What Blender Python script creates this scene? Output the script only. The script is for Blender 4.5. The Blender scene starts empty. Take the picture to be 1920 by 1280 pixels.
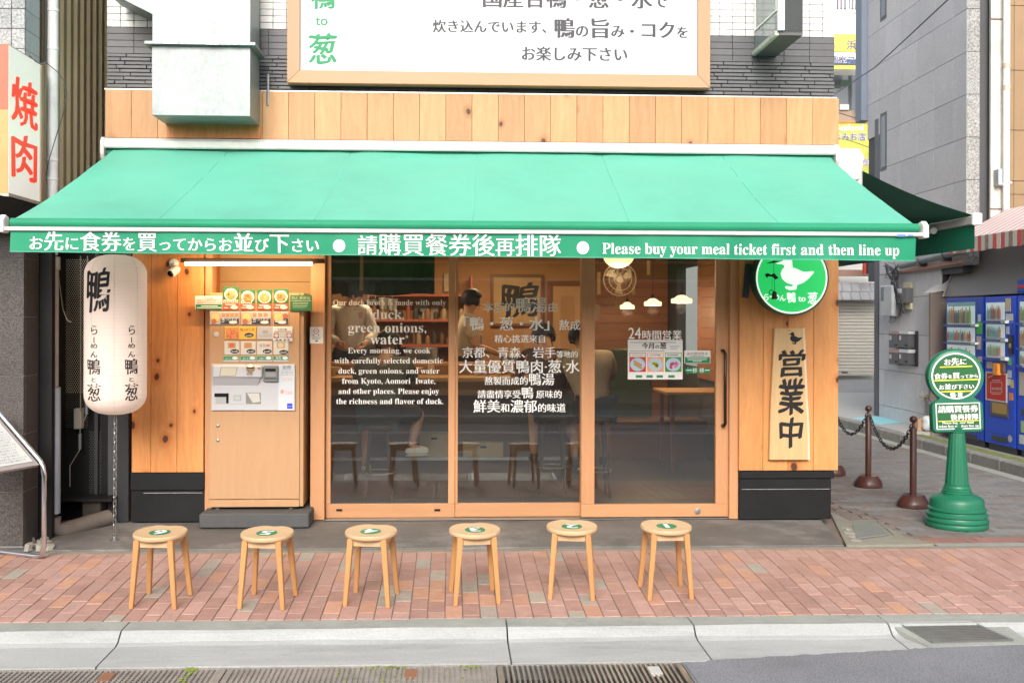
import bpy, bmesh, math, random
from mathutils import Vector, Matrix
from math import radians, sin, cos, pi

random.seed(7)
sc = bpy.context.scene
COL = sc.collection

# ------------------------------------------------------------------ camera
F_PX = 1900.0                      # focal length in pixels of the 1920 px wide photograph
PX, PY = 922.0, 597.0              # principal point
CAM = Vector((0.0, -8.0, 1.59))
YAW, ROLL = 0.0416, 0.0029
cam = bpy.data.cameras.new('camera')
cam_ob = bpy.data.objects.new('camera', cam)
COL.objects.link(cam_ob)
ROT = Matrix.Rotation(-YAW, 3, 'Z') @ Matrix.Rotation(pi / 2, 3, 'X') @ Matrix.Rotation(ROLL, 3, 'Z')
cam_ob.matrix_world = Matrix.Translation(CAM) @ ROT.to_4x4()
cam.sensor_width = 36.0
cam.lens = F_PX / 1920 * 36.0
cam.shift_x = (960 - PX) / 1920
cam.shift_y = (PY - 640) / 1920
cam.clip_end = 500
sc.camera = cam_ob


def ray(px, py):
    return ROT @ Vector(((px - PX) / F_PX, (PY - py) / F_PX, -1.0))


def at(px, py, Y):
    """point of the vertical plane y = Y seen at a pixel of the photograph"""
    d = ray(px, py)
    return CAM + d * ((Y - CAM.y) / d.y)


def atz(px, py, z):
    d = ray(px, py)
    return CAM + d * ((z - CAM.z) / d.z)


def atx(px, py, X):
    d = ray(px, py)
    return CAM + d * ((X - CAM.x) / d.x)


# ------------------------------------------------------------------ world, sun, exposure
SUN_EL, SUN_AZ = 31, 188            # azimuth measured clockwise from +Y
w = bpy.data.worlds.new('World')
sc.world = w
w.use_nodes = True
nt = w.node_tree
bg = nt.nodes['Background']
sky = nt.nodes.new('ShaderNodeTexSky')
sky.sky_type = 'NISHITA'
sky.sun_disc = False
sky.sun_elevation = radians(SUN_EL)
sky.sun_rotation = radians(SUN_AZ)
sky.air_density = 1.0
sky.dust_density = 4.0
sky.ozone_density = 0.6
hs = nt.nodes.new('ShaderNodeHueSaturation')
hs.inputs['Saturation'].default_value = 0.35
nt.links.new(sky.outputs[0], hs.inputs['Color'])
nt.links.new(hs.outputs[0], bg.inputs['Color'])
bg.inputs['Strength'].default_value = 0.15

sun = bpy.data.lights.new('sun', 'SUN')
sun.energy = 0.8
sun.angle = radians(24)
sun.color = (1.0, 0.96, 0.9)
sun_ob = bpy.data.objects.new('sun', sun)
COL.objects.link(sun_ob)
sdir = Vector((sin(radians(SUN_AZ)) * cos(radians(SUN_EL)), cos(radians(SUN_AZ)) * cos(radians(SUN_EL)), sin(radians(SUN_EL))))
sun_ob.rotation_euler = sdir.to_track_quat('Z', 'Y').to_euler()
sun_ob.location = (0, -10, 12)

vs = sc.view_settings
vs.view_transform = 'Standard'
vs.look = 'None'
vs.gamma = 1.0
vs.use_curve_mapping = False
vs.exposure = 0.88
sc.cycles.use_denoising = True
sc.cycles.max_bounces = 8
sc.cycles.diffuse_bounces = 4
sc.cycles.glossy_bounces = 4
sc.cycles.transparent_max_bounces = 12
sc.cycles.sample_clamp_indirect = 6.0
sc.cycles.caustics_reflective = False
sc.cycles.caustics_refractive = False

# ------------------------------------------------------------------ materials
MC = {}


def nodes_of(name):
    m = bpy.data.materials.new(name)
    m.use_nodes = True
    return m, m.node_tree, m.node_tree.nodes['Principled BSDF']


def N(t, kind, **kw):
    n = t.nodes.new(kind)
    for k, v in kw.items():
        if hasattr(n, k):
            setattr(n, k, v)
        else:
            n.inputs[k].default_value = v
    return n


def coords(t, stretch=(1, 1, 1)):
    """object coordinates moved by a random amount for each object"""
    tc = N(t, 'ShaderNodeTexCoord')
    oi = N(t, 'ShaderNodeObjectInfo')
    ad = N(t, 'ShaderNodeVectorMath', operation='MULTIPLY_ADD')
    ad.inputs[1].default_value = (37.0, 53.0, 71.0)
    t.links.new(oi.outputs['Random'], ad.inputs[0])
    t.links.new(tc.outputs['Object'], ad.inputs[2])
    mu = N(t, 'ShaderNodeVectorMath', operation='MULTIPLY')
    mu.inputs[1].default_value = stretch
    t.links.new(ad.outputs[0], mu.inputs[0])
    return mu.outputs[0], oi.outputs['Random']


def M(name, col, rough=0.6, metal=0.0, var=0.12, scale=3.0, rand=0.0, bump=0.0, bscale=60.0, spec=0.5,
      emit=None, es=0.0, coat=0.0, sheen=0.0, speck=0.0, speck_scale=180.0, stretch=(1, 1, 1), grime=0.0):
    if name in MC:
        return MC[name]
    m, t, b = nodes_of(name)
    b.inputs['Roughness'].default_value = rough
    b.inputs['Metallic'].default_value = metal
    b.inputs['Specular IOR Level'].default_value = spec
    b.inputs['Coat Weight'].default_value = coat
    b.inputs['Sheen Weight'].default_value = sheen
    vec, rnd = coords(t, stretch)
    L = t.links.new
    nz = N(t, 'ShaderNodeTexNoise', Scale=scale, Detail=5.0, Roughness=0.65)
    L(vec, nz.inputs['Vector'])
    mr = N(t, 'ShaderNodeMapRange')
    mr.inputs['From Min'].default_value = 0.25
    mr.inputs['From Max'].default_value = 0.75
    mr.inputs['To Min'].default_value = 1 - var
    mr.inputs['To Max'].default_value = 1 + var
    L(nz.outputs['Fac'], mr.inputs['Value'])
    fac = mr.outputs[0]
    if rand:
        r2 = N(t, 'ShaderNodeMapRange')
        r2.inputs['To Min'].default_value = 1 - rand
        r2.inputs['To Max'].default_value = 1 + rand
        L(rnd, r2.inputs['Value'])
        mm = N(t, 'ShaderNodeMath', operation='MULTIPLY')
        L(fac, mm.inputs[0]); L(r2.outputs[0], mm.inputs[1])
        fac = mm.outputs[0]
    if speck:
        n3 = N(t, 'ShaderNodeTexNoise', Scale=speck_scale, Detail=2.0)
        L(vec, n3.inputs['Vector'])
        r3 = N(t, 'ShaderNodeMapRange')
        r3.inputs['From Min'].default_value = 0.35
        r3.inputs['From Max'].default_value = 0.65
        r3.inputs['To Min'].default_value = 1 - speck
        r3.inputs['To Max'].default_value = 1 + speck
        L(n3.outputs['Fac'], r3.inputs['Value'])
        m3 = N(t, 'ShaderNodeMath', operation='MULTIPLY')
        L(fac, m3.inputs[0]); L(r3.outputs[0], m3.inputs[1])
        fac = m3.outputs[0]
    if grime:
        n4 = N(t, 'ShaderNodeTexNoise', Scale=scale * 0.7, Detail=8.0, Roughness=0.75)
        L(vec, n4.inputs['Vector'])
        r4 = N(t, 'ShaderNodeMapRange')
        r4.inputs['From Min'].default_value = 0.5
        r4.inputs['From Max'].default_value = 0.68
        r4.inputs['To Min'].default_value = 1.0
        r4.inputs['To Max'].default_value = 1 - grime
        L(n4.outputs['Fac'], r4.inputs['Value'])
        m4 = N(t, 'ShaderNodeMath', operation='MULTIPLY')
        L(fac, m4.inputs[0]); L(r4.outputs[0], m4.inputs[1])
        fac = m4.outputs[0]
    vm = N(t, 'ShaderNodeVectorMath', operation='SCALE')
    vm.inputs[0].default_value = col[:3]
    L(fac, vm.inputs['Scale'])
    L(vm.outputs[0], b.inputs['Base Color'])
    if bump:
        n2 = N(t, 'ShaderNodeTexNoise', Scale=bscale, Detail=4.0)
        L(vec, n2.inputs['Vector'])
        bp = N(t, 'ShaderNodeBump', Strength=bump, Distance=0.01)
        L(n2.outputs['Fac'], bp.inputs['Height'])
        L(bp.outputs[0], b.inputs['Normal'])
    if emit:
        b.inputs['Emission Color'].default_value = (*emit, 1)
        b.inputs['Emission Strength'].default_value = es
    MC[name] = m
    return m


def W(name, col, dark, axis='Z', knots=0.0, rough=0.5, rand=0.12, grain=1.0, spec=0.35):
    """wood: streaked grain along an axis, optional knots with reddish halos"""
    if name in MC:
        return MC[name]
    m, t, b = nodes_of(name)
    b.inputs['Roughness'].default_value = rough
    b.inputs['Specular IOR Level'].default_value = spec
    L = t.links.new
    st = {'X': (0.06, 1, 1), 'Y': (1, 0.06, 1), 'Z': (1, 1, 0.06)}[axis]
    st2 = {'X': (0.75, 1, 1), 'Y': (1, 0.75, 1), 'Z': (1, 1, 0.75)}[axis]
    vec, rnd = coords(t, (1, 1, 1))
    # warp so the grain bends
    wn = N(t, 'ShaderNodeTexNoise', Scale=2.2, Detail=2.0)
    L(vec, wn.inputs['Vector'])
    wv = N(t, 'ShaderNodeVectorMath', operation='MULTIPLY_ADD')
    wv.inputs[1].default_value = (0.10, 0.10, 0.10)
    L(wn.outputs['Color'], wv.inputs[0]); L(vec, wv.inputs[2])
    s1 = N(t, 'ShaderNodeVectorMath', operation='MULTIPLY')
    s1.inputs[1].default_value = st
    L(wv.outputs[0], s1.inputs[0])
    g1 = N(t, 'ShaderNodeTexNoise', Scale=26.0, Detail=6.0, Roughness=0.6)
    L(s1.outputs[0], g1.inputs['Vector'])
    g2 = N(t, 'ShaderNodeTexNoise', Scale=150.0, Detail=2.0)
    L(s1.outputs[0], g2.inputs['Vector'])
    ga = N(t, 'ShaderNodeMath', operation='MULTIPLY_ADD')
    ga.inputs[1].default_value = 0.35
    L(g2.outputs['Fac'], ga.inputs[0]); L(g1.outputs['Fac'], ga.inputs[2])
    mr = N(t, 'ShaderNodeMapRange')
    mr.inputs['From Min'].default_value = 0.5
    mr.inputs['From Max'].default_value = 0.86
    mr.inputs['To Min'].default_value = 0.0
    mr.inputs['To Max'].default_value = min(1.0, 0.55 * grain)
    L(ga.outputs[0], mr.inputs['Value'])
    mx = N(t, 'ShaderNodeMix', data_type='RGBA')
    mx.inputs[6].default_value = (*col, 1)
    mx.inputs[7].default_value = (*dark, 1)
    L(mr.outputs[0], mx.inputs[0])
    out = mx.outputs[2]
    if knots:
        s2 = N(t, 'ShaderNodeVectorMath', operation='MULTIPLY')
        s2.inputs[1].default_value = st2
        L(wv.outputs[0], s2.inputs[0])
        vo = N(t, 'ShaderNodeTexVoronoi', Scale=5.5)
        vo.voronoi_dimensions = '2D'
        sx = N(t, 'ShaderNodeSeparateXYZ'); cx = N(t, 'ShaderNodeCombineXYZ')
        L(s2.outputs[0], sx.inputs[0]); L(sx.outputs['X'], cx.inputs['X']); L(sx.outputs['Z'], cx.inputs['Y'])
        L(cx.outputs[0], vo.inputs['Vector'])
        sp = N(t, 'ShaderNodeSeparateColor')
        L(vo.outputs['Color'], sp.inputs[0])
        gt = N(t, 'ShaderNodeMath', operation='LESS_THAN')
        gt.inputs[1].default_value = knots
        L(sp.outputs[0], gt.inputs[0])
        rs_ = N(t, 'ShaderNodeMath', operation='MULTIPLY_ADD'); rs_.inputs[1].default_value = 0.85; rs_.inputs[2].default_value = 0.5
        L(sp.outputs[1], rs_.inputs[0])
        dv_ = N(t, 'ShaderNodeMath', operation='DIVIDE')
        L(vo.outputs['Distance'], dv_.inputs[0]); L(rs_.outputs[0], dv_.inputs[1])
        for rad0, rad1, colr, amt in ((0.34, 0.10, (col[0] * 0.72, col[1] * 0.48, col[2] * 0.35), 0.8), (0.125, 0.085, (0.05, 0.022, 0.012), 0.92)):
            kr = N(t, 'ShaderNodeMapRange')
            kr.inputs['From Min'].default_value = rad0
            kr.inputs['From Max'].default_value = rad1
            kr.inputs['To Min'].default_value = 0
            kr.inputs['To Max'].default_value = amt
            L(dv_.outputs[0], kr.inputs['Value'])
            km = N(t, 'ShaderNodeMath', operation='MULTIPLY')
            L(kr.outputs[0], km.inputs[0]); L(gt.outputs[0], km.inputs[1])
            m2 = N(t, 'ShaderNodeMix', data_type='RGBA')
            m2.inputs[7].default_value = (*colr, 1)
            L(km.outputs[0], m2.inputs[0]); L(out, m2.inputs[6])
            out = m2.outputs[2]
    r2 = N(t, 'ShaderNodeMapRange')
    r2.inputs['To Min'].default_value = 1 - rand
    r2.inputs['To Max'].default_value = 1 + rand
    L(rnd, r2.inputs['Value'])
    vm = N(t, 'ShaderNodeVectorMath', operation='SCALE')
    L(out, vm.inputs[0]); L(r2.outputs[0], vm.inputs['Scale'])
    L(vm.outputs[0], b.inputs['Base Color'])
    bp = N(t, 'ShaderNodeBump', Strength=0.08, Distance=0.004)
    L(ga.outputs[0], bp.inputs['Height'])
    L(bp.outputs[0], b.inputs['Normal'])
    MC[name] = m
    return m


def glass_mat(name, tint=(0.9, 0.92, 0.9), veil=0.05, veil_col=(0.35, 0.36, 0.34), ior=1.5, boost=1.0):
    if name in MC:
        return MC[name]
    m, t, b = nodes_of(name)
    t.nodes.remove(b)
    L = t.links.new
    out = t.nodes['Material Output']
    tr = N(t, 'ShaderNodeBsdfTransparent'); tr.inputs[0].default_value = (*tint, 1)
    gl = N(t, 'ShaderNodeBsdfGlossy'); gl.inputs['Roughness'].default_value = 0.02
    df = N(t, 'ShaderNodeBsdfDiffuse'); df.inputs[0].default_value = (*veil_col, 1)
    lw_ = N(t, 'ShaderNodeLayerWeight'); lw_.inputs['Blend'].default_value = 0.5
    pw_ = N(t, 'ShaderNodeMath', operation='POWER'); pw_.inputs[1].default_value = 5.0
    L(lw_.outputs['Facing'], pw_.inputs[0])
    ml = N(t, 'ShaderNodeMath', operation='MULTIPLY_ADD'); ml.inputs[1].default_value = 0.96; ml.inputs[2].default_value = 0.04 * boost
    L(pw_.outputs[0], ml.inputs[0])
    m1 = N(t, 'ShaderNodeMixShader'); m1.inputs[0].default_value = veil
    L(tr.outputs[0], m1.inputs[1]); L(df.outputs[0], m1.inputs[2])
    m2 = N(t, 'ShaderNodeMixShader')
    L(ml.outputs[0], m2.inputs[0]); L(m1.outputs[0], m2.inputs[1]); L(gl.outputs[0], m2.inputs[2])
    L(m2.outputs[0], out.inputs['Surface'])
    MC[name] = m
    return m


def thin_cloth(m, col, amt):
    """let some daylight through a thin woven sheet"""
    t = m.node_tree
    out = t.nodes['Material Output']; b = t.nodes['Principled BSDF']
    tl_n = N(t, 'ShaderNodeBsdfTranslucent'); tl_n.inputs[0].default_value = (*col, 1)
    mx = N(t, 'ShaderNodeMixShader'); mx.inputs[0].default_value = amt
    t.links.new(b.outputs[0], mx.inputs[1]); t.links.new(tl_n.outputs[0], mx.inputs[2])
    t.links.new(mx.outputs[0], out.inputs['Surface'])
    return m


def flat(name, col, rough=0.5, spec=0.3):
    return M(name, col, rough=rough, var=0.03, spec=spec)


# ------------------------------------------------------------------ mesh building
def world_loc(o):
    p = Vector((0, 0, 0))
    while o is not None:
        p += o.location
        o = o.parent
    return p


class MB:
    def __init__(self):
        self.v = []; self.f = []; self.mi = []; self.cur = 0

    def add(self, vs_, fs_):
        n = len(self.v)
        self.v += [Vector(p) for p in vs_]
        self.f += [tuple(i + n for i in f) for f in fs_]
        self.mi += [self.cur] * len(fs_)
        return self

    def box(self, x0, x1, y0, y1, z0, z1):
        if x0 > x1: x0, x1 = x1, x0
        if y0 > y1: y0, y1 = y1, y0
        if z0 > z1: z0, z1 = z1, z0
        return self.add([(x0, y0, z0), (x1, y0, z0), (x1, y1, z0), (x0, y1, z0), (x0, y0, z1), (x1, y0, z1), (x1, y1, z1), (x0, y1, z1)],
                        [(0, 3, 2, 1), (4, 5, 6, 7), (0, 1, 5, 4), (1, 2, 6, 5), (2, 3, 7, 6), (3, 0, 4, 7)])

    def hexa(self, a, b):
        """two quads (each 4 points, same winding) joined into a closed block"""
        return self.add(list(a) + list(b), [(3, 2, 1, 0), (4, 5, 6, 7), (0, 1, 5, 4), (1, 2, 6, 5), (2, 3, 7, 6), (3, 0, 4, 7)])

    def quad(self, a, b, c, d):
        return self.add([a, b, c, d], [(0, 1, 2, 3)])

    def prism(self, poly, dirv):
        """closed polygon (3D points) pushed along a vector"""
        n = len(poly)
        d = Vector(dirv)
        vs_ = [Vector(p) for p in poly] + [Vector(p) + d for p in poly]
        fs_ = [tuple(range(n - 1, -1, -1)), tuple(range(n, 2 * n))]
        fs_ += [(i, (i + 1) % n, (i + 1) % n + n, i + n) for i in range(n)]
        return self.add(vs_, fs_)

    def tube(self, pts, r, n=8, cap=True, closed=False):
        pts = [Vector(p) for p in pts]
        rs = r if isinstance(r, (list, tuple)) else [r] * len(pts)
        base = len(self.v)
        up = None
        m = len(pts)
        for i, p in enumerate(pts):
            if closed:
                d = (pts[(i + 1) % m] - pts[i - 1]).normalized()
            else:
                d = (pts[min(i + 1, m - 1)] - pts[max(i - 1, 0)]).normalized()
            if up is None:
                up = Vector((0, 0, 1)) if abs(d.z) < 0.9 else Vector((1, 0, 0))
            s = d.cross(up)
            if s.length < 1e-6: s = d.orthogonal()
            s.normalize()
            up = s.cross(d).normalized()
            for k in range(n):
                a = 2 * pi * k / n
                self.v.append(p + (s * cos(a) + up * sin(a)) * rs[i])
        seg = m if closed else m - 1
        for i in range(seg):
            for k in range(n):
                a0 = base + i * n + k; a1 = base + i * n + (k + 1) % n
                j = (i + 1) % m
                b0 = base + j * n + k; b1 = base + j * n + (k + 1) % n
                self.f.append((a0, a1, b1, b0)); self.mi.append(self.cur)
        if cap and not closed:
            self.f.append(tuple(base + k for k in range(n - 1, -1, -1))); self.mi.append(self.cur)
            self.f.append(tuple(base + (m - 1) * n + k for k in range(n))); self.mi.append(self.cur)
        return self

    def lathe(self, c, prof, n=24, axis='Z', a0=0.0, a1=2 * pi):
        """profile [(radius, along)] turned about an axis through c"""
        c = Vector(c)
        full = abs(a1 - a0 - 2 * pi) < 1e-6
        cols = n if full else n + 1
        base = len(self.v)
        for r, h in prof:
            for k in range(cols):
                a = a0 + (a1 - a0) * k / n
                if axis == 'Z': p = Vector((r * cos(a), r * sin(a), h))
                elif axis == 'Y': p = Vector((r * cos(a), h, r * sin(a)))
                else: p = Vector((h, r * cos(a), r * sin(a)))
                self.v.append(c + p)
        for i in range(len(prof) - 1):
            for k in range(n if full else n):
                k2 = (k + 1) % cols
                self.f.append((base + i * cols + k, base + i * cols + k2, base + (i + 1) * cols + k2, base + (i + 1) * cols + k))
                self.mi.append(self.cur)
        if full:
            for i, rev in ((0, True), (len(prof) - 1, False)):
                if prof[i][0] > 1e-5:
                    idx = [base + i * cols + k for k in range(n)]
                    self.f.append(tuple(reversed(idx)) if rev else tuple(idx)); self.mi.append(self.cur)
        return self

    def ball(self, c, r, n=12, m=8, sx=1, sy=1, sz=1):
        c = Vector(c)
        prof = [(sin(pi * i / m), -cos(pi * i / m)) for i in range(m + 1)]
        b = len(self.v)
        self.lathe((0, 0, 0), [(max(p[0], 1e-4), p[1]) for p in prof], n)
        for i in range(b, len(self.v)):
            q = self.v[i]
            self.v[i] = c + Vector((q.x * r * sx, q.y * r * sy, q.z * r * sz))
        return self

    def grid(self, fn, nu, nv):
        vs_ = [fn(i / nu, j / nv) for j in range(nv + 1) for i in range(nu + 1)]
        fs_ = [(j * (nu + 1) + i, j * (nu + 1) + i + 1, (j + 1) * (nu + 1) + i + 1, (j + 1) * (nu + 1) + i) for j in range(nv) for i in range(nu)]
        return self.add(vs_, fs_)

    def xf(self, mat4):
        self.v = [mat4 @ p for p in self.v]
        return self

    def mesh(self, name, mats, off=Vector((0, 0, 0)), smooth=False, bevel=0.0, solid=0.0, autos=None):
        me = bpy.data.meshes.new(name)
        me.from_pydata([tuple(p - off) for p in self.v], [], self.f)
        if not isinstance(mats, (list, tuple)): mats = [mats]
        for m_ in mats: me.materials.append(m_)
        if len(mats) > 1:
            for p_, i in zip(me.polygons, self.mi): p_.material_index = i
        bm = bmesh.new(); bm.from_mesh(me)
        bmesh.ops.recalc_face_normals(bm, faces=bm.faces)
        if bevel:
            bmesh.ops.bevel(bm, geom=[e for e in bm.edges if e.is_manifold and e.calc_face_angle(0) > 0.5], offset=bevel, segments=1, affect='EDGES', clamp_overlap=True)
        bm.to_mesh(me); bm.free()
        if smooth:
            for p_ in me.polygons: p_.use_smooth = True
            me.set_sharp_from_angle(angle=radians(smooth if smooth is not True else 40))
        return me

    def build(self, name, mats, parent=None, **kw):
        off = world_loc(parent) if parent is not None else Vector((0, 0, 0))
        me = self.mesh(name, mats, off, **kw)
        o = bpy.data.objects.new(name, me)
        COL.objects.link(o)
        o.parent = parent
        return o


def tag(o, label=None, cat=None, group=None, kind=None):
    if label: o['label'] = label
    if cat: o['category'] = cat
    if group: o['group'] = group
    if kind: o['kind'] = kind
    return o


def thing(name, label, cat, loc, group=None):
    o = bpy.data.objects.new(name, None)
    COL.objects.link(o)
    o.location = loc
    o.empty_display_size = 0.1
    return tag(o, label, cat, group)


def piece(name, me, parent, loc):
    """one more object that shares mesh data, standing at a world place"""
    o = bpy.data.objects.new(name, me)
    COL.objects.link(o)
    o.parent = parent
    o.location = Vector(loc) - world_loc(parent)
    return o


def bx(name, m, parent, x0, x1, y0, y1, z0, z1, bevel=0.0, **kw):
    return MB().box(x0, x1, y0, y1, z0, z1).build(name, m, parent, bevel=bevel, **kw)


def kids(o):
    return [c for c in ALLKIDS.get(o, [])]


def copy_tree(o, parent=None):
    c = o.copy()
    COL.objects.link(c)
    if parent is not None: c.parent = parent
    for ch in list(o.children):
        copy_tree(ch, c)
    return c


# ------------------------------------------------------------------ lettering
GL = {}


def serif(s):
    o = ''
    for c in s:
        if 'A' <= c <= 'Z': o += chr(0x1D400 + ord(c) - 65)
        elif 'a' <= c <= 'z': o += chr(0x1D41A + ord(c) - 97)
        elif '0' <= c <= '9': o += chr(0x1D7CE + ord(c) - 48)
        else: o += c
    return o


def glyph(s, res=2, off=0.0):
    key = (s, res, off)
    if key in GL: return GL[key]
    cu = bpy.data.curves.new('t', 'FONT')
    cu.body = s
    cu.resolution_u = res
    cu.offset = off
    ob = bpy.data.objects.new('t', cu)
    COL.objects.link(ob)
    bpy.context.view_layer.update()
    me = ob.to_mesh()
    vs_ = [(v.co.x, v.co.y) for v in me.vertices]
    fs_ = [tuple(p.vertices) for p in me.polygons]
    ob.to_mesh_clear()
    bpy.data.objects.remove(ob)
    bpy.data.curves.remove(cu)
    GL[key] = (vs_, fs_)
    return GL[key]


def gw(s):
    """width of a run in ems"""
    if all(ord(c) > 0x2E00 and ord(c) < 0x1D000 for c in s): return float(len(s))
    vs_, _ = glyph(s)
    return max(v[0] for v in vs_) + 0.06 if vs_ else 0.3 * len(s)


class TB:
    """lettering on a surface: items in picture-like (u, v-down) units, mapped to the world by fn(u, v, lift)"""

    def __init__(self, fn):
        self.fn = fn
        self.v = []; self.f = []

    def put(self, vs_, fs_, xy, smear=(), wob=0.0):
        for li, (dx, dy) in enumerate([(0, 0)] + list(smear)):
            n = len(self.v)
            for x, y in vs_:
                if wob:
                    x2 = x + wob * sin(y * 7.3 + x * 3.1); y2 = y + wob * sin(x * 8.7 + 1.3)
                else:
                    x2, y2 = x, y
                u, v = xy(x2 + dx, y2 + dy)
                self.v.append(self.fn(u, v, li))
            self.f += [tuple(i + n for i in f) for f in fs_]

    def line(self, segs, x0, x1, yb, slope=0.0, smear=0.0, ar=1.0, res=2, off=0.0, wob=0.0, sk=0.0, smy=0.0):
        """segs: text or [(text, relative size)], baseline at yb"""
        if isinstance(segs, str): segs = [(segs, 1.0)]
        tot = sum(gw(s) * k for s, k in segs)
        sc_ = (x1 - x0) / tot
        cx = 0.0
        sm = [(-smear, -smy), (smear, smy)] if smear else []
        for s, k in segs:
            vs_, fs_ = glyph(s, res, off)
            ox = cx

            def xy(x, y, ox=ox, k=k):
                u = x0 + (ox + (x + sk * y) * k) * sc_
                return u, yb + slope * (u - x0) - y * k * sc_ * ar
            self.put(vs_, fs_, xy, sm, wob)
            cx += gw(s) * k
        return self

    def centered(self, segs, xc, yb, size, **kw):
        if isinstance(segs, str): segs = [(segs, 1.0)]
        tot = sum(gw(s) * k for s, k in segs) * size
        return self.line(segs, xc - tot / 2, xc + tot / 2, yb, **kw)

    def char(self, s, x0, y0, x1, y1, smear=0.0, res=3, off=0.0, wob=0.0, smy=0.0, sk=0.0):
        """fit one glyph run to a box"""
        vs_, fs_ = glyph(s, res, off)
        ax = min(v[0] for v in vs_); bx_ = max(v[0] for v in vs_); ay = min(v[1] for v in vs_); by = max(v[1] for v in vs_)

        def xy(x, y):
            return x0 + (x + sk * (y - ay) - ax) / (bx_ - ax) * (x1 - x0), y1 - (y - ay) / (by - ay) * (y1 - y0)
        sm = [(-smear, -smy), (smear, smy)] if smear else []
        self.put(vs_, fs_, xy, sm, wob)
        return self

    def poly(self, pts):
        n = len(self.v)
        for u, v in pts: self.v.append(self.fn(u, v, 0))
        self.f.append(tuple(range(n, n + len(pts))))
        return self

    def rect(self, x0, y0, x1, y1):
        return self.poly([(x0, y0), (x1, y0), (x1, y1), (x0, y1)])

    def disc(self, cx, cy, rx, ry=None, n=28):
        ry = ry or rx
        return self.poly([(cx + rx * cos(2 * pi * k / n), cy + ry * sin(2 * pi * k / n)) for k in range(n)])

    def ring(self, cx, cy, r0, r1, n=48):
        for k in range(n):
            a, b = 2 * pi * k / n, 2 * pi * (k + 1) / n
            self.poly([(cx + r * cos(t_), cy + r * sin(t_)) for r, t_ in ((r0, a), (r1, a), (r1, b), (r0, b))])
        return self

    def build(self, name, m, parent):
        off = world_loc(parent)
        me = bpy.data.meshes.new(name)
        me.from_pydata([tuple(Vector(p) - off) for p in self.v], [], self.f)
        me.materials.append(m)
        o = bpy.data.objects.new(name, me)
        COL.objects.link(o)
        o.parent = parent
        return o


def on_y(Y, lift=0.0004, base=0.0015):
    """flat on the plane y = Y, facing the street"""
    return lambda u, v, l: at(u, v, Y - base - l * lift)

# ================================================================== shared materials
asphalt = M('asphalt', (0.215, 0.216, 0.232), rough=0.9, var=0.15, scale=2.0, speck=0.25, speck_scale=120, bump=0.3, bscale=150)
asphalt_grey = M('asphalt_grey', (0.30, 0.30, 0.30), rough=0.9, var=0.12, scale=1.5, speck=0.15, bump=0.2)
conc_light = M('concrete_light', (0.42, 0.425, 0.415), rough=0.85, var=0.16, scale=3.0, speck=0.10, bump=0.15, bscale=90, grime=0.22, stretch=(0.35, 1.6, 1))
conc_kerb = M('concrete_kerb', (0.33, 0.34, 0.31), rough=0.85, var=0.14, scale=5.0, speck=0.1, bump=0.15, bscale=90, grime=0.2)
conc_dark = M('concrete_dark', (0.145, 0.132, 0.123), rough=0.75, var=0.35, scale=1.6, speck=0.1, bump=0.12, bscale=60, grime=-0.9)
conc_mid = M('concrete_mid', (0.26, 0.24, 0.19), rough=0.85, var=0.2, scale=4.0, speck=0.12, bump=0.15)
mortar = M('mortar', (0.20, 0.155, 0.13), rough=0.95, var=0.2, scale=6)
brick_mats = [M('brick_red', (0.41, 0.24, 0.195), rough=0.8, var=0.14, scale=14, rand=0.12, speck=0.12, bump=0.15, bscale=120),
              M('brick_pale', (0.45, 0.275, 0.23), rough=0.8, var=0.14, scale=14, rand=0.12, speck=0.12, bump=0.15, bscale=120),
              M('brick_orange', (0.50, 0.275, 0.19), rough=0.8, var=0.13, scale=14, rand=0.1, speck=0.12, bump=0.15, bscale=120),
              M('brick_grey', (0.38, 0.325, 0.27), rough=0.85, var=0.14, scale=14, rand=0.12, speck=0.15, bump=0.15, bscale=120)]
paver_mats = [M('paver_grey', (0.215, 0.205, 0.195), rough=0.85, var=0.15, scale=10, rand=0.14, speck=0.15, bump=0.2, bscale=120),
              M('paver_brown', (0.205, 0.165, 0.145), rough=0.85, var=0.15, scale=10, rand=0.14, speck=0.15, bump=0.2, bscale=120),
              M('paver_red', (0.32, 0.155, 0.125), rough=0.85, var=0.15, scale=10, rand=0.12, speck=0.15, bump=0.2, bscale=120)]
cedar_l = W('cedar_fascia', (0.49, 0.275, 0.13), (0.34, 0.155, 0.06), 'Z', knots=0.19, rand=0.13, grain=0.9)
cedar = W('cedar_wall', (0.68, 0.29, 0.095), (0.42, 0.135, 0.035), 'Z', knots=0.62, rand=0.10)
cedar_r = W('cedar_wall_pale', (0.68, 0.315, 0.11), (0.48, 0.19, 0.06), 'Z', knots=0.22, rand=0.08)
frame_z = W('frame_wood_upright', (0.58, 0.295, 0.145), (0.47, 0.21, 0.09), 'Z', rand=0.05, grain=0.8)
frame_x = W('frame_wood_level', (0.58, 0.295, 0.145), (0.47, 0.21, 0.09), 'X', rand=0.05, grain=0.8)
beech_z = W('beech_upright', (0.58, 0.305, 0.12), (0.44, 0.19, 0.065), 'Z', rand=0.06, grain=0.6)
beech_x = W('beech_level', (0.67, 0.46, 0.27), (0.53, 0.29, 0.12), 'X', rand=0.05, grain=0.6)
white_paint = flat('white_paint', (0.78, 0.78, 0.76), rough=0.4)
white_print = flat('white_print', (0.85, 0.85, 0.83), rough=0.5)
black_print = flat('black_print', (0.02, 0.019, 0.018), rough=0.5)
black_paint = M('black_paint', (0.012, 0.0125, 0.013), rough=0.6, spec=0.25, var=0.3, scale=3, bump=0.1, bscale=30)
dark_gap = flat('dark_gap', (0.012, 0.011, 0.01), rough=0.9)
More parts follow.
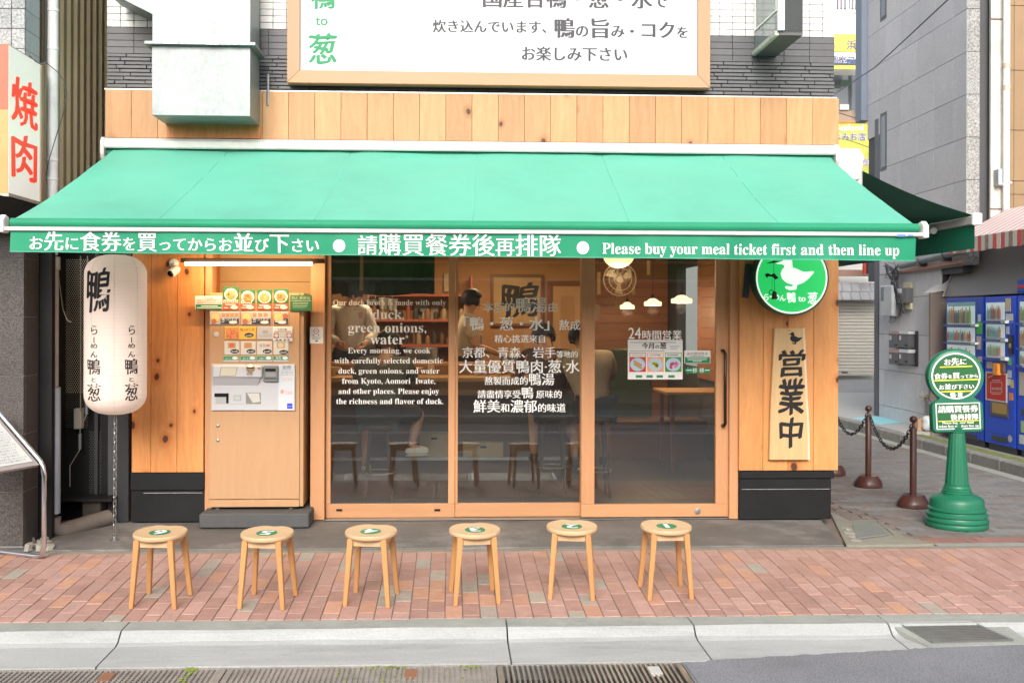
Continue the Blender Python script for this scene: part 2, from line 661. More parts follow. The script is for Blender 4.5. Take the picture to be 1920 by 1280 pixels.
galv = M('galvanised_steel', (0.235, 0.262, 0.262), rough=0.42, metal=0.3, var=0.14, scale=4, speck=0.07, speck_scale=45, stretch=(1, 1, 0.7))
chrome = M('chrome', (0.75, 0.76, 0.78), rough=0.12, metal=1.0, var=0.03)
steel = M('steel', (0.42, 0.42, 0.41), rough=0.4, metal=0.9, var=0.12, scale=10)
rust_steel = M('rusty_steel', (0.42, 0.385, 0.35), rough=0.6, metal=0.5, var=0.25, scale=8)
fabric_top_lit = M('awning_fabric_lit', (0.155, 0.68, 0.50), rough=0.5, var=0.08, scale=1.4, spec=0.5, sheen=0.2, grime=0.16, bump=0.25, bscale=2.2)  # strong sky light put into the colour: paler green than the valance
thin_cloth(fabric_top_lit, (0.40, 0.50, 0.36), 0.36)
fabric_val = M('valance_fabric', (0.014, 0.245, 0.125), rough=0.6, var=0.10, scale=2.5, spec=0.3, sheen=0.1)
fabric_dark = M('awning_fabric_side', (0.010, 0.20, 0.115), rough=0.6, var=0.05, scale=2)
green_print = flat('green_print', (0.02, 0.22, 0.09))
red_print = flat('red_print', (0.80, 0.09, 0.05))
grey_print = flat('grey_print', (0.055, 0.053, 0.066))

# ================================================================== ground
struct = lambda o: tag(o, kind='structure')
Z_AL = -0.045                      # alley paving level


def zpav(Y):                       # the brick pavement falls towards the road
    return -0.096 + (Y + 2.29) * (0.096 - 0.030) / 1.30


struct(bx('ground', conc_mid, None, -60, 60, -60, 90, -0.6, -0.30))
XR = 1.19                           # right end of the drain grates
struct(MB().box(-14, 14, -11.5, -3.32, -0.29, -0.165).box(XR + 0.0, 14, -3.32, -2.86, -0.29, -0.163).build('road', asphalt))
# gutter apron and rolled kerb, cast in lengths with open joints
kerb = MB().box(-14, 14, -2.835, -2.30, -0.29, -0.175).build('kerb', M('joint_grey', (0.12, 0.12, 0.115), rough=0.95))
struct(kerb)
prof = [(-2.29, -0.100), (-2.30, -0.097), (-2.445, -0.101), (-2.462, -0.112), (-2.50, -0.146), (-2.54, -0.157), (-2.84, -0.163), (-2.845, -0.25), (-2.29, -0.25)]


def yrow(px, py): return atz(px, py, -0.1).x


joints = [-14, -8.5, -5.2, atz(250, 1160, -0.1).x, atz(948, 1160, -0.1).x, atz(1284, 1150, -0.1).x, atz(1632, 1145, -0.1).x, 5.2, 9, 14]
for i in range(len(joints) - 1):
    a, b_ = joints[i] + 0.0045, joints[i + 1] - 0.0045
    mb = MB()
    n = max(2, int((b_ - a) / 0.12))
    k = len(prof)
    for s in range(n + 1):
        x = a + (b_ - a) * s / n
        for j, (y, z) in enumerate(prof):
            wob = 0.004 * sin(x * 3.1 + j) + 0.003 * sin(x * 9.7 + 2 * j)
            mb.v.append(Vector((x, y + (wob if 2 < j < 6 else 0), z + (wob * 0.4 if j < 6 else 0))))
    for s in range(n):
        for j in range(k):
            mb.f.append((s * k + j, s * k + (j + 1) % k, (s + 1) * k + (j + 1) % k, (s + 1) * k + j)); mb.mi.append(0)
    mb.f.append(tuple(range(k))); mb.mi.append(0)
    mb.f.append(tuple(n * k + j for j in range(k - 1, -1, -1))); mb.mi.append(0)
    # faces of the flat kerb top are darker than the apron
    for fi in range(n * k):
        if fi % k in (0, 1): mb.mi[fi] = 1
    mb.build('kerb_stone', [conc_light, conc_kerb], kerb)

# drain grates in the gutter
GY0, GY1 = -3.30, -2.862
struct(MB().box(-14, XR, GY0 - 0.02, GY1, -0.29, -0.28).build('drain_channel', dark_gap))
gx = [XR + 0.0, atz(930, 1250, -0.165).x, atz(428, 1250, -0.165).x, atz(-60, 1250, -0.165).x, -4.2, -5.4]
for i in range(len(gx) - 1):
    b_, a = gx[i] - 0.004, gx[i + 1] + 0.004
    lab = ['grey steel drain grate beside the asphalt patch, below stool one', 'brownish steel drain grate with a rust mark, below stools three and four',
           'worn steel drain grate with moss and rust marks at the left corner of the road', 'steel drain grate left of the mossy drain grate', 'steel drain grate at the far left end of the gutter'][i]
    g = thing('drain_grate', lab, 'drain grate', ((a + b_) / 2, GY0, -0.19), 'drain grates in the gutter')
    gm = steel if i == 0 else rust_steel
    MB().box(a, b_, GY1 - 0.012, GY1, -0.19, -0.1655).box(a, b_, GY0, GY0 + 0.012, -0.19, -0.1655).box(a, a + 0.03, GY0 + 0.012, GY1 - 0.012, -0.19, -0.1655).box(b_ - 0.03, b_, GY0 + 0.012, GY1 - 0.012, -0.19, -0.1655).build('frame', gm, g)
    mb = MB(); x = a + 0.045
    while x < b_ - 0.04:
        mb.box(x, x + (0.012 if i == 0 else 0.0125), GY0 + 0.012, GY1 - 0.012, -0.19, -0.167)
        x += 0.0262
    if i >= 1:
        y = GY0 + 0.04
        while y < GY1 - 0.02:
            mb.box(a + 0.03, b_ - 0.03, y, y + 0.005, -0.19, -0.172); y += 0.030
    tag(mb.build('bar', gm, g), kind='stuff')
    if i < 3:
        hx = [atz(1232, 1262, -0.165).x, atz(770, 1262, -0.165).x, atz(205, 1262, -0.165).x][i]
        bx('label_plate', [M('pale_plate', (0.6, 0.58, 0.54)), M('rust_plate', (0.3, 0.14, 0.08)), M('rust_plate', (0.3, 0.14, 0.08))][i], g, hx - 0.03, hx + 0.03, GY1 - 0.16, GY1 - 0.05, -0.178, -0.1645)
moss = M('moss', (0.22, 0.26, 0.05), rough=0.95, var=0.4, scale=30, bump=0.5)
mb = MB(); rr = random.Random(3)
for k in range(150):
    x = atz(rr.choice([350, 352, 356, 360, rr.uniform(640, 760), rr.uniform(690, 760), rr.uniform(860, 920)]) + rr.uniform(-8, 8), 1260, -0.165).x
    y = rr.uniform(GY0 + 0.05, GY1 - 0.01) if k < 70 else GY1 - rr.uniform(0.0, 0.03)
    mb.ball((x, y, -0.166), rr.uniform(0.004, 0.011), 5, 3, 1, 1.3, 0.5)
tag(mb.build('moss', moss), 'small tufts of moss growing along the drain grates', 'moss', kind='stuff')

# brick pavement: bedding sheet and one brick per object
pav = MB().grid(lambda u, v: Vector((-6 + 13.5 * u, -2.29 + 1.34 * v, zpav(-2.29 + 1.34 * v) - 0.006)), 1, 4)
pav = pav.add([(-6, -2.29, -0.3), (7.5, -2.29, -0.3)], []).build('pavement', mortar)
struct(pav)
rb = random.Random(11)
meshes = []
for m_ in brick_mats:
    me = MB().box(-0.0478, 0.0478, -0.098, 0.098, -0.03, 0).mesh('brick', m_, bevel=0.003)
    # tilt into the fall of the pavement
    tl = math.atan((0.096 - 0.030) / 1.30)
    for v in me.vertices: v.co.z += v.co.y * math.tan(tl)
    meshes.append(me)
cand = []
x0 = atz(834.7, 1158, -0.096).x
for c in range(-60, 72):
    xc = x0 + 0.05 + 0.1 * c
    off = (0.1 if c % 2 else 0.0) + rb.choice([0, 0, 0.05])
    y = -2.29 - off
    while y < -0.955:
        lo, hi = max(y, -2.288), min(y + 0.2, -0.955)
        if hi - lo > 0.03:
            r = rb.random()
            p_or, p_gr = (0.13, 0.065) if xc < 2.4 else (0.06, 0.03)
            mi = 2 if r < p_or else 3 if r < p_or + p_gr else (1 if rb.random() < 0.45 else 0)
            cand.append((xc, (lo + hi) / 2, hi - lo, mi))
        y += 0.2
vis = [c for c in cand if -3.3 < c[0] < 4.3]
vis.sort(key=lambda c: c[1])
single = set(id(c) for c in vis[:296])
ph = [MB() for _ in brick_mats]
short = {}
for c in cand:
    xc, yc, ln, mi = c
    zz = zpav(yc) + rb.uniform(-0.0015, 0.0015)
    if id(c) in single:
        if ln > 0.19:
            me = meshes[mi]
        else:
            key = (mi, round(ln, 3))
            if key not in short:
                m2 = MB().box(-0.0478, 0.0478, -ln / 2 + 0.002, ln / 2 - 0.002, -0.03, 0).mesh('brick', brick_mats[mi], bevel=0.003)
                for v in m2.vertices: v.co.z += v.co.y * math.tan(tl)
                short[key] = m2
            me = short[key]
        piece('brick', me, pav, (xc + rb.uniform(-0.001, 0.001), yc, zz))
    else:
        q = ph[0]; q.cur = mi
        n0 = len(q.v)
        q.box(xc - 0.0478, xc + 0.0478, yc - ln / 2 + 0.002, yc + ln / 2 - 0.002, zz - 0.03, zz)
        for k in range(n0, len(q.v)): q.v[k].z += (q.v[k].y - yc) * math.tan(tl)
tag(ph[0].build('brick_field', brick_mats, pav), kind='stuff')

# narrow concrete edging between the bricks and the shop step
struct(MB().hexa([(-6, -0.953, -0.3), (7.5, -0.953, -0.3), (7.5, -0.885, -0.3), (-6, -0.885, -0.3)],
                 [(-6, -0.953, -0.031), (7.5, -0.953, -0.031), (7.5, -0.885, -0.029), (-6, -0.885, -0.029)]).build('edging_strip', conc_mid))
# dark concrete step in front of the shop
SR = atz(1587, 1022, -0.012).x
st = MB()
st.hexa([(-3.6, -0.883, -0.3), (SR, -0.883, -0.3), (3.07, 0.55, -0.3), (-3.6, 0.55, -0.3)],
        [(-3.6, -0.883, -0.016), (SR, -0.883, -0.016), (3.07, 0.55, 0.0), (-3.6, 0.55, 0.0)])
struct(st.build('shop_step', conc_dark, bevel=0.006))

# alley: bedding and interlocking pavers
AX0, AX1 = 3.10, 5.93
alley = MB().box(2.9, AX1 + 0.05, -0.883, 12.6, -0.3, Z_AL - 0.008).build('alley', mortar)
struct(alley)


def paver_poly(L=0.2, Wd=0.1, a=0.012, g=0.0016):
    """zigzag paver outline (long side along x)"""
    n = 8
    top = []; bot = []
    for i in range(n + 1):
        x = -L / 2 + L * i / n
        o = a * (1 if i % 4 in (1,) else -1 if i % 4 == 3 else 0)
        xx = x * (1 - 2 * g / L)
        top.append((xx, Wd / 2 - g + o)); bot.append((xx, -Wd / 2 + g + o))
    return bot + top[::-1]


pp = paver_poly()
pmesh = []
for m_ in paver_mats:
    pmesh.append(MB().prism([(x, y, -0.02) for x, y in pp], (0, 0, 0.02)).mesh('paver', m_, bevel=0.0))
cand = []
row = 0
y = -0.69
while y < 12.5:
    xo = (row % 2) * 0.1
    x = AX0 + 0.02 + xo
    while x < AX1 - 0.05:
        cand.append((x, y, row))
        x += 0.2
    y += 0.1; row += 1
MHQ = [atz(u, v, -0.036) for u, v in ((1540, 1025), (1700, 1025), (1702, 1006), (1640, 969), (1540, 940))]      # area of the access cover, kept clear


def blocked(x, y):
    ins_ = False
    for i in range(len(MHQ)):
        a, b_ = MHQ[i], MHQ[i - 1]
        if (a.y > y) != (b_.y > y) and x < (b_.x - a.x) * (y - a.y) / (b_.y - a.y) + a.x: ins_ = not ins_
    return ins_


def in_view(x, y):
    X = 843 + x * F_PX / (y + 8)
    return 1560 < X < 1960 and not blocked(x, y)


vis = [c for c in cand if in_view(c[0], c[1])]
single = set((c[0], c[1]) for c in vis[:290])
fld = MB()
pflat = MB().prism([(x, y, -0.02) for x, y in pp], (0, 0, 0.02))
for x, y, row in cand:
    if blocked(x, y): continue
    mi = 2 if row <= 1 else (1 if rb.random() < (0.7 if (x < 4.2 and y < 2.5) else 0.12) else 0)
    z = Z_AL + rb.uniform(-0.0012, 0.0012)
    if (x, y) in single:
        piece('paver', pmesh[mi], alley, (x, y, z))
    else:
        fld.cur = mi
        fld.add([(p.x + x, p.y + y, p.z + z) for p in pflat.v], pflat.f)
tag(fld.build('paver_field', paver_mats, alley), kind='stuff')
# pale concrete band in front of the alley pavers
struct(MB().hexa([(3.52, -0.883, -0.2), (7.5, -0.883, -0.2), (7.5, -0.748, -0.2), (3.52, -0.748, -0.2)], [(3.52, -0.883, -0.033), (7.5, -0.883, -0.033), (7.5, -0.748, -0.038), (3.52, -0.748, -0.038)]).build('edging_band', conc_kerb))
# access cover and its broken concrete surround
mc = thing('manhole_cover', 'square grey metal access cover set in cracked concrete at the shop corner', 'manhole cover', (3.2, -0.3, Z_AL))
zz_ = -0.036
q = [atz(u, v, zz_) for u, v in ((1587, 1021), (1760, 1019), (1697, 1005), (1637, 973.5), (1592, 975), (1556, 958))]
MB().prism([p - Vector((0, 0, 0.15)) for p in q], (0, 0, 0.15)).build('surround', conc_mid, mc)
q = [atz(u, v, zz_ + 0.006) for u, v in ((1606, 1009), (1668, 1001.5), (1638, 976.5), (1597, 979))]
MB().prism([p - Vector((0, 0, 0.02)) for p in q], (0, 0, 0.02)).build('cover_plate', M('cover_metal', (0.23, 0.24, 0.215), rough=0.5, metal=0.3, var=0.15, scale=6), mc, bevel=0.003)
MB().tube([q[0], q[1]], 0.006, 6).tube([q[1] + Vector((0.03, -0.01, 0)), q[2] + Vector((0.03, 0, 0))], 0.003, 5).build('rim', steel, mc)
rr = random.Random(5)
mb = MB()
for k in range(16):
    p = atz(1584 + 1.6 * k + rr.uniform(-5, 5), 988 + 1.9 * k + rr.uniform(-5, 3), -0.03)
    s_ = rr.uniform(0.012, 0.035)
    mb.prism([(p.x + s_ * cos(a + 0.3 * k) * rr.uniform(0.6, 1.1), p.y + s_ * sin(a + 0.3 * k) * rr.uniform(0.8, 1.6), -0.037) for a in (0, 1.2, 2.4, 3.7, 5.0)], (0, 0, rr.uniform(0.003, 0.008)))
mb.build('broken_mortar', M('pale_mortar', (0.34, 0.32, 0.28), rough=0.9, var=0.2, scale=20, bump=0.3), mc)
# asphalt lapping over the apron on the right, and the small grate let into the apron
ed = [atz(1296 + 12 * k, 1240 - 0.0 + (-34) * min(1, k / 52) * 1.0 + rb.uniform(-1.2, 1.2) - (3 if k > 2 else 0), -0.155) for k in range(1, 60)]
ap_ = MB().prism([Vector((p.x, p.y, -0.1655)) for p in ed] + [Vector((ed[-1].x, -3.6, -0.1655)), Vector((XR + 0.02, -3.6, -0.1655)), Vector((XR + 0.01, -2.9, -0.1655))], (0, 0, 0.0075))
struct(ap_.build('asphalt_patch', asphalt))
sl4 = [atz(u, v, -0.1) for u, v in ((1646, 1157.5), (1862, 1152), (1950, 1208), (1738, 1214))]
sl4 = [atz(1646, 1158.5, -0.098), atz(1862, 1155, -0.098), atz(1935, 1205, -0.152), atz(1742, 1211, -0.152)]
struct(MB().hexa([Vector((p.x, p.y, -0.25)) for p in sl4], sl4).build('grate_pit', conc_kerb))
gg = [atz(u, v, z_) for u, v, z_ in ((1683, 1167, -0.106), (1822, 1165, -0.104), (1900, 1199, -0.142), (1748, 1204, -0.144))]
g = thing('apron_grate', 'small steel grate set into the pale apron at the lower right', 'drain grate', gg[3])
MB().prism([p - Vector((0, 0, 0.02)) for p in gg], (0, 0, 0.016)).build('recess', dark_gap, g)
mb = MB()
for k in range(12):
    t0 = (k + 0.15) / 12; t1 = (k + 0.70) / 12
    a_, b_ = gg[0].lerp(gg[3], t0), gg[1].lerp(gg[2], t0); c_, d_ = gg[1].lerp(gg[2], t1), gg[0].lerp(gg[3], t1)
    mb.prism([a_ - Vector((0, 0, 0.004)), b_ - Vector((0, 0, 0.004)), c_ - Vector((0, 0, 0.004)), d_ - Vector((0, 0, 0.004))], (0, 0, 0.005))
tag(mb.build('bar', steel, g), kind='stuff')
for i in range(4):
    MB().tube([gg[i], gg[(i + 1) % 4]], 0.006, 5).build('frame_edge', steel, g)

# kerb and raised footway across the alley, cross street behind
KX = AX1 + 0.02
kr = MB().box(KX, KX + 0.14, -0.883, 12.6, -0.3, -0.2).build('alley_kerb', mortar)
struct(kr)
y = -0.88
granite = M('granite_kerb', (0.24, 0.235, 0.22), rough=0.8, var=0.2, scale=12, speck=0.35, speck_scale=160, bump=0.25, rand=0.08)
while y < 12.5:
    piece('kerb_stone', MC.setdefault('km', MB().box(-0.07, 0.07, 0.004, 0.596, -0.2, 0.125).mesh('kerb_stone', granite, bevel=0.012)), kr, (KX + 0.07, y, Z_AL))
    y += 0.6
struct(bx('channel', conc_kerb, None, KX - 0.16, KX - 0.003, -0.883, 12.6, -0.3, Z_AL + 0.004))
struct(bx('footway', M('footway_tile', (0.42, 0.42, 0.41), rough=0.8, var=0.1, scale=4, bump=0.1), None, KX + 0.145, 9.5, 5.4, 12.6, -0.3, 0.080))
struct(bx('planting_bed', M('mossy_ground', (0.20, 0.23, 0.06), rough=0.95, var=0.4, scale=9, bump=0.6), None, KX + 0.145, KX + 0.42, -0.883, 5.39, -0.3, 0.05))
struct(bx('paved_strip', conc_kerb, None, KX + 0.425, 9.5, -0.883, 5.39, -0.3, 0.03))
struct(bx('cross_street', asphalt_grey, None, -2, 30, 12.61, 18.2, -0.29, 0.0))
fw = MB()
gb = flat('blue_ground_print', (0.30, 0.66, 0.74))
p_ = [atz(1598, 783, 0.084), atz(1655, 779, 0.084), atz(1696, 791, 0.084), atz(1650, 796, 0.084)]
gp = fw.add(p_, [(0, 1, 2, 3)]).build('ground_print', gb)
tag(gp, 'pale blue parking notice printed on the footway by the mailboxes', 'ground marking')

# ================================================================== the shop building
BX0, BX1 = at(199, 300, 0).x, at(1565, 300, 0).x
shop = thing('ramen_shop', 'ramen shop building with cedar boarded front, tiled upper wall and wood framed glass doors', 'building', (0, 0, 0))
ROOM_Z = 2.45
zf0, zf1 = at(880, 265, -0.06).z, at(880, 176, -0.06).z      # fascia boards
# core walls: upper block, side walls, back wall
core = M('dark_render', (0.06, 0.06, 0.062), rough=0.8, var=0.15, scale=4)
MB().box(BX0, BX1, 0.02, 6.0, ROOM_Z + 0.12, 6.6).box(BX0, BX0 + 0.12, 0.06, 6.0, 0, ROOM_Z + 0.119).box(BX1 - 0.12, BX1, 0.06, 3.86, 0, ROOM_Z + 0.119).box(BX1 - 0.12, BX1, 3.8605, 5.0995, 0, 1.0).box(BX1 - 0.12, BX1, 3.8605, 5.0995, 2.25, ROOM_Z + 0.119).box(BX1 - 0.12, BX1, 5.1, 6.0, 0, ROOM_Z + 0.119).box(BX0 + 0.121, BX1 - 0.121, 5.9, 6.0, 0, ROOM_Z + 0.119).build('wall', core, shop)

# --- tiles of the upper front
tile_white = M('tile_white', (0.68, 0.67, 0.65), rough=0.3, var=0.04, rand=0.05)
tile_dark = M('tile_dark', (0.095, 0.095, 0.10), rough=0.45, var=0.12, rand=0.12, scale=10)
tile_rib = M('tile_rib', (0.115, 0.115, 0.12), rough=0.5, var=0.2, rand=0.15, scale=10)
z_wd = at(880, 60, 0).z              # white above, dark below
z_dr = at(880, 109, 0).z             # flat dark above, ribbed below
px2 = lambda p, y=100: at(p, y, 0).x
ex = [(px2(203), px2(296)), (px2(484), px2(552)), (px2(1318), px2(1562))]


def seen(x): return any(a <= x <= b for a, b in ex)


def tile_run(name, mats, z0, rows, pitch, tw, gap, depth, limit_seen, stag=False, rngs=5):
    r = random.Random(rngs)
    cache = {}
    fieldm = MB()
    nseen = 0
    for j in range(rows):
        zc = z0 + pitch * (j + 0.5)
        x = BX0 - (tw * r.uniform(0.1, 0.9) if stag else 0)
        k = 0
        while x < BX1 - 0.01:
            wd = tw
            if not stag and k % 12 == 11: wd = tw * 0.34
            if x < BX0: wd = wd - (BX0 - x); x = BX0
            wd = min(wd, BX1 - x)
            dd = depth * (r.uniform(0.7, 1.0) if stag else 1.0)
            if seen(x + wd / 2) and nseen < limit_seen and abs(wd - tw) < 1e-4 and zc < 4.0:
                key = round(dd / depth * 6) if stag else 0
                d3 = depth * (key / 6 if stag else 1)
                if key not in cache:
                    cache[key] = MB().box(-tw / 2 + gap / 2, tw / 2 - gap / 2, -max(d3, 0.004), 0.0, -pitch / 2 + gap / 2, pitch / 2 - gap / 2).mesh(name, mats, bevel=0.0012)
                piece(name, cache[key], shop, (x + tw / 2, 0.019, zc)); nseen += 1
            else:
                fieldm.box(x + gap / 2, x + wd - gap / 2, 0.019 - dd, 0.019, zc - pitch / 2 + gap / 2, zc + pitch / 2 - gap / 2)
            x += wd; k += 1
    tag(fieldm.build(name + '_field', mats, shop), kind='stuff')


tile_run('white_tile', tile_white, z_wd, 30, 0.0520, 0.104, 0.0042, 0.012, 160)
tile_run('dark_tile', tile_dark, z_dr, 4, (z_wd - z_dr) / 4, 0.208, 0.003, 0.012, 90)
nrib = 11
tile_run('ribbed_tile', tile_rib, zf1 - 0.03, nrib, (z_dr - zf1 + 0.03) / nrib, 0.235, 0.0075, 0.020, 230, stag=True)

# --- cedar fascia boards above the awning
fe = [197 + (1573 - 197) * i / 28 for i in range(29)]
for i in range(28):
    xa, xb = at(fe[i], 220, -0.06).x, at(fe[i + 1], 220, -0.06).x
    bx('fascia_board', cedar_l, shop, xa + 0.0012, xb - 0.0012, -0.06, 0.0, zf0, zf1, bevel=0.0015)
nl = MB(); rn = random.Random(21)
for i in range(28):
    xm = at((fe[i] + fe[i + 1]) / 2, 220, -0.06).x
    for dz in (0.03, zf1 - zf0 - 0.03):
        for dx in (-0.06, 0.06):
            nl.lathe((xm + dx + rn.uniform(-.004, .004), -0.0605, zf0 + dz + rn.uniform(-.003, .003)), [(0.0032, 0), (0.0032, -0.0006), (0.0001, -0.0008)], 6, 'Y')
tag(nl.build('nail_head', M('nail_dark', (0.16, 0.11, 0.07), rough=0.5), shop), kind='stuff')
MB().box(BX0, BX1, -0.045, 0.0, zf1 + 0.001, zf1 + 0.012).build('flashing', steel, shop)
MB().box(BX0, BX1, -0.05, 0.02, ROOM_Z + 0.0, zf0 - 0.001).build('lintel', dark_gap, shop)

# --- left cedar panel
z_bt, z_bb = at(310, 884, -0.0).z, 0.0
TOPZ = ROOM_Z - 0.001


def boards(edges, mat_, Y0, Y1, z0, z1, name='wall_board'):
    for a, b_ in zip(edges[:-1], edges[1:]):
        bx(name, mat_, shop, at(a, 700, Y0).x + 0.0012, at(b_, 700, Y0).x - 0.0012, Y0, Y1, z0, z1, bevel=0.002)


boards([247, 283, 332, 382], cedar, -0.03, 0.05, z_bt, TOPZ)
boards([1386, 1431, 1478, 1525.5, 1572], cedar_r, -0.06, 0.05, at(1480, 881.5, -0.06).z, TOPZ)
# black bases
xl0, xl1 = at(245, 930, -0.02).x, at(384, 930, -0.02).x
bx('base_panel', black_paint, shop, xl0, xl1, -0.02, 0.05, 0.002, z_bt - 0.002, bevel=0.004)
bx('base_moulding', black_paint, shop, xl0, xl1, -0.035, -0.021, z_bt - 0.14, z_bt - 0.003, bevel=0.006)
xr0, xr1 = at(1385, 930, -0.03).x, at(1557, 930, -0.03).x
bx('base_panel', black_paint, shop, xr0, xr1, -0.045, 0.05, 0.002, z_bt - 0.002, bevel=0.004)
bx('base_moulding', black_paint, shop, xr0, xr1 + 0.02, -0.062, -0.046, z_bt - 0.06, z_bt - 0.003, bevel=0.004)
MB().box(xr0 + 0.02, xr1 - 0.01, -0.0475, -0.0455, z_bt - 0.148, z_bt - 0.1465).box(xl0 + 0.1, xl1 - 0.02, -0.0225, -0.0205, z_bt - 0.162, z_bt - 0.160).build('scratch_line', white_paint, shop)

# --- uprights
def post(pa, pb, Y0, Y1, z0=0.002, z1=None, name='post', m_=None):
    return bx(name, m_ or frame_z, shop, at(pa, 700, Y0).x + 0.001, at(pb, 700, Y0).x - 0.001, Y0, Y1, z0, z1 or TOPZ, bevel=0.003)


post(384, 398, -0.02, 0.12)
post(582, 609, 0.02, 0.16)
post(1368, 1385, -0.02, 0.16)
# alcove behind the ticket machine
ax0, ax1 = at(398, 700, 0.12).x, at(582, 700, 0.16).x
cream = M('alcove_board', (0.62, 0.45, 0.24), rough=0.6, var=0.06, scale=4)
zs = at(480, 528, 0.48).z
MB().box(ax0 - 0.05, ax1 + 0.05, 0.48, 0.50, 0, zs - 0.002).build('alcove_back_board', cream, shop)
MB().box(ax0 - 0.05, ax1 + 0.05, 0.48, 0.50, zs + 0.002, TOPZ).build('alcove_back_board', cream, shop)
MB().box(ax0 - 0.06, ax0 - 0.02, 0.121, 0.48, 0, TOPZ).build('alcove_side', cedar, shop)
MB().box(ax1 + 0.0, ax1 + 0.03, 0.161, 0.48, 0, TOPZ).build('alcove_side', frame_z, shop)
MB().box(ax0 - 0.06, ax1 + 0.03, 0.10, 0.5, TOPZ - 0.10, TOPZ).build('alcove_ceiling', cream, shop)

# --- glazed front: two fixed panels and one sliding door
shopglass = glass_mat('shop_glass', (0.88, 0.90, 0.88), veil=0.03, veil_col=(0.22, 0.23, 0.22), boost=2.3)
TR = TOPZ - 0.11
MB().box(at(609, 700, 0.02).x, at(1368, 700, 0.02).x, 0.0, 0.2, TR + 0.001, TOPZ).build('head_rail', frame_x, shop)
struct_sill = MB().box(at(609, 970, 0.0).x, at(1368, 970, 0).x, 0.0, 0.2, 0.0005, 0.006).build('door_track', steel, shop)


def leaf(name, p0, g0, g1, p1, Y, zb, zg, label=None, thick=0.045):
    """one glazed leaf: p0..p1 outer edges, g0..g1 glass edges in photo pixels"""
    xs = [at(p, 800, Y).x for p in (p0, g0, g1, p1)]
    d = bpy.data.objects.new(name, MB().box(xs[0], xs[3], Y + 0.001, Y + thick, zb, zg).mesh(name, frame_x, bevel=0.003))
    COL.objects.link(d); d.parent = shop          # the bottom rail carries the leaf
    if label: d['label'] = label
    bx('stile', frame_z, d, xs[0], xs[1], Y, Y + thick, zg + 0.0005, TR - 0.062, bevel=0.003)
    if xs[3] - xs[2] > 0.005:
        bx('stile', frame_z, d, xs[2], xs[3], Y, Y + thick, zg + 0.0005, TR - 0.062, bevel=0.003)
    bx('top_rail', frame_x, d, xs[0], xs[3], Y, Y + thick, TR - 0.06, TR, bevel=0.003)
    MB().box(xs[1] - 0.005, xs[2] + 0.005, Y + thick * 0.5, Y + thick * 0.5 + 0.005, zg - 0.005, TR - 0.055).build('glass_pane', shopglass, d)
    return d


YA, YB, YC = 0.085, 0.085, 0.025
leafA = leaf('window_panel', 611, 620, 840.5, 853, YA, 0.006, at(730, 944.5, YA).z)
leafB = leaf('window_panel', 853.5, 858.5, 1088, 1112, YB, 0.008, at(970, 943, YB).z)
leafC = leaf('sliding_door', 1090, 1115, 1342, 1366.5, YC, 0.012, at(1230, 945, YC).z)
for px_ in (636, 820):
    bx('slot', dark_gap, leafA, at(px_ - 5.5, 955, YA).x, at(px_ + 5.5, 955, YA).x, YA - 0.0015, YA + 0.01, at(px_, 957.8, YA).z, at(px_, 953.8, YA).z)
MB().lathe(at(1308, 957.5, YC), [(0.012, 0.0), (0.024, -0.001), (0.024, -0.006), (0.014, -0.008), (0.001, -0.008)], 16, 'Y').build('lock', steel, leafC, smooth=True)
h0, h1 = at(1355, 657, YC), at(1355, 797, YC)
MB().tube([h0 + Vector((-0.004, 0, 0.0)), h0 + Vector((-0.004, -0.045, 0)), h0 + Vector((0.004, -0.062, -0.02)), h1 + Vector((0.004, -0.062, 0.02)), h1 + Vector((-0.004, -0.045, 0)), h1 + Vector((-0.004, 0, 0))], 0.0125, 10).build('handle', M('dark_bronze', (0.035, 0.025, 0.02), rough=0.3, metal=0.6), leafC, smooth=60)

# vinyl lettering on the glass
G1 = on_y(YA + 0.0225 - 0.001)
vinyl = flat('vinyl_white', (0.92, 0.90, 0.87))
tb = TB(G1)
big = dict(smear=0.0)
tb.line(serif('Our duck broth is made with only'), 624, 837, 572)
tb.line('"', 692, 699, 592, ar=1.0)
tb.line(serif('duck,'), 698, 759, 598)
tb.line(serif('green onions,'), 652, 801, 623)
tb.line(serif('water'), 695, 760, 645)
tb.line('"', 760, 766, 641)
for s, a, b_, y in (('Every morning, we cook', 652, 808, 662), ('with carefully selected domestic', 627, 831, 681), ('duck, green onions, and water', 634, 825, 700),
                    ('from Kyoto, Aomori  Iwate,', 641, 817, 719), ('and other places. Please enjoy', 634, 824, 738), ('the richness and flavor of duck.', 630, 832, 757)):
    tb.line(serif(s), a, b_, y)
tb.build('lettering', vinyl, leafA)
tb = TB(on_y(YB + 0.0225 - 0.001))
sm = dict(smear=0.018)
tb.line([('本店的', 1), ('鴨湯', 1.5), ('由', 1)], 905, 1047, 583, **sm)
tb.line([('「鴨・葱・水」', 1.35), ('熬成', 1)], 852, 1089, 617, smear=0.025)
tb.line('精心挑選來自', 927, 1024, 641, **sm)
tb.line([('京都、青森、岩手', 1), ('等地的', 0.62)], 866, 1084, 669, **sm)
tb.line('大量優質鴨肉·葱·水', 860, 1088, 697, **sm)
tb.line([('熬製而成的', 1), ('鴨湯', 1.5)], 908, 1040, 720, **sm)
tb.line([('請盡情享受', 1), ('鴨', 1.45), (' 原味的', 1)], 895, 1054, 745, **sm)
tb.line([('鮮美', 1.45), ('和', 1), ('濃郁', 1.45), ('的味道', 1)], 887, 1061, 771, **sm)
tb.build('lettering', vinyl, leafB)
tb = TB(on_y(YC + 0.0225 - 0.001))
tb.line('24', 1178, 1203, 635, smear=0.01, ar=1.25)
tb.line('時間営業', 1203, 1279, 635, **sm)
tb.build('lettering', vinyl, leafC)

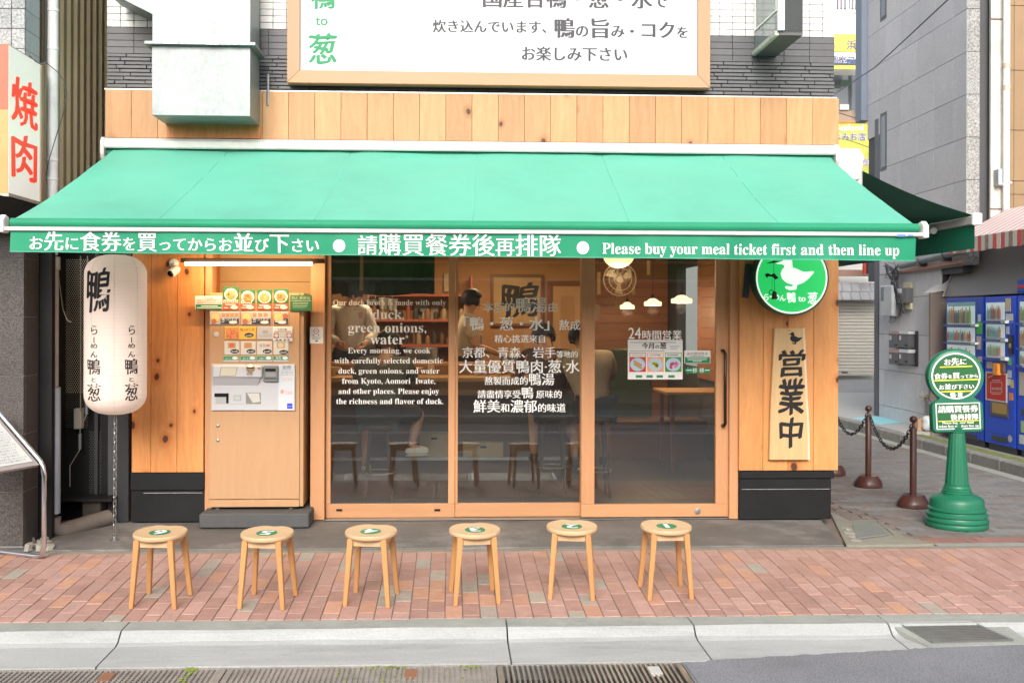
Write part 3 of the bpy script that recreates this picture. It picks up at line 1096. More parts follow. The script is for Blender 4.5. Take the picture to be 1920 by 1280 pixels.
# printed notices stuck on the door glass
def card(name, label, cat, Y, x0, y0, x1, y1, m_, thick=0.002):
    c0, c1 = at(x0, y1, Y), at(x1, y0, Y)
    o = bx(name, m_, None, c0.x, c1.x, Y - thick, Y, c0.z, c1.z)
    if label: tag(o, label, cat)
    return o


YS = YC + 0.0215
paper = flat('paper', (0.80, 0.78, 0.75), rough=0.7)
po = card('leek_poster', 'small white poster with three framed leek dishes on the sliding door glass', 'poster', YS, 1177, 637, 1280, 711, paper)
tb = TB(on_y(YS, base=0.003))
tb.line([('今月', 1.0), ('の', 0.7), ('葱', 1.05)], 1203, 1250, 653, smear=0.03, smy=0.01)
for y, a, b_ in ((641.5, 1181, 1268), (657.7, 1181, 1246), (649, 1256, 1274), (653, 1256, 1270)):
    tb.rect(a, y, b_, y + 0.7)
for i in range(3):
    for k in range(7): tb.rect(1185 + 33 * i + 3 * k, 664.2, 1187.2 + 33 * i + 3 * k, 666.5)
tb.build('lettering', black_print, po)
cols3 = [(0.55, 0.05, 0.04), (0.85, 0.35, 0.16), (0.09, 0.27, 0.07)]
for i in range(3):
    u0 = 1180 + 33.5 * i; u1 = u0 + 31
    TB(on_y(YS, base=0.0026)).rect(u0, 661, u1, 697).build('picture_frame', flat('card%d' % i, cols3[i]), po)
    TB(on_y(YS, base=0.0030)).rect(u0 + 1, 662, u1 - 1, 669).build('caption', paper, po)
    TB(on_y(YS, base=0.0032)).disc((u0 + u1) / 2, 683, 14, 12.5).build('plate', flat('plate_blue', (0.45, 0.58, 0.70)), po)
    tb = TB(on_y(YS, base=0.0036)); r = random.Random(i)
    for k in range(26):
        if i == 0:
            if k < 2: tb.poly([(u0 + 7, 678 + 5 * k), (u0 + 10, 675 + 5 * k), (u0 + 25, 684 + 5 * k), (u0 + 22, 687 + 5 * k)])
        else:
            a = r.uniform(0, 6.28); q = r.uniform(0, 9 if i == 2 else 6)
            tb.disc((u0 + u1) / 2 + q * cos(a), 683 + q * 0.85 * sin(a), r.uniform(1.2, 2.6), n=6)
    tb.build('food', [flat('food0', (0.50, 0.27, 0.09)), flat('food1', (0.82, 0.70, 0.06)), flat('food2', (0.72, 0.16, 0.28))][i], po)
tb = TB(on_y(YS, base=0.0026))
for k, u in enumerate((1192, 1212, 1231, 1253)): tb.rect(u, 703, u + 12, 708)
tb.build('caption', flat('card_green', (0.05, 0.24, 0.12)), po)
no = card('water_notice', 'white and green notice card beside the leek poster on the door glass', 'notice', YS, 1283, 657, 1332, 681, paper)
TB(on_y(YS, base=0.0026)).rect(1284, 669, 1331, 680.5).build('green_band', green_print, no)
TB(on_y(YS, base=0.003)).line('店内提供熱水', 1287, 1328, 665.5).rect(1294, 667, 1320, 667.7).build('lettering', grey_print, no)
TB(on_y(YS, base=0.003)).rect(1288, 671, 1327, 672).rect(1290, 673.6, 1325, 674.6).rect(1299, 676.6, 1316, 677.6).build('lettering', white_print, no)
mv = TB(on_y(YS, base=0.002)).poly([(1283, 694), (1290, 687), (1290, 689.5), (1309.3, 689.5), (1309.3, 699.5), (1290, 699.5), (1290, 702)]).poly([(1334, 694), (1327, 702), (1327, 699.5), (1310.3, 699.5), (1310.3, 689.5), (1327, 689.5), (1327, 687)])
mv_o = bpy.data.objects.new('slide_sticker', None); COL.objects.link(mv_o); mv_o.location = at(1308, 694, YS)
tag(mv_o, 'green double arrow sliding door sticker under the water notice', 'sticker')
mv.build('arrow', green_print, mv_o)
TB(on_y(YS, base=0.0026)).line('移', 1298, 1308, 698).line('移', 1311, 1321, 698).rect(1287, 693, 1297, 694.5).rect(1322, 693, 1331, 694.5).build('lettering', white_print, mv_o)

# no smoking sticker on the wooden post
ns = card('no_smoking_sticker', 'small white no smoking sticker on the wooden post right of the ticket machine', 'sticker', 0.0185, 581, 613, 606, 644, paper)
TB(on_y(0.0165)).ring(593, 620.5, 4.2, 5.4, 24).rect(589, 620, 597, 621).build('red_ring', red_print, ns)
TB(on_y(0.0165)).disc(588, 628, 1.3, n=8).disc(597.5, 628, 1.3, n=8).rect(585, 634.5, 600, 635.2).poly([(590, 638), (597, 638), (593.5, 641)]).rect(586, 632, 601, 632.6).build('lettering', grey_print, ns)

# ================================================================== main awning
aw = thing('awning', 'wide green retractable awning with white lettering on its hanging front', 'awning', at(880, 270, -0.1))
a0, a1 = at(188, 270, -0.14), at(1600, 270, -0.14)
ztop = at(880, 264, -0.14).z
XA0, XA1 = at(189, 270, -0.14).x, at(1573, 280, -0.14).x
cw = M('casing_white', (0.58, 0.575, 0.545), rough=0.45, var=0.05, grime=0.25, scale=2.0)
MB().prism([(XA0, 0.0, ztop), (XA0, -0.13, ztop - 0.005), (XA0, -0.155, ztop - 0.03), (XA0, -0.155, ztop - 0.075), (XA0, -0.145, ztop - 0.085), (XA0, -0.02, ztop - 0.05), (XA0, 0.0, ztop - 0.05)], (XA1 - XA0, 0, 0)).build('casing', cw, aw, smooth=30)
for s, x in ((1, XA0), (-1, XA1)):
    MB().prism([(x, 0.0, ztop + 0.004), (x, -0.135, ztop + 0.002), (x, -0.162, ztop - 0.03), (x, -0.162, ztop - 0.13), (x, -0.12, ztop - 0.2), (x, 0.0, ztop - 0.22)], (0.03 * s, 0, 0)).build('end_bracket', cw, aw, bevel=0.004)
MB().tube([(XA0 + 0.03, -0.075, ztop - 0.105), (XA1 - 0.03, -0.075, ztop - 0.105)], 0.042, 12).build('roller', fabric_dark, aw, smooth=True)
YB_ = -1.60
fl0, fr0 = XA0 + 0.09, XA1 - 0.06
fl1, fr1 = at(20, 414, YB_).x, at(1722, 424, YB_).x
fz0 = ztop - 0.075
fz1 = at(880, 417, YB_ + 0.03).z


def fab(u, v, dz=0.0):
    x = (fl0 + (fr0 - fl0) * u) * (1 - v) + (fl1 + (fr1 - fl1) * u) * v
    sag = -0.014 * sin(pi * v) - 0.012 * sin(pi * v) * cos(10 * pi * u)
    q_ = (u - 0.155) / 0.1725; e_ = abs(q_ - round(q_))
    wrk = 0.005 * sin(23 * u + 6 * v) + 0.004 * sin(61 * u * (0.6 + v)) * (1 - v) ** 2 - 0.007 * math.exp(-(e_ / 0.06) ** 2) * (1 - 0.4 * v) + 0.004 * sin(90 * (u + 0.3 * v)) * math.exp(-(e_ / 0.12) ** 2) * (1 - v)
    return Vector((x, -0.075 + (YB_ + 0.03 + 0.075) * v, fz0 + (fz1 - fz0) * v + sag + wrk + dz))


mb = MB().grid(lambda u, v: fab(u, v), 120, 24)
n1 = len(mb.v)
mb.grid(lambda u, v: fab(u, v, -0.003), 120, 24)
mb.build('fabric', fabric_top_lit, aw, smooth=60)
# sewn seams between the fabric widths
seam = M('seam', (0.10, 0.42, 0.31), rough=0.6)
for u in (0.155, 0.325, 0.50, 0.675, 0.845):
    MB().grid(lambda a, v: fab(u + (a - 0.5) * 0.0016, v, 0.0010), 1, 24).build('seam', seam, aw)
bz0, bz1 = at(20, 421, YB_), at(1722, 431, YB_)
bxa, bxb = at(11, 425, YB_).x, at(1727, 430, YB_).x
MB().tube([(fl1, YB_ + 0.01, bz0.z + 0.012), (fr1, YB_ + 0.01, bz1.z + 0.012)], 0.030, 10).build('hem_roll', fabric_val, aw, smooth=True)
MB().box(bxa, bxb, YB_ - 0.032, YB_ + 0.035, bz0.z - 0.040, bz0.z - 0.015).build('front_bar', cw, aw, bevel=0.004)
for x, s in ((bxa, -1), (bxb, 1)):
    MB().prism([(x, YB_ - 0.04, bz0.z - 0.05), (x, YB_ - 0.04, bz0.z + 0.03), (x, YB_, bz0.z + 0.062), (x, YB_ + 0.05, bz0.z + 0.05), (x, YB_ + 0.05, bz0.z - 0.05)], (0.035 * s, 0, 0)).build('end_cap', white_paint, aw, bevel=0.005)
MB().box(at(1678, 436, YB_).x, at(1694, 436, YB_).x, YB_ - 0.0335, YB_ - 0.032, bz0.z - 0.043, bz0.z - 0.028).box(at(1698, 436, YB_).x, at(1708, 436, YB_).x, YB_ - 0.0335, YB_ - 0.032, bz0.z - 0.040, bz0.z - 0.030).build('maker_label', flat('label_blue', (0.12, 0.25, 0.55)), aw)
# folding arms under the fabric
for xr, s in ((XA0 + 0.55, 1), (XA1 - 0.9, -1)):
    MB().tube([(xr, -0.12, ztop - 0.16), (xr + 0.75 * s, -0.85, bz0.z + 0.22)], 0.022, 8).tube([(xr + 0.75 * s, -0.85, bz0.z + 0.22), (xr + 0.1 * s, YB_ + 0.02, bz0.z - 0.03)], 0.02, 8).build('folding_arm', cw, aw, smooth=True)
YV = YB_ - 0.012


def vwave(px_, t):
    return t * max(0.0, 1) * (0.012 * sin(px_ * 0.021) + 0.007 * sin(px_ * 0.057 + 1) + 0.004 * sin(px_ * 0.13))


def vmap(u, v, l):
    k_ = (u - 20) / 1698.0
    t = (v - (430 + 10 * k_)) / (42.5 + 7 * k_)
    p = at(u, v, YV)
    p.y = YV - vwave(u, t) - (0.0022 + l * 0.0005)
    return p


def val(u, v):
    px_ = 20 + (1718 - 20) * u
    top = 430 + 10 * u; bot = 472.5 + 17 * u
    p = at(px_, top + (bot - top) * v, YV)
    p.y = YV - vwave(px_, v)
    return p


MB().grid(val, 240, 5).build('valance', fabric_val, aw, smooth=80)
MB().grid(lambda u, v: val(u, 0.955 + 0.045 * v) + Vector((0, -0.0012, 0)), 240, 1).build('hem', M('hem_green', (0.05, 0.32, 0.2)), aw, smooth=80)
tb = TB(vmap)
sl = 0.0085
K = 1.38
smb = 0.02
tb.line([('お', 1), ('先', K), ('に', 1), ('食券', K), ('を', 1), ('買', K), ('ってからお', 1), ('並', K), ('び', 1), ('下', K), ('さい', 1)], 54, 600, 466.5, slope=sl, smear=smb, res=3)
tb.line([('請', 1), ('購買餐券後', 1.13), ('再', 0.95), ('排隊', 1.13)], 670, 1053, 474.2, slope=sl, smear=0.012, res=3)
tb.disc(636, 461, 11.5, 12)
tb.disc(1093, 464.5, 11.5, 12)
tb.line(serif('Please buy your meal ticket first and then line up'), 1129, 1688, 475.5, slope=0.0062, ar=1.12, res=3)
tb.build('lettering', white_print, aw)

# ---------------- side awning round the corner, seen from below
sa = thing('side_awning', 'green awning over the side street with its dark underside showing', 'awning', (3.1, 0.2, 2.9))
YS0, YS1 = 0.02, 3.4
p0 = at(1617, 318, YS0); p1 = at(1830, 403, YS0)
MB().box(3.085, p0.x + 0.0, YS0 - 0.02, YS1, p0.z - 0.16, p0.z + 0.13).build('casing', cw, sa, bevel=0.02)
MB().prism([(3.075, YS0 - 0.05, at(1567, 279, YS0).z), (at(1608, 282, YS0).x, YS0 - 0.05, at(1608, 281, YS0).z), (at(1616, 300, YS0).x, YS0 - 0.05, at(1616, 296, YS0).z), (at(1608, 335, YS0).x, YS0 - 0.05, at(1608, 337, YS0).z), (at(1590, 342, YS0).x, YS0 - 0.05, at(1590, 341, YS0).z), (3.075, YS0 - 0.05, at(1590, 341, YS0).z)], (0, 0.028, 0)).build('end_cap', white_paint, sa, bevel=0.006)
mb = MB()
for dz in (0, -0.003):
    mb.grid(lambda u, v: Vector((p0.x + (p1.x - p0.x) * u, YS0 + 0.03 + (YS1 - YS0 - 0.06) * v, p0.z + (p1.z - p0.z) * u - 0.03 * sin(pi * u) + dz)), 16, 20)
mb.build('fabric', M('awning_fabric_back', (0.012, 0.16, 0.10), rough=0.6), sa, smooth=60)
MB().box(p1.x - 0.03, p1.x + 0.02, YS0, YS1, p1.z - 0.075, p1.z - 0.01).build('front_bar', cw, sa, bevel=0.006)
MB().box(p1.x - 0.045, p1.x + 0.035, YS0 - 0.04, YS0, p1.z - 0.085, p1.z + 0.012).build('end_cap', white_paint, sa, bevel=0.008)
MB().tube([(p1.x - 0.05, YS0 + 0.75, p1.z - 0.07), (p0.x + 0.1, YS0 + 1.6, p0.z - 0.13)], 0.022, 8).tube([(p1.x - 0.08, YS0 + 0.55, p1.z - 0.08), (p1.x - 0.02, YS0 + 0.75, p1.z - 0.06)], 0.03, 8).build('folding_arm', cw, sa, smooth=True)
mb = MB()
for k in (0, 1):
    mb.grid(lambda u, v: Vector((p1.x - 0.006 + 0.003 * k + 0.012 * v * sin(9 * u), YS0 + 0.015 + (YS1 - YS0 - 0.03) * u, p1.z - 0.07 - 0.20 * v)), 40, 3)
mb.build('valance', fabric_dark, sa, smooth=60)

# ================================================================== big sign board
sb = thing('shop_signboard', 'large white signboard in a pale wooden frame above the awning', 'signboard', at(935, 80, -0.1))
YSG = -0.13
sx0, sx1 = at(538, 80, YSG).x, at(1332, 80, YSG).x
szb = at(935, 160, YSG).z; szt = szb + 1.5
fw_ = 0.098
sbf = W('sign_frame_wood', (0.46, 0.27, 0.16), (0.40, 0.22, 0.12), 'X', rand=0.03, grain=0.5)
sbz = W('sign_frame_wood_up', (0.46, 0.27, 0.16), (0.40, 0.22, 0.12), 'Z', rand=0.03, grain=0.5)
MB().prism([(sx0, YSG, szb), (sx1, YSG, szb), (sx1 - fw_, YSG, szb + fw_), (sx0 + fw_, YSG, szb + fw_)], (0, 0.11, 0)).build('frame_bottom', sbf, sb, bevel=0.003)
MB().prism([(sx0, YSG, szt), (sx1, YSG, szt), (sx1 - fw_, YSG, szt - fw_), (sx0 + fw_, YSG, szt - fw_)], (0, 0.11, 0)).build('frame_top', sbf, sb, bevel=0.003)
MB().prism([(sx0, YSG, szb + 0.001), (sx0, YSG, szt - 0.001), (sx0 + fw_, YSG, szt - fw_), (sx0 + fw_, YSG, szb + fw_)], (0, 0.11, 0)).build('frame_side', sbz, sb, bevel=0.003)
MB().prism([(sx1, YSG, szb + 0.001), (sx1, YSG, szt - 0.001), (sx1 - fw_, YSG, szt - fw_), (sx1 - fw_, YSG, szb + fw_)], (0, 0.11, 0)).build('frame_side', sbz, sb, bevel=0.003)
bx('panel', flat('sign_white', (0.56, 0.57, 0.58), rough=0.35), sb, sx0 + fw_ - 0.01, sx1 - fw_ + 0.01, YSG + 0.03, YSG + 0.05, szb + fw_ - 0.01, szt - fw_ + 0.01)
S1 = on_y(YSG + 0.03)
tb = TB(S1)
brush = dict(smear=0.025, smy=0.012, wob=0.02, res=3)
tb.char('鴨', 584, -26, 628, 17, **brush)
tb.char('to', 592, 33, 614, 48, smear=0.02)
tb.char('葱', 580, 64, 630, 119, **brush)
tb.build('lettering', flat('brush_green', (0.02, 0.25, 0.10)), sb)
tb = TB(S1)
tb.line([('国産合鴨・葱・水', 1), ('で', 0.75)], 903, 1253, 11, slope=0.008, smear=0.03, res=3)
tb.line([('炊き込んでいます、', 1)], 811, 1041, 59, slope=0.009, smear=0.03, res=3)
tb.line([('鴨', 1.5), ('の', 1), ('旨', 1.5), ('み・', 1), ('コク', 1.3), ('を', 0.9)], 1038, 1292, 68, slope=0.009, smear=0.036, res=3)
tb.line('お楽しみ下さい', 976, 1178, 111.5, slope=0.010, smear=0.03, res=3)
tb.build('lettering', grey_print, sb)

# ================================================================== exhaust duct
du = thing('exhaust_duct', 'galvanised square exhaust duct hanging in front of the tiled wall', 'duct', at(386, 120, -0.2))
YD = -0.45
c = lambda u, v, Y=YD: at(u, v, Y)
L0, R0 = c(285, 216).x, c(469, 217).x
zb_, zt_ = c(376, 217).z, c(376, 84).z
lower = MB()
lower.hexa([(L0, YD, zb_), (R0, YD, zb_), (R0 + 0.0, -0.085, zb_ - 0.0), (L0, -0.085, zb_)],
           [(L0 - 0.003, YD, zt_), (R0, YD, zt_), (R0, -0.085, zt_), (L0 - 0.003, -0.085, zt_)])
lower.build('lower_box', galv, du, bevel=0.002)
fz = zt_
fl = MB()
for (xa, xb, ya, yb) in ((L0 - 0.045, R0 + 0.045, YD - 0.045, YD - 0.002), (L0 - 0.045, L0 - 0.001, YD - 0.001, -0.07), (R0 + 0.001, R0 + 0.045, YD - 0.001, -0.07)):
    fl.box(xa, xb, ya, yb, fz - 0.012, fz + 0.012)
fl.build('flange', galv, du, bevel=0.002)
MB().box(L0 + 0.09, L0 + 0.2, YD - 0.053, YD - 0.046, fz - 0.010, fz + 0.010).box(L0 + 0.40, L0 + 0.50, YD - 0.053, YD - 0.046, fz - 0.012, fz + 0.009).box(L0 + 0.60, L0 + 0.64, YD - 0.053, YD - 0.046, fz - 0.010, fz + 0.010).build('clip', white_paint, du)
up_z = fz + 0.013
k_ = c(285, 27).z
MB().prism([(L0 + 0.0, YD, up_z), (R0, YD, up_z), (R0, YD, up_z + 1.4), (L0 - 0.35, YD, up_z + 1.4), (L0 - 0.35, YD, c(262, 3).z + 0.08), (L0 + 0.0, YD, k_)], (0, 0.365, 0)).build('upper_box', galv, du, bevel=0.002)
TB(on_y(YD)).char('区', 397, 54, 408, 64).char('内', 397, 40, 409, 51).build('lettering', M('faint_ink', (0.33, 0.36, 0.35), metal=0.3), du)
MB().box(c(313, 240, -0.061).x, c(489, 240, -0.061).x, -0.086, -0.0605, c(400, 260, -0.07).z, c(400, 235, -0.07).z).build('backing_board', cedar, du)
MB().tube([(R0 + 0.06, -0.06, zt_ - 0.12), (R0 + 0.06, -0.06, zb_ + 0.16)], 0.012, 6).build('conduit', steel, du)

# projecting side sign at the top right
ps = thing('projecting_sign', 'dark projecting sign box on the tiled wall with ribbed front and glazed sides', 'sign', at(1460, 40, -0.3))
YP = -0.62
x0, x1 = at(1459, 40, YP).x, at(1507, 40, YP).x
zb_ = at(1480, 65, YP).z; zt_ = zb_ + 1.1
MB().box(x0 + 0.02, x1, YP + 0.02, 0.0, zb_ + 0.02, zt_).build('body', M('sign_dark', (0.06, 0.07, 0.07), rough=0.4), ps)
MB().box(x0, x0 + 0.05, YP - 0.002, YP + 0.019, zb_ + 0.03, zt_).build('front_edge', M('alu_white', (0.72, 0.74, 0.78), rough=0.3, metal=0.2), ps, bevel=0.003)
mb = MB()
xx = x0 + 0.055
while xx < x1 - 0.006:
    mb.box(xx, xx + 0.0035, YP + 0.012, YP + 0.019, zb_ + 0.03, zt_); xx += 0.007
tag(mb.build('rib', flat('rib_dark', (0.09, 0.10, 0.10)), ps), kind='stuff')
MB().box(x0 + 0.021, x1, YP + 0.02, -0.001, zb_ + 0.0, zb_ + 0.019).build('underside', M('sign_under', (0.10, 0.10, 0.10), rough=0.6), ps)
MB().box(x0 - 0.012, x0 + 0.02, YP + 0.03, -0.002, zb_ - 0.0, zb_ + 0.035).build('sill', M('weathered_alu', (0.45, 0.46, 0.40), var=0.3, scale=12), ps, bevel=0.003)
MB().box(x0 + 0.012, x0 + 0.0195, YP + 0.03, -0.01, zb_ + 0.036, zt_).build('glass_side', flat('glass_teal', (0.12, 0.17, 0.17), rough=0.06, spec=0.9), ps)
mb = MB()
for y_ in (YP + 0.06, -0.03): mb.box(x0 + 0.004, x0 + 0.0118, y_, y_ + 0.014, zb_ + 0.19, zt_)
mb.box(x0 + 0.004, x0 + 0.0118, YP + 0.0745, -0.0305, zb_ + 0.19, zb_ + 0.204)
mb.build('white_trim', white_paint, ps)

# ================================================================== lantern
YL = -0.60
lc = at(217, 628, YL)
lw = (at(274, 628, YL).x - at(161, 628, YL).x) / 2
lz0, lz1 = at(217, 776, YL).z, at(217, 478, YL).z
ln = thing('paper_lantern', 'tall white cylindrical lantern lettered in black brush strokes beside the black wall', 'lantern', (lc.x, YL, lz0))
H = lz1 - lz0


def lrad(t):                       # t = 0 bottom, 1 top
    e = 0.13
    a = 1.0
    if t < e: q = 1 - t / e; a = 0.30 + 0.70 * (1 - q ** 2.3) ** 0.6
    if t > 1 - e: q = 1 - (1 - t) / e; a = 0.30 + 0.70 * (1 - q ** 2.3) ** 0.6
    return lw * max(a, 0.05)


lm, lt, lb = nodes_of('lantern_skin')
lb.inputs['Base Color'].default_value = (0.56, 0.47, 0.42, 1)
lb.inputs['Roughness'].default_value = 0.6; lb.inputs['Specular IOR Level'].default_value = 0.2
lb.inputs['Emission Color'].default_value = (1.0, 0.74, 0.58, 1)
lb.inputs['Emission Strength'].default_value = 0.20
prof_ = []
nr = 96
for i in range(nr + 1):
    t = i / nr
    r = lrad(t) * (1 - 0.004 * (1 if i % 4 == 0 else 0))
    prof_.append((r, t * H))
MB().lathe((lc.x, YL, lz0), prof_, 48).build('skin', lm, ln, smooth=70)
MB().lathe((lc.x, YL, lz0), [(lw * 0.25, -0.006), (lw * 0.25, 0.012)], 24).lathe((lc.x, YL, lz1), [(lw * 0.25, -0.012), (lw * 0.25, 0.02)], 24).build('ring', black_paint, ln, smooth=True)
rl = M('rib_line', (0.50, 0.42, 0.38))
mb = MB()
for k in range(8):
    a = 2 * pi * (k + 0.33) / 8
    mb.tube([(lc.x + (lrad(i / 40) + 0.0003) * cos(a), YL + (lrad(i / 40) + 0.0003) * sin(a), lz0 + H * i / 40) for i in range(41)], 0.0012, 4)
mb.build('panel_seam', rl, ln)
mb = MB()
for k in range(3, 46):
    t = k / 48
    mb.tube([(lc.x + (lrad(t) + 0.0002) * cos(2 * pi * i / 40), YL + (lrad(t) + 0.0002) * sin(2 * pi * i / 40), lz0 + H * t) for i in range(40)], 0.0007, 3, closed=True)
tag(mb.build('hoop', M('hoop_line', (0.62, 0.52, 0.46)), ln), kind='stuff')


def lmap(u, v, l):
    """picture column and row on the front of the lantern"""
    s = min(0.985, max(-0.985, (u - 217.5) / 56.5))
    z = at(217, v, YL - lw).z
    t = (z - lz0) / H
    r = lrad(min(1, max(0, t))) + 0.0016 + 0.0004 * l
    a = math.asin(s) + 0.315
    return Vector((lc.x + r * sin(a), YL - r * cos(a), z))


tb = TB(lmap)
lb_ = dict(smear=0.022, smy=0.01, wob=0.018, res=3)
tb.char('鴨', 166, 503, 206, 585, sk=0.08, **lb_)
for xc in (180, 245):
    lb2 = dict(smear=0.015, res=3, wob=0.02)
    tb.char('ら', xc - 5, 610, xc + 6, 627, **lb2)
    tb.rect(xc - 0.8, 632, xc + 0.8, 643)
    tb.char('め', xc - 6, 644, xc + 6, 653, **lb2)
    tb.char('ん', xc - 6, 659, xc + 6, 670, **lb2)
    tb.char('鴨', xc - 11, 673, xc + 11, 702, **lb2)
    tb.char('と', xc - 4, 708, xc + 4, 716, **lb2)
    tb.char('葱', xc - 11, 720, xc + 11, 752, **lb2)
tb.build('lettering', black_print, ln)


def chain(name, label, pts, pitch, wr, wd, m_, cat='chain', horiz=False):
    """real links along a polyline"""
    L = 0; segs = []
    for a, b_ in zip(pts[:-1], pts[1:]): segs.append((L, (b_ - a).length, a, b_)); L += (b_ - a).length
    n = int(L / pitch)
    t = thing(name, label, cat, pts[-1])
    h = pitch * 0.66
    link = []
    for k in range(14):
        a = 2 * pi * k / 14
        link.append(Vector((wd * 0.5 * cos(a), 0, (h - wd * 0.5) * (1 if sin(a) > 0 else -1) * 1.0 + wd * 0.5 * sin(a))))
    me = MB().tube(link, wr, 5, closed=True).mesh('link', m_, smooth=60)
    for i in range(n):
        s = (i + 0.5) * pitch
        for (l0, ll, a, b_) in segs:
            if s <= l0 + ll:
                p = a + (b_ - a) * ((s - l0) / ll); d = (b_ - a).normalized(); break
        o = piece('link', me, t, p)
        q = d.to_track_quat('Z', 'Y')
        o.rotation_mode = 'QUATERNION'
        from mathutils import Quaternion
        o.rotation_quaternion = q @ Quaternion((0, 0, 1), (pi / 2 if i % 2 else 0) + 0.35)
    return t


cz = at(216, 785, YL).z
gl_ = at(215, 1012, -0.6)
ch = chain('lantern_chain', 'steel chain hanging from the lantern down to the concrete step', [Vector((lc.x, YL, lz0)), Vector((lc.x - 0.004, YL, 0.02))], 0.033, 0.0032, 0.022, steel)
MB().lathe((lc.x - 0.004, YL, -0.012), [(0.03, 0.0), (0.03, 0.006), (0.012, 0.010), (0.010, 0.03)], 12).build('floor_hook', steel, ch, smooth=True)

# security camera
cp = at(325, 500, -0.1)
sc_ = thing('security_camera', 'small white dome head security camera on the knotty cedar boards', 'camera', cp)
MB().lathe((cp.x - 0.01, -0.03, cp.z + 0.03), [(0.036, 0), (0.036, -0.02), (0.02, -0.03)], 16, 'Y').tube([(cp.x - 0.01, -0.05, cp.z + 0.03), (cp.x, -0.09, cp.z)], 0.012, 8).build('mount', white_paint, sc_, smooth=True)
m4 = Matrix.Translation((cp.x + 0.01, -0.12, cp.z - 0.035)) @ Matrix.Rotation(radians(-25), 4, 'Z') @ Matrix.Rotation(radians(28), 4, 'X')
MB().lathe((0, 0, 0), [(0.001, 0.055), (0.026, 0.05), (0.034, 0.03), (0.035, -0.035), (0.030, -0.045)], 18, 'Y').xf(m4).build('housing', white_paint, sc_, smooth=50)
MB().lathe((0, 0, 0), [(0.027, -0.040), (0.022, -0.052), (0.001, -0.056)], 16, 'Y').xf(m4).build('lens', flat('lens_black', (0.01, 0.01, 0.012), rough=0.08), sc_, smooth=True)
MB().tube([(cp.x - 0.02, -0.04, cp.z + 0.02), (cp.x - 0.035, -0.05, cp.z - 0.05), (cp.x - 0.02, -0.06, cp.z - 0.06), (cp.x - 0.01, -0.045, cp.z + 0.01)], 0.003, 5).build('cable', white_paint, sc_)

# tube light over the ticket machine
tl_ = thing('tube_light', 'lit fluorescent tube mounted above the ticket machine', 'light', at(465, 490, -0.3))
YT = -0.30
ta, tb_ = at(347, 494.5, YT), at(585, 494.5, YT)
MB().tube([ta, tb_], 0.0135, 12).build('tube', M('tube_glow', (0.9, 0.8, 0.7), emit=(1.0, 0.72, 0.42), es=5.0), tl_, smooth=True)
MB().box(ta.x - 0.04, tb_.x + 0.09, YT + 0.02, YT + 0.075, ta.z + 0.012, ta.z + 0.045).build('housing', M('brown_metal', (0.10, 0.06, 0.04), rough=0.5), tl_, bevel=0.003)
MB().box(ta.x + 0.1, ta.x + 0.13, YT + 0.075, -0.03, ta.z + 0.02, ta.z + 0.04).box(tb_.x - 0.05, tb_.x - 0.02, YT + 0.075, 0.02, ta.z + 0.02, ta.z + 0.04).build('bracket', MC['brown_metal'], tl_)
tl = bpy.data.lights.new('tube_glow', 'AREA'); tl.shape = 'RECTANGLE'; tl.size = (tb_ - ta).length; tl.size_y = 0.03
tl.energy = 7; tl.color = (1.0, 0.66, 0.36)
tlo = bpy.data.objects.new('tube_lamp', tl); COL.objects.link(tlo); tlo.parent = tl_
tlo.location = (ta + tb_) / 2 + Vector((0, 0.0, -0.018)) - tl_.location
tlo.rotation_euler = (radians(55), 0, 0)

# ================================================================== ticket machine
YM = -0.10
mx0, mx1 = at(391.5, 800, YM).x, at(568.5, 800, YM).x
mz0, mz1 = at(480, 950, YM).z, at(480, 549, YM).z
pl = bx('plinth', M('plinth_concrete', (0.085, 0.085, 0.085), rough=0.8, var=0.15, scale=5, bump=0.1), None, at(373, 980, -0.26).x, at(579, 980, -0.26).x, -0.26, 0.44, 0.0, mz0 - 0.022, bevel=0.008)
tag(pl, 'low dark concrete plinth under the ticket machine', 'plinth')
tm = thing('ticket_machine', 'beech fronted meal ticket vending machine with pictured buttons in the lit alcove', 'ticket machine', ((mx0 + mx1) / 2, YM, mz0 - 0.02))
tmw = W('machine_front', (0.52, 0.305, 0.16), (0.45, 0.24, 0.115), 'Z', rand=0.0, grain=0.7)
MB().box(mx0, mx1, YM + 0.016, YM + 0.42, mz0, mz1).build('cabinet', tmw, tm, bevel=0.003)
MB().box(mx0 + 0.002, mx1 - 0.03, YM, YM + 0.0155, mz0 + 0.062, mz1 - 0.0).build('door_panel', tmw, tm, bevel=0.002)
MB().box(mx0 + 0.002, mx1 - 0.03, YM, YM + 0.0155, mz0 + 0.0, mz0 + 0.055).build('kick_panel', tmw, tm, bevel=0.002)
for x in (mx0 + 0.06, mx1 - 0.1):
    MB().lathe((x, YM + 0.05, mz0 - 0.022), [(0.02, 0), (0.02, 0.006), (0.008, 0.012), (0.008, 0.022)], 12).build('foot', steel, tm, smooth=True)
T = on_y(YM)


def tbox(name, u0, v0, u1, v1, d, m_, b=0.002, lab=None, Y=None, par=None):
    Y = YM if Y is None else Y
    a, c2 = at(u0, v1, Y - d), at(u1, v0, Y - d)
    o = MB().box(a.x, c2.x, Y - d, Y - 0.0003, a.z, c2.z).build(name, m_, par or tm, bevel=b)
    if lab: o['label'] = lab
    return o


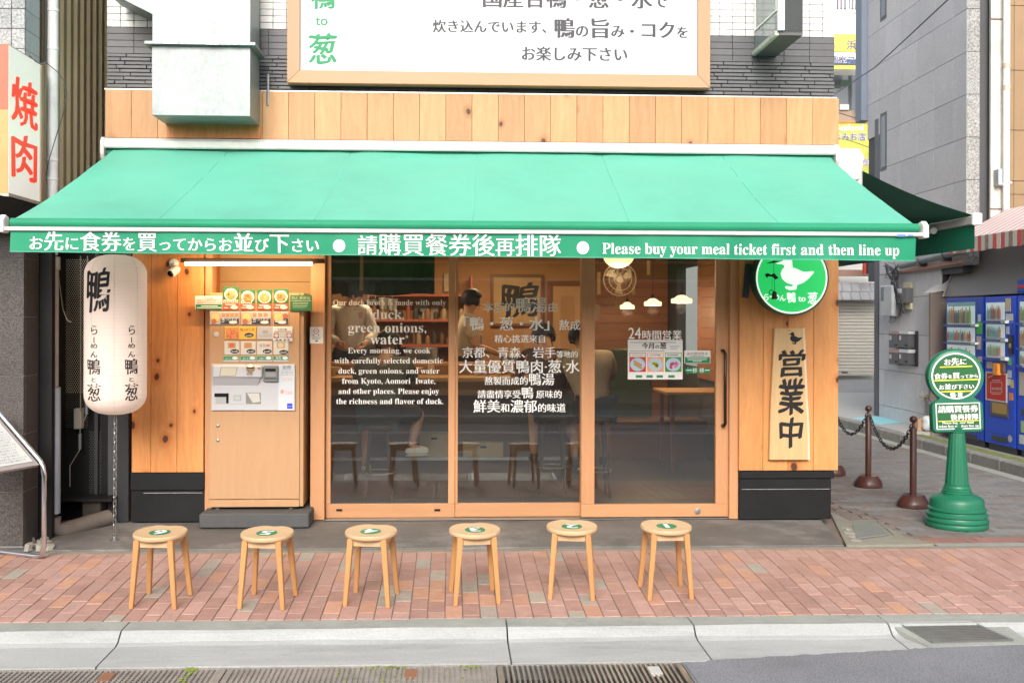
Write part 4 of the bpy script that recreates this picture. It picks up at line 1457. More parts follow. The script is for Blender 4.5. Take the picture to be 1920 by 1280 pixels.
mwhite = flat('machine_white', (0.55, 0.545, 0.56), rough=0.35)
mgrey = flat('machine_grey', (0.30, 0.30, 0.29), rough=0.4)
YPN = YM - 0.005
pt = lambda base: (lambda u, v, l: at(u, v, YPN - base - l * 0.0003))
acr = flat('acrylic', (0.62, 0.62, 0.60), rough=0.3)
orange_food = flat('ramen_orange', (0.72, 0.30, 0.13)); red_lab = flat('label_red', (0.70, 0.10, 0.06)); dkgreen = flat('card_dark_green', (0.03, 0.16, 0.07)); navy = flat('label_navy', (0.05, 0.05, 0.08)); bowl_w = flat('bowl_white', (0.78, 0.74, 0.68)); yel = flat('card_yellow', (0.80, 0.50, 0.10))
# top row: pictures of ramen
R1 = [(418, 538, 448, 581), (451, 543, 478, 581), (482, 543, 510, 581), (513, 542, 541, 581)]
for i, (u0, v0, u1, v1) in enumerate(R1):
    b_ = tbox('menu_button', u0, v0, u1, v1, 0.006, dkgreen, lab='tall green and red button with a ramen bowl picture')
    vm = v0 + (v1 - v0) * 0.70
    uc = (u0 + u1) / 2
    TB(pt(0.002)).rect(u0 + 0.5, vm, u1 - 0.5, v1 - 0.5).build('red_band', red_lab, b_)
    TB(pt(0.0024)).disc(uc, v0 + 14, 12.2, 11.5).build('bowl', bowl_w, b_)
    TB(pt(0.0028)).disc(uc, v0 + 15, 9.6, 9).build('soup', orange_food, b_)
    tb = TB(pt(0.0032)); r = random.Random(i + 20)
    for k in range(6): tb.disc(uc + r.uniform(-6, 6), v0 + 15 + r.uniform(-5, 5), r.uniform(1.3, 2.8), n=7)
    tb.build('topping', flat('topping%d' % (i % 2), [(0.75, 0.42, 0.20), (0.50, 0.14, 0.07)][i % 2]), b_)
    tb = TB(pt(0.0028)).disc(u1 - 9, v1 - 5, 7, 3.3)
    if i < 2:
        for k in range(4 - i): tb.rect(u0 + 1 + 7.3 * k, vm - 6, u0 + 6.5 + 7.3 * k, vm - 0.5)
    tb.build('white_mark', white_print, b_)
    if i < 2:
        tb = TB(pt(0.0032))
        for k in range(4 - i): tb.disc(u0 + 3.8 + 7.3 * k, vm - 3.2, 2)
        tb.build('topping', orange_food, b_)
    TB(pt(0.0034)).line('push', u1 - 13.5, u1 - 4.5, v1 - 3.5).build('lettering', mgrey, b_)
    TB(pt(0.003)).rect(u0 + 4, vm + 2, u1 - 6, vm + 3.6).rect(u0 + 2, v1 - 5, u0 + 10, v1 - 3.5).build('lettering', white_print, b_)
# second row: tsukemen
for i, (u0, v0, u1, v1) in enumerate([(393.5, 584, 449, 608), (452, 584, 508, 608), (513, 584, 541, 608)]):
    b_ = tbox('menu_button', u0, v0, u1, v1, 0.006, mwhite, lab='wide white and navy button with a noodle bowl picture')
    s = 19 if i < 2 else 0
    ub = u0 + (s + (1 if i else 1)) if i < 2 else u0 + 1
    TB(pt(0.002)).rect(ub, v0 + 13, u1 - 1, v1 - 1).build('navy_band', navy, b_)
    cxb = u0 + 10.5 if i < 2 else u0 + 9
    TB(pt(0.0026)).disc(cxb, v0 + 11, 9.5, 10).build('bowl', flat('bowl_tan', (0.62, 0.38, 0.20)), b_)
    TB(pt(0.003)).disc(cxb, v0 + 10.5, 8, 8.2).build('noodles', flat('noodle_yellow', (0.82, 0.60, 0.28)), b_)
    TB(pt(0.0034)).disc(cxb - 3 if i < 2 else u1 - 6, v0 + 18 if i < 2 else v0 + 8, 5, 4.6).build('dip', flat('dip_red', (0.55, 0.16, 0.07)), b_)
    tb = TB(pt(0.0028))
    if i < 2:
        for k in range(4 - i): tb.rect(u0 + 22 + (8.2 if i == 0 else 10.5) * k, v0 + 3, u0 + 28.5 + (8.2 if i == 0 else 10.5) * k, v0 + 9.5)
    tb.rect(u0 + 1, v0 + 0.8, u0 + 1.2, v0 + 1)
    tb.build('topping', orange_food, b_)
    tb = TB(pt(0.003)).disc(u1 - 12, v1 - 4, 8, 2.8)
    tb.line('鴨つけそば', ub + 2, u1 - 4, v0 + 17.5).rect(ub + 1.5, v1 - 5, ub + 7, v1 - 4)
    tb.build('lettering', white_print, b_)
# third row
b_ = tbox('menu_button', 421, 612, 480, 636, 0.006, yel, lab='yellow button with a picture of orange food')
TB(pt(0.002)).rect(423, 614, 448, 635).build('picture', orange_food, b_)
tb = TB(pt(0.0026)); r = random.Random(2)
for k in range(22): tb.disc(424.5 + r.uniform(0, 22), 615.5 + r.uniform(0, 18), r.uniform(1, 2.3), n=6)
tb.build('food', flat('food_red', (0.72, 0.16, 0.06)), b_)
TB(pt(0.002)).disc(467, 628, 8.5, 4).build('push_oval', black_print, b_)
TB(pt(0.0026)).line('push', 461, 473, 630).build('lettering', white_print, b_)
TB(pt(0.0026)).line('鴨の炙り丼', 450, 477, 620).build('lettering', flat('brown_print', (0.35, 0.14, 0.03)), b_)
b_ = tbox('menu_button', 482, 612, 520, 636, 0.006, mwhite, lab='plain white button with grey lettering')
TB(pt(0.002)).line('追加', 492, 503, 624).line('トッピング', 485, 510, 631).build('lettering', mgrey, b_)
b_ = tbox('sticker_card', 511.5, 612.5, 548.5, 639.5, 0.009, paper)
TB(lambda u, v, l: at(u, v, YPN - 0.0062)).line('今月の葱', 520, 538, 619).rect(514, 621, 546, 621.8).rect(517, 636, 521, 638).rect(524, 636, 528, 638).rect(532, 636, 536, 638).rect(539, 636, 543, 638).build('lettering', black_print, b_)
for k, cc in enumerate(((0.45, 0.12, 0.12), (0.55, 0.50, 0.40), (0.55, 0.15, 0.15))):
    TB(lambda u, v, l: at(u, v, YPN - 0.0062)).rect(513 + 12 * k, 624, 523.5 + 12 * k, 633.5).build('picture', flat('tiny%d' % k, cc), b_)
    TB(lambda u, v, l: at(u, v, YPN - 0.0068)).disc(518.2 + 12 * k, 628.8, 4, 3.4).build('plate', flat('plate_pale', (0.6, 0.62, 0.6)), b_)
# fourth row
for i, u0 in enumerate((420.5, 451, 481.5, 512.5)):
    b_ = tbox('menu_button', u0, 639.5, u0 + 28.5, 664.5, 0.006, flat('button_cream', (0.68, 0.64, 0.58)), lab='square cream button with a small dish picture')
    cc = [(0.65, 0.16, 0.07), (0.62, 0.26, 0.12), None, (0.72, 0.58, 0.36)][i]
    if cc:
        TB(pt(0.002)).rect(u0 + 6.5, 642, u0 + 21.5, 652.5).build('picture', flat('pic_edge', (0.55, 0.38, 0.20)), b_)
        TB(pt(0.0026)).disc(u0 + 14, 647.3, 5.5, 4.5, n=10).build('food', flat('foodx%d' % i, cc), b_)
    else:
        TB(pt(0.002)).line('海苔', u0 + 4, u0 + 17, 650).build('lettering', mgrey, b_)
        TB(pt(0.002)).disc(u0 + 21, 647.5, 4, 2.5, n=12).build('food', flat('pink', (0.72, 0.25, 0.28)), b_)
    TB(pt(0.002)).disc(u0 + 19.5, 658.5 + (1.5 if i == 3 else 0), 8.3, 4.2).build('push_oval', black_print, b_)
    TB(pt(0.0026)).line('push', u0 + 13.5, u0 + 25.5, 660.5 + (1.5 if i == 3 else 0)).build('lettering', white_print, b_)
# fifth row
for i, u0 in enumerate((418.5, 451, 481.5, 512.5)):
    b_ = tbox('menu_button', u0, 667, u0 + 29, 678, 0.005, mwhite, lab='thin green and white button')
    TB(pt(0.002)).rect(u0 + 0.5, 667.6, u0 + 28.5, 674.5).build('green_band', flat('band_green', (0.04, 0.30, 0.12)), b_)
    TB(pt(0.0026)).disc(u0 + 22, 671, 5.5, 2.6).line(['味玉トッピ', '替え玉', '大盛り', '海苔'][i], u0 + 4, u0 + 15, 673).build('lettering', white_print, b_)
# side cards
b_ = tbox('notice_card', 365.5, 555, 416.5, 580, 0.008, paper, lab='white and green notice card left of the top row')
TB(lambda u, v, l: at(u, v, YPN - 0.0052)).rect(367, 570.5, 416, 579.5).build('green_band', green_print, b_)
TB(lambda u, v, l: at(u, v, YPN - 0.0052)).line('大切なお願い', 381, 402, 560.5).line('現金のみ使用可能です', 369, 415, 564.8).line('新紙幣対応済お釣り注意', 369, 415, 569.2).build('lettering', flat('brown_ink', (0.30, 0.12, 0.08)), b_)
TB(lambda u, v, l: at(u, v, YPN - 0.0058)).rect(377, 573, 408, 574.3).rect(369, 576, 415, 577.3).build('lettering', white_print, b_)
b_ = tbox('notice_card', 544, 553, 585, 583, 0.008, dkgreen, lab='dark green card with white lettering right of the top row')
TB(lambda u, v, l: at(u, v, YPN - 0.0052)).line('国産米使用', 547, 582, 561, smear=0.03).rect(546, 563.3, 583, 564.1).rect(549, 567, 578, 567.7).rect(549, 570, 578, 570.6).rect(549, 573, 577, 573.6).rect(549, 576, 575, 576.6).build('lettering', flat('pale_ink', (0.55, 0.62, 0.50)), b_)
MB().lathe(at(405.5, 627, YM), [(0.020, 0), (0.018, -0.004), (0.001, -0.005)], 16, 'Y').build('round_cap', mwhite, tm, smooth=True)
for v in (798, 825):
    MB().lathe(at(408.5, v, YM), [(0.013, 0), (0.012, -0.006), (0.006, -0.010), (0.001, -0.010)], 14, 'Y').build('lock', steel, tm, smooth=True)
# payment unit
uu = lambda u, v, y: at(u, v, y)
tbox('payment_panel', 396, 682.5, 553, 769.5, 0.018, mwhite, b=0.004)
hd = tbox('hood', 397.5, 685, 491, 708.5, 0.06, mwhite, b=0.010)
MB().prism([uu(398, 708, YM - 0.06), uu(487, 709, YM - 0.06), uu(483, 722, YM - 0.02), uu(399, 722, YM - 0.02)], (0, 0.001, 0)).build('hood_slope', mwhite, tm)
TB(on_y(YM - 0.06)).poly([(414, 688), (446, 688), (442, 705), (411, 705)]).build('screen_edge', mgrey, hd)
TB(on_y(YM - 0.061)).poly([(415.5, 689), (444.5, 689), (441, 704), (412.8, 704)]).build('screen', flat('screen_cream', (0.62, 0.57, 0.44), rough=0.2), hd)
MB().lathe(at(469.5, 689.5, YM - 0.06), [(0.034, 0), (0.034, -0.005), (0.026, -0.009), (0.001, -0.010)], 18, 'Y').build('coin_slot', M('brass', (0.62, 0.48, 0.28), rough=0.3, metal=0.8), hd, smooth=True)
TB(on_y(YM - 0.0715)).rect(463, 688.5, 476, 690.5).build('slot', dark_gap, hd)
TB(on_y(YM - 0.061)).line('硬貨', 462, 474, 703).rect(483, 689, 488, 692).build('lettering', flat('red_brown', (0.35, 0.12, 0.08)), hd)
bn = tbox('bill_acceptor', 493.5, 685.5, 521.5, 716, 0.045, flat('acceptor_grey', (0.20, 0.21, 0.21), rough=0.35), b=0.006)
TB(on_y(YM - 0.0455)).rect(497, 691, 517, 696).rect(496, 708.5, 519, 710).build('slot', dark_gap, bn)
TB(on_y(YM - 0.0455)).rect(498, 698, 517, 706).build('plate', mgrey, bn)
sp = tbox('side_strip', 521.8, 683, 552.5, 769, 0.022, flat('strip_white', (0.62, 0.65, 0.70)), b=0.001)
YQ = on_y(YM - 0.0225, base=0.001)
TB(YQ).line('紙幣', 529.5, 546, 691.5, smear=0.01).build('lettering', mgrey, sp)
tb = TB(YQ)
for r_ in range(2):
    for k in range(2):
        u, v = 528 + 11 * k, 694 + 5 * r_
        tb.rect(u, v, u + 10, v + 0.5).rect(u, v + 3.5, u + 10, v + 4).rect(u, v, u + 0.5, v + 4).rect(u + 9.6, v, u + 10, v + 4)
tb.build('lettering', mgrey, sp)
tb = TB(YQ)
for k in range(3): tb.ring(532.5 + 6 * k, 711, 2.2, 2.8, 12)
tb.line('TAKE', 533.5, 549, 736.5, slope=0.08).disc(529, 734, 3.2, 4).rect(533, 738.5, 549, 739.2)
tb.build('lettering', flat('coral', (0.80, 0.33, 0.24)), sp)
TB(YQ).rect(538.3, 756, 548.2, 765.8).build('logo_square', flat('logo_blue', (0.03, 0.04, 0.60)), sp)
TB(on_y(YM - 0.0235, base=0.001)).line('GLORY', 539.5, 547, 762.3).build('lettering', white_print, sp)
tb_o = tbox('ticket_outlet', 401, 736.5, 429, 757, 0.020, flat('outlet_pale', (0.50, 0.50, 0.48)), b=0.001)
TB(on_y(YM - 0.021)).rect(402, 737, 428.5, 744).rect(424, 737, 428.5, 756).build('recess', dark_gap, tb_o)
TB(on_y(YM - 0.0215)).rect(405, 744.5, 424, 756).build('flap', flat('flap_grey', (0.42, 0.43, 0.42)), tb_o)
kp = tbox('display_unit', 430, 736.5, 457, 757, 0.021, mwhite, b=0.001)
TB(on_y(YM - 0.0215)).rect(438, 741, 452, 751).build('display_edge', mgrey, kp)
TB(on_y(YM - 0.0222)).rect(439, 742, 451, 750).build('display', flat('lcd', (0.50, 0.54, 0.50), rough=0.2), kp)
ck = tbox('change_tray', 461, 736, 489, 757, 0.020, flat('tray_grey', (0.25, 0.24, 0.22)), b=0.001)
TB(on_y(YM - 0.021)).poly([(463, 737), (486, 737), (488, 753), (474, 755)]).build('receipt', flat('receipt', (0.60, 0.57, 0.50)), ck)

# ================================================================== stools
def ground_pave(px, py):
    """hit the sloping brick pavement"""
    z = -0.08
    for _ in range(8):
        p = atz(px, py, z); z = zpav(p.y)
    return atz(px, py, z)


def make_stool(num):
    t = thing('wooden_stool', '', 'stool', (0, 0, 0), 'round wooden queue stools')
    R, Hs, TH = 0.154, 0.418, 0.026
    mb = MB()
    n = 40
    seat_pts = lambda f: [(R * f * cos(2 * pi * k / n) * 1.0, R * f * (sin(2 * pi * k / n) - (0.16 * math.exp(-((2 * pi * k / n - pi / 2) / 0.28) ** 2)))) for k in range(n)]
    rings = [(0.97, Hs - TH), (1.0, Hs - TH + 0.006), (1.0, Hs - 0.006), (0.975, Hs), (0.72, Hs - 0.003), (0.35, Hs - 0.005)]
    for f, z in rings:
        for x, y in seat_pts(f): mb.v.append(Vector((x, y, z)))
    for i in range(len(rings) - 1):
        for k in range(n):
            mb.f.append((i * n + k, i * n + (k + 1) % n, (i + 1) * n + (k + 1) % n, (i + 1) * n + k)); mb.mi.append(0)
    mb.f.append(tuple(range(n - 1, -1, -1))); mb.mi.append(0)
    mb.f.append(tuple(range((len(rings) - 1) * n, len(rings) * n))); mb.mi.append(0)
    mb.build('seat', beech_x, t, smooth=50)
    for sx, sy in ((-1, -1), (1, -1), (-1, 1), (1, 1)):
        a, b_ = 0.098, 0.128
        tp, bt = 0.0175, 0.0125
        lo = [(sx * b_ + ex * bt, sy * b_ + ey * bt, 0.0) for ex, ey in ((-1, -1), (1, -1), (1, 1), (-1, 1))]
        hi = [(sx * a + ex * tp, sy * a + ey * tp, Hs - TH) for ex, ey in ((-1, -1), (1, -1), (1, 1), (-1, 1))]
        MB().hexa(lo, hi).build('leg', beech_z, t, bevel=0.003)
    for ax in (0, 1):
        for s in (-1, 1):
            q = 0.098
            if ax == 0: MB().box(-q + 0.018, q - 0.018, s * q - 0.009, s * q + 0.009, Hs - TH - 0.042, Hs - TH - 0.0005).build('apron', beech_x, t)
            else: MB().box(s * q - 0.009, s * q + 0.009, -q + 0.018, q - 0.018, Hs - TH - 0.042, Hs - TH - 0.0005).build('apron', beech_x, t)
    return t


stools = [(1247, 1111, 94, 2, '1'), (1072, 1112, 94, -8, '2'), (889, 1120, 95, 6, '3'), (697, 1124, 97, -9, '4'), (503, 1128, 100, -8, '5'), (303, 1127, 104, -6, '6')]
proto = None
for i, (px_, py_, wpx, rot, num) in enumerate(stools):
    g = ground_pave(px_, py_)
    if proto is None:
        proto = make_stool(num); o = proto
    else:
        o = copy_tree(proto)
        for ch in [c for c in o.children if c.name.startswith('number')]: bpy.data.objects.remove(ch)
    o.location = g
    o.rotation_euler = (0.05, 0, radians(rot))
    o['label'] = 'round beech stool with green number %s disc, ' % num + ['rightmost of the row', 'below the door edge', 'below the middle glass panel', 'below the left glass panel', 'in front of the ticket machine', 'leftmost of the row'][i]
for i, (px_, py_, wpx, rot, num) in enumerate(stools):
    o = [x for x in sc.objects if x.name.startswith('wooden_stool')]
    o.sort(key=lambda x: -x.location.x)
    s = o[i]
    zt = 0.418 - 0.0045
    mb = MB().lathe((0, -0.01, 0), [(0.061, zt), (0.061, zt + 0.0018)], 30)
    d = mb.mesh('number_disc', green_print)
    od = bpy.data.objects.new('number_disc', d); COL.objects.link(od); od.parent = s
    vs_, fs_ = glyph(num, 3, 0.015)
    cx = (min(v[0] for v in vs_) + max(v[0] for v in vs_)) / 2; cy = (min(v[1] for v in vs_) + max(v[1] for v in vs_)) / 2
    me = bpy.data.meshes.new('number'); me.from_pydata([(-(x - cx) * 0.15 + q, -(y - cy) * 0.125 - 0.01, zt + 0.0024 + 0.0003 * i_) for i_, q in enumerate((0, -0.004, 0.004)) for x, y in vs_], [], [tuple(a_ + len(vs_) * i_ for a_ in f_) for i_ in range(3) for f_ in fs_])
    me.materials.append(white_print)
    on = bpy.data.objects.new('number', me); COL.objects.link(on); on.parent = od

# ================================================================== hanging plank sign and round duck sign
def duck(cx, cy, s, head=True, legs=True):
    """duck outline in picture units facing left"""
    body = [(-27, -14), (-30, -6), (-27, 4), (-19, 11), (-8, 15), (3, 15), (14, 11), (24, 3), (32, -6), (34, -10), (30, -11), (22, -9.5), (12, -10), (4, -14), (-2, -16.5),
            (-7, -18), (-7.5, -26), (-8.5, -33), (-13, -37.5), (-19, -37.5), (-24, -34), (-27, -30), (-38, -26.5), (-38, -25), (-27, -24), (-23, -22), (-23, -18)]
    out = [[(cx + x * s, cy + y * s) for x, y in body]]
    if legs:
        out.append([(cx + x * s, cy + y * s) for x, y in [(-4, 14.5), (4, 14.5), (1, 26), (-8, 26), (-12, 24.5), (-20, 22), (-21, 18.5), (-14, 18), (-7, 20)]])
    return out


YW = -0.06
pb = thing('open_sign_board', 'upright pale cedar slab with black brush lettering on the boards right of the door', 'sign board', at(1480, 862, -0.1))
slab_l = [(1452.5, 615), (1451, 640), (1448, 700), (1445, 760), (1444, 800), (1442.5, 862)]
slab_r = [(1518.5, 862), (1517.5, 800), (1514, 740), (1511.5, 680), (1510, 640), (1508.5, 615)]
YSl = YW - 0.045
pale = W('slab_wood', (0.66, 0.45, 0.23), (0.52, 0.30, 0.12), 'Z', rand=0.0, grain=0.9)
MB().prism([at(u, v, YSl) for u, v in slab_l + slab_r], (0, 0.042, 0)).build('slab', pale, pb, bevel=0.003)
bark = M('slab_edge', (0.72, 0.58, 0.40), rough=0.6, var=0.2, scale=12)
MB().prism([at(u - 3.5, v, YSl - 0.002) for u, v in slab_r] + [at(u + 0.2, v, YSl - 0.002) for u, v in slab_r[::-1]], (0, 0.02, 0)).build('live_edge', bark, pb)
SB = on_y(YSl)
tb = TB(SB)
bk = dict(smear=0.028, smy=0.018, wob=0.022, res=3, sk=0.06)
tb.char('営', 1460, 656, 1506, 706, **bk)
tb.char('業', 1459, 710, 1506, 776, **bk)
tb.char('中', 1461, 782, 1502, 838, **bk)
for p in duck(1492, 636, 0.36): tb.poly(p)
tb.build('lettering', black_print, pb)
MB().box(at(1480, 620, YSl).x - 0.012, at(1480, 620, YSl).x + 0.012, YSl - 0.003, YSl - 0.001, at(1480, 621, YSl).z, at(1480, 618, YSl).z).build('hanging_plate', M('tan', (0.5, 0.3, 0.15)), pb)

YR = -0.20
rc = at(1484.5, 521, YR)
rs = thing('round_duck_sign', 'round lit green sign with a white duck on the cedar boards', 'sign', rc)
Rr = 71.5 / 244 * 1.0
gm, gt_, gb_ = nodes_of('sign_green_lit')
gb_.inputs['Base Color'].default_value = (0.02, 0.50, 0.12, 1)
gb_.inputs['Emission Color'].default_value = (0.015, 0.62, 0.13, 1)
gb_.inputs['Emission Strength'].default_value = 0.38
gb_.inputs['Roughness'].default_value = 0.35
wm, wt_, wb_ = nodes_of('sign_white_lit')
wb_.inputs['Base Color'].default_value = (0.8, 0.8, 0.8, 1)
wb_.inputs['Emission Color'].default_value = (0.9, 1, 0.9, 1)
wb_.inputs['Emission Strength'].default_value = 0.4
MB().lathe((rc.x, YR, rc.z), [(0.001, 0.0), (Rr * 0.955, 0.0), (Rr * 0.955, 0.02)], 64, 'Y').build('face', gm, rs)
MB().lathe((rc.x, YR, rc.z), [(Rr * 0.956, 0.006), (Rr * 0.97, -0.006), (Rr * 1.0, -0.002), (Rr * 1.005, 0.03), (Rr * 0.985, 0.138)], 64, 'Y').build('rim', M('sign_rim', (0.02, 0.10, 0.05), rough=0.35), rs, smooth=40)
RS = on_y(YR, base=0.001)
tb = TB(RS).ring(1484.5, 521, 64.0, 67.2, 64)
for p in duck(1493, 519, 0.98, legs=False): tb.poly(p)
tb.poly([(1490, 532), (1495, 533), (1493, 543), (1480, 544), (1472, 540), (1473, 536), (1484, 537), (1487, 535)])
lb3 = dict(smear=0.03, smy=0.015, wob=0.02)
tb.char('ら', 1433, 551, 1441, 563, **lb3)
tb.rect(1443, 555, 1449, 557)
tb.char('め', 1451, 552, 1461, 562, **lb3)
tb.char('ん', 1462, 553, 1473, 564, **lb3)
tb.char('鴨', 1476, 548, 1492, 567, **lb3)
tb.char('to', 1497, 556, 1510, 565, smear=0.03)
tb.char('葱', 1515, 548, 1532, 569, **lb3)
tb.build('lettering', wm, rs)
# dark metal strip and hanging charm
ms = MB().prism([at(1398, 494, -0.075), at(1410, 496, -0.075), at(1403.5, 559, -0.075), at(1392, 557, -0.075)], (0, 0.012, 0)).build('metal_strip', M('blued_steel', (0.09, 0.10, 0.12), rough=0.35, metal=0.6, var=0.25, scale=8), None)
tag(ms, 'slanted dark metal strip on the boards left of the round green sign', 'metal strip')
YC_ = -0.75
cr = at(1451, 470, YC_)
wc = thing('wind_chime', 'black metal wind chime with a bird shaped piece hanging before the green sign', 'wind chime', cr)
ch_b = flat('chime_black', (0.03, 0.03, 0.03), rough=0.5)
MB().tube([at(1450, 440, YC_), at(1451, 512, YC_)], 0.0018, 5).tube([at(1452, 520, YC_), at(1452.5, 547, YC_)], 0.0018, 5).tube([at(1448, 520, YC_), at(1447.5, 544, YC_)], 0.001, 4).build('string', ch_b, wc)
MB().prism([at(1436, 494, YC_), at(1450, 489, YC_), at(1466, 490, YC_), at(1450, 493, YC_)], (0, 0.006, 0)).prism([at(1434, 514, YC_), at(1440, 512, YC_), at(1446, 515, YC_), at(1452, 512, YC_), at(1456, 517, YC_), at(1460, 521, YC_), at(1454, 524, YC_), at(1449, 519, YC_), at(1441, 518, YC_), at(1438, 521, YC_)], (0, 0.006, 0)).build('bird_plate', ch_b, wc)
bp_ = at(1452, 561, YC_)
MB().lathe((bp_.x, YC_, bp_.z), [(0.022, 0.0), (0.019, 0.02), (0.0155, 0.05), (0.010, 0.056), (0.001, 0.058)], 12).build('bell', ch_b, wc, smooth=True)
rg = at(1447, 548, YC_)
MB().tube([(rg.x + 0.016 * cos(a), YC_ + 0.004, rg.z + 0.016 * sin(a)) for a in [2 * pi * k / 16 for k in range(16)]], 0.0028, 5, closed=True).build('ring', ch_b, wc)

# ================================================================== left neighbour
ln_b = thing('left_building', 'neighbouring building with dark granite pillar, rough grey stone above and tan corrugated side wall', 'building', (-3.4, -0.5, 0))
gran = M('dark_granite', (0.085, 0.075, 0.07), rough=0.3, var=0.1, rand=0.10, speck=0.5, speck_scale=110, spec=0.5)
Yg = -0.80
xg = at(45, 700, Yg).x
zj = [at(20, y, Yg).z for y in (1024, 922, 814, 705, 594, 484, 375)]
for a, b_ in zip(zj[:-1], zj[1:]):
    bx('granite_slab', gran, ln_b, xg - 0.42, xg - 0.003, Yg, Yg + 0.03, a + 0.002, b_ - 0.002, bevel=0.001)
    bx('granite_slab', gran, ln_b, xg - 0.85, xg - 0.423, Yg, Yg + 0.03, a + 0.002, b_ - 0.002, bevel=0.001)
    bx('granite_slab', gran, ln_b, xg - 0.03, xg - 0.0005, Yg + 0.031, Yg + 0.255, a + 0.002, b_ - 0.002, bevel=0.001)
bx('pillar_core', M('pale_joint', (0.35, 0.34, 0.32)), ln_b, xg - 0.85, xg - 0.0045, Yg + 0.006, Yg + 0.25, -0.1, zj[-1])
bx('rear_wall', black_paint, ln_b, -6.5, xg - 0.14, Yg + 0.26, 6.0, -0.1, 6.8)
# rough stone above
stone = M('rough_stone', (0.33, 0.34, 0.345), rough=0.9, var=0.12, rand=0.08, speck=0.3, speck_scale=70, bump=0.9, bscale=70)
stone_s = M('smooth_stone', (0.46, 0.48, 0.50), rough=0.7, var=0.08, rand=0.06, speck=0.1)
z0 = at(20, 118, Yg).z
pz = 0.139
bx('stone_backing', M('grey_joint', (0.16, 0.16, 0.16)), ln_b, xg - 1.8, xg - 0.006, Yg + 0.012, Yg + 0.255, zj[-1] + 0.3, 6.6)
for j in range(12):
    z = z0 - 0.04 + pz * j
    if z > 6: break
    off = 0.0 if j % 2 else 0.05
    xs = [xg, xg - 0.093 - off * 0, xg - 0.093 - 0.29, xg - 0.093 - 0.58]
    for a, b_ in zip(xs[:-1], xs[1:]):
        bx('stone_block', stone, ln_b, b_ + 0.002, a - 0.002, Yg, Yg + 0.03, z + 0.002, z + pz - 0.002, bevel=0.003)
    ys = [Yg + 0.031, Yg + 0.10, Yg + 0.255] if j % 2 else [Yg + 0.031, Yg + 0.17, Yg + 0.255]
    for a, b_ in zip(ys[:-1], ys[1:]):
        bx('stone_block', stone_s, ln_b, xg - 0.03, xg - 0.0005, a + 0.0015, b_ - 0.0015, z + 0.002, z + pz - 0.002, bevel=0.001)
# corrugated side wall
tan = M('tan_cladding', (0.66, 0.54, 0.32), rough=0.45, var=0.06, spec=0.4, metal=0.1)
XC = xg + 0.0
mb = MB(); y = -0.28; prev = None; pts = []
while y < 5.5:
    pts += [(XC - 0.10, y), (XC - 0.10, y + 0.085), (XC - 0.075, y + 0.098), (XC - 0.075, y + 0.128), (XC - 0.10, y + 0.142)]
    y += 0.146
for (xa, ya), (xb, yb) in zip(pts[:-1], pts[1:]):
    mb.quad((xa, ya, 2.15), (xb, yb, 2.15), (xb, yb, 6.5), (xa, ya, 6.5))
mb.build('corrugated_cladding', tan, ln_b)
bx('corner_trim', M('tan_trim', (0.42, 0.34, 0.20), rough=0.5), ln_b, XC - 0.13, XC - 0.07, -0.33, -0.28, 2.15, 6.5)
bx('lower_side_wall', black_paint, ln_b, XC - 0.2, XC - 0.06, -0.33, 5.5, -0.1, 2.149)
# black screens filling the gap between the two buildings
sc1 = thing('gap_screen', 'black screen with perforated metal sheets closing the gap left of the ramen shop', 'screen', (-2.9, 0.1, 0))
gxa, gxb = at(116, 700, 0.12).x, at(247, 700, 0.06).x
bx('board', black_paint, sc1, gxa, gxb, 0.13, 0.16, 0.0, 2.15)
bx('board', M('black_gloss', (0.03, 0.032, 0.034), rough=0.35, var=0.2), sc1, at(222, 700, 0.02).x, gxb - 0.003, 0.0, 0.05, 0.0, 2.6, bevel=0.003)
bx('frame_bar', M('dark_frame', (0.05, 0.052, 0.055), rough=0.4), sc1, at(178, 800, 0.1).x, at(184, 800, 0.1).x, 0.09, 0.129, 0.0, 2.15)
bx('shelf', black_paint, sc1, gxa, at(220, 700, 0).x, -0.12, 0.129, at(180, 935, 0).z, at(180, 930, 0).z)
bx('bucket', M('dark_brown', (0.05, 0.04, 0.03), var=0.3), sc1, at(160, 960, 0).x, at(195, 960, 0).x, -0.08, 0.1, 0.002, 0.2, bevel=0.01)
for (u0, u1, v0, v1, cc, nm) in ((121, 168, 487, 735, (0.50, 0.46, 0.36), 'hole'), (168, 190, 806, 928, (0.10, 0.10, 0.10), 'hole'), (121, 166, 735, 800, (0.12, 0.11, 0.09), 'hole')):  # discs lighter than the sheet: lit background behind each hole put into colour
    a, b_ = at(u0, v1, 0.128), at(u1, v0, 0.128)
    hb = MB(); z = a.z; row = 0
    while z < b_.z:
        x = a.x + (0.0085 if row % 2 else 0)
        while x < b_.x:
            hb.add([(x + 0.0052 * cos(q), 0.1285, z + 0.0052 * sin(q)) for q in [pi / 3 * k for k in range(6)]], [(0, 1, 2, 3, 4, 5)])
            x += 0.017
        z += 0.0147; row += 1
    o = hb.build('perforation', flat('hole%d' % int(cc[0] * 100), cc), sc1); o['kind'] = 'stuff'
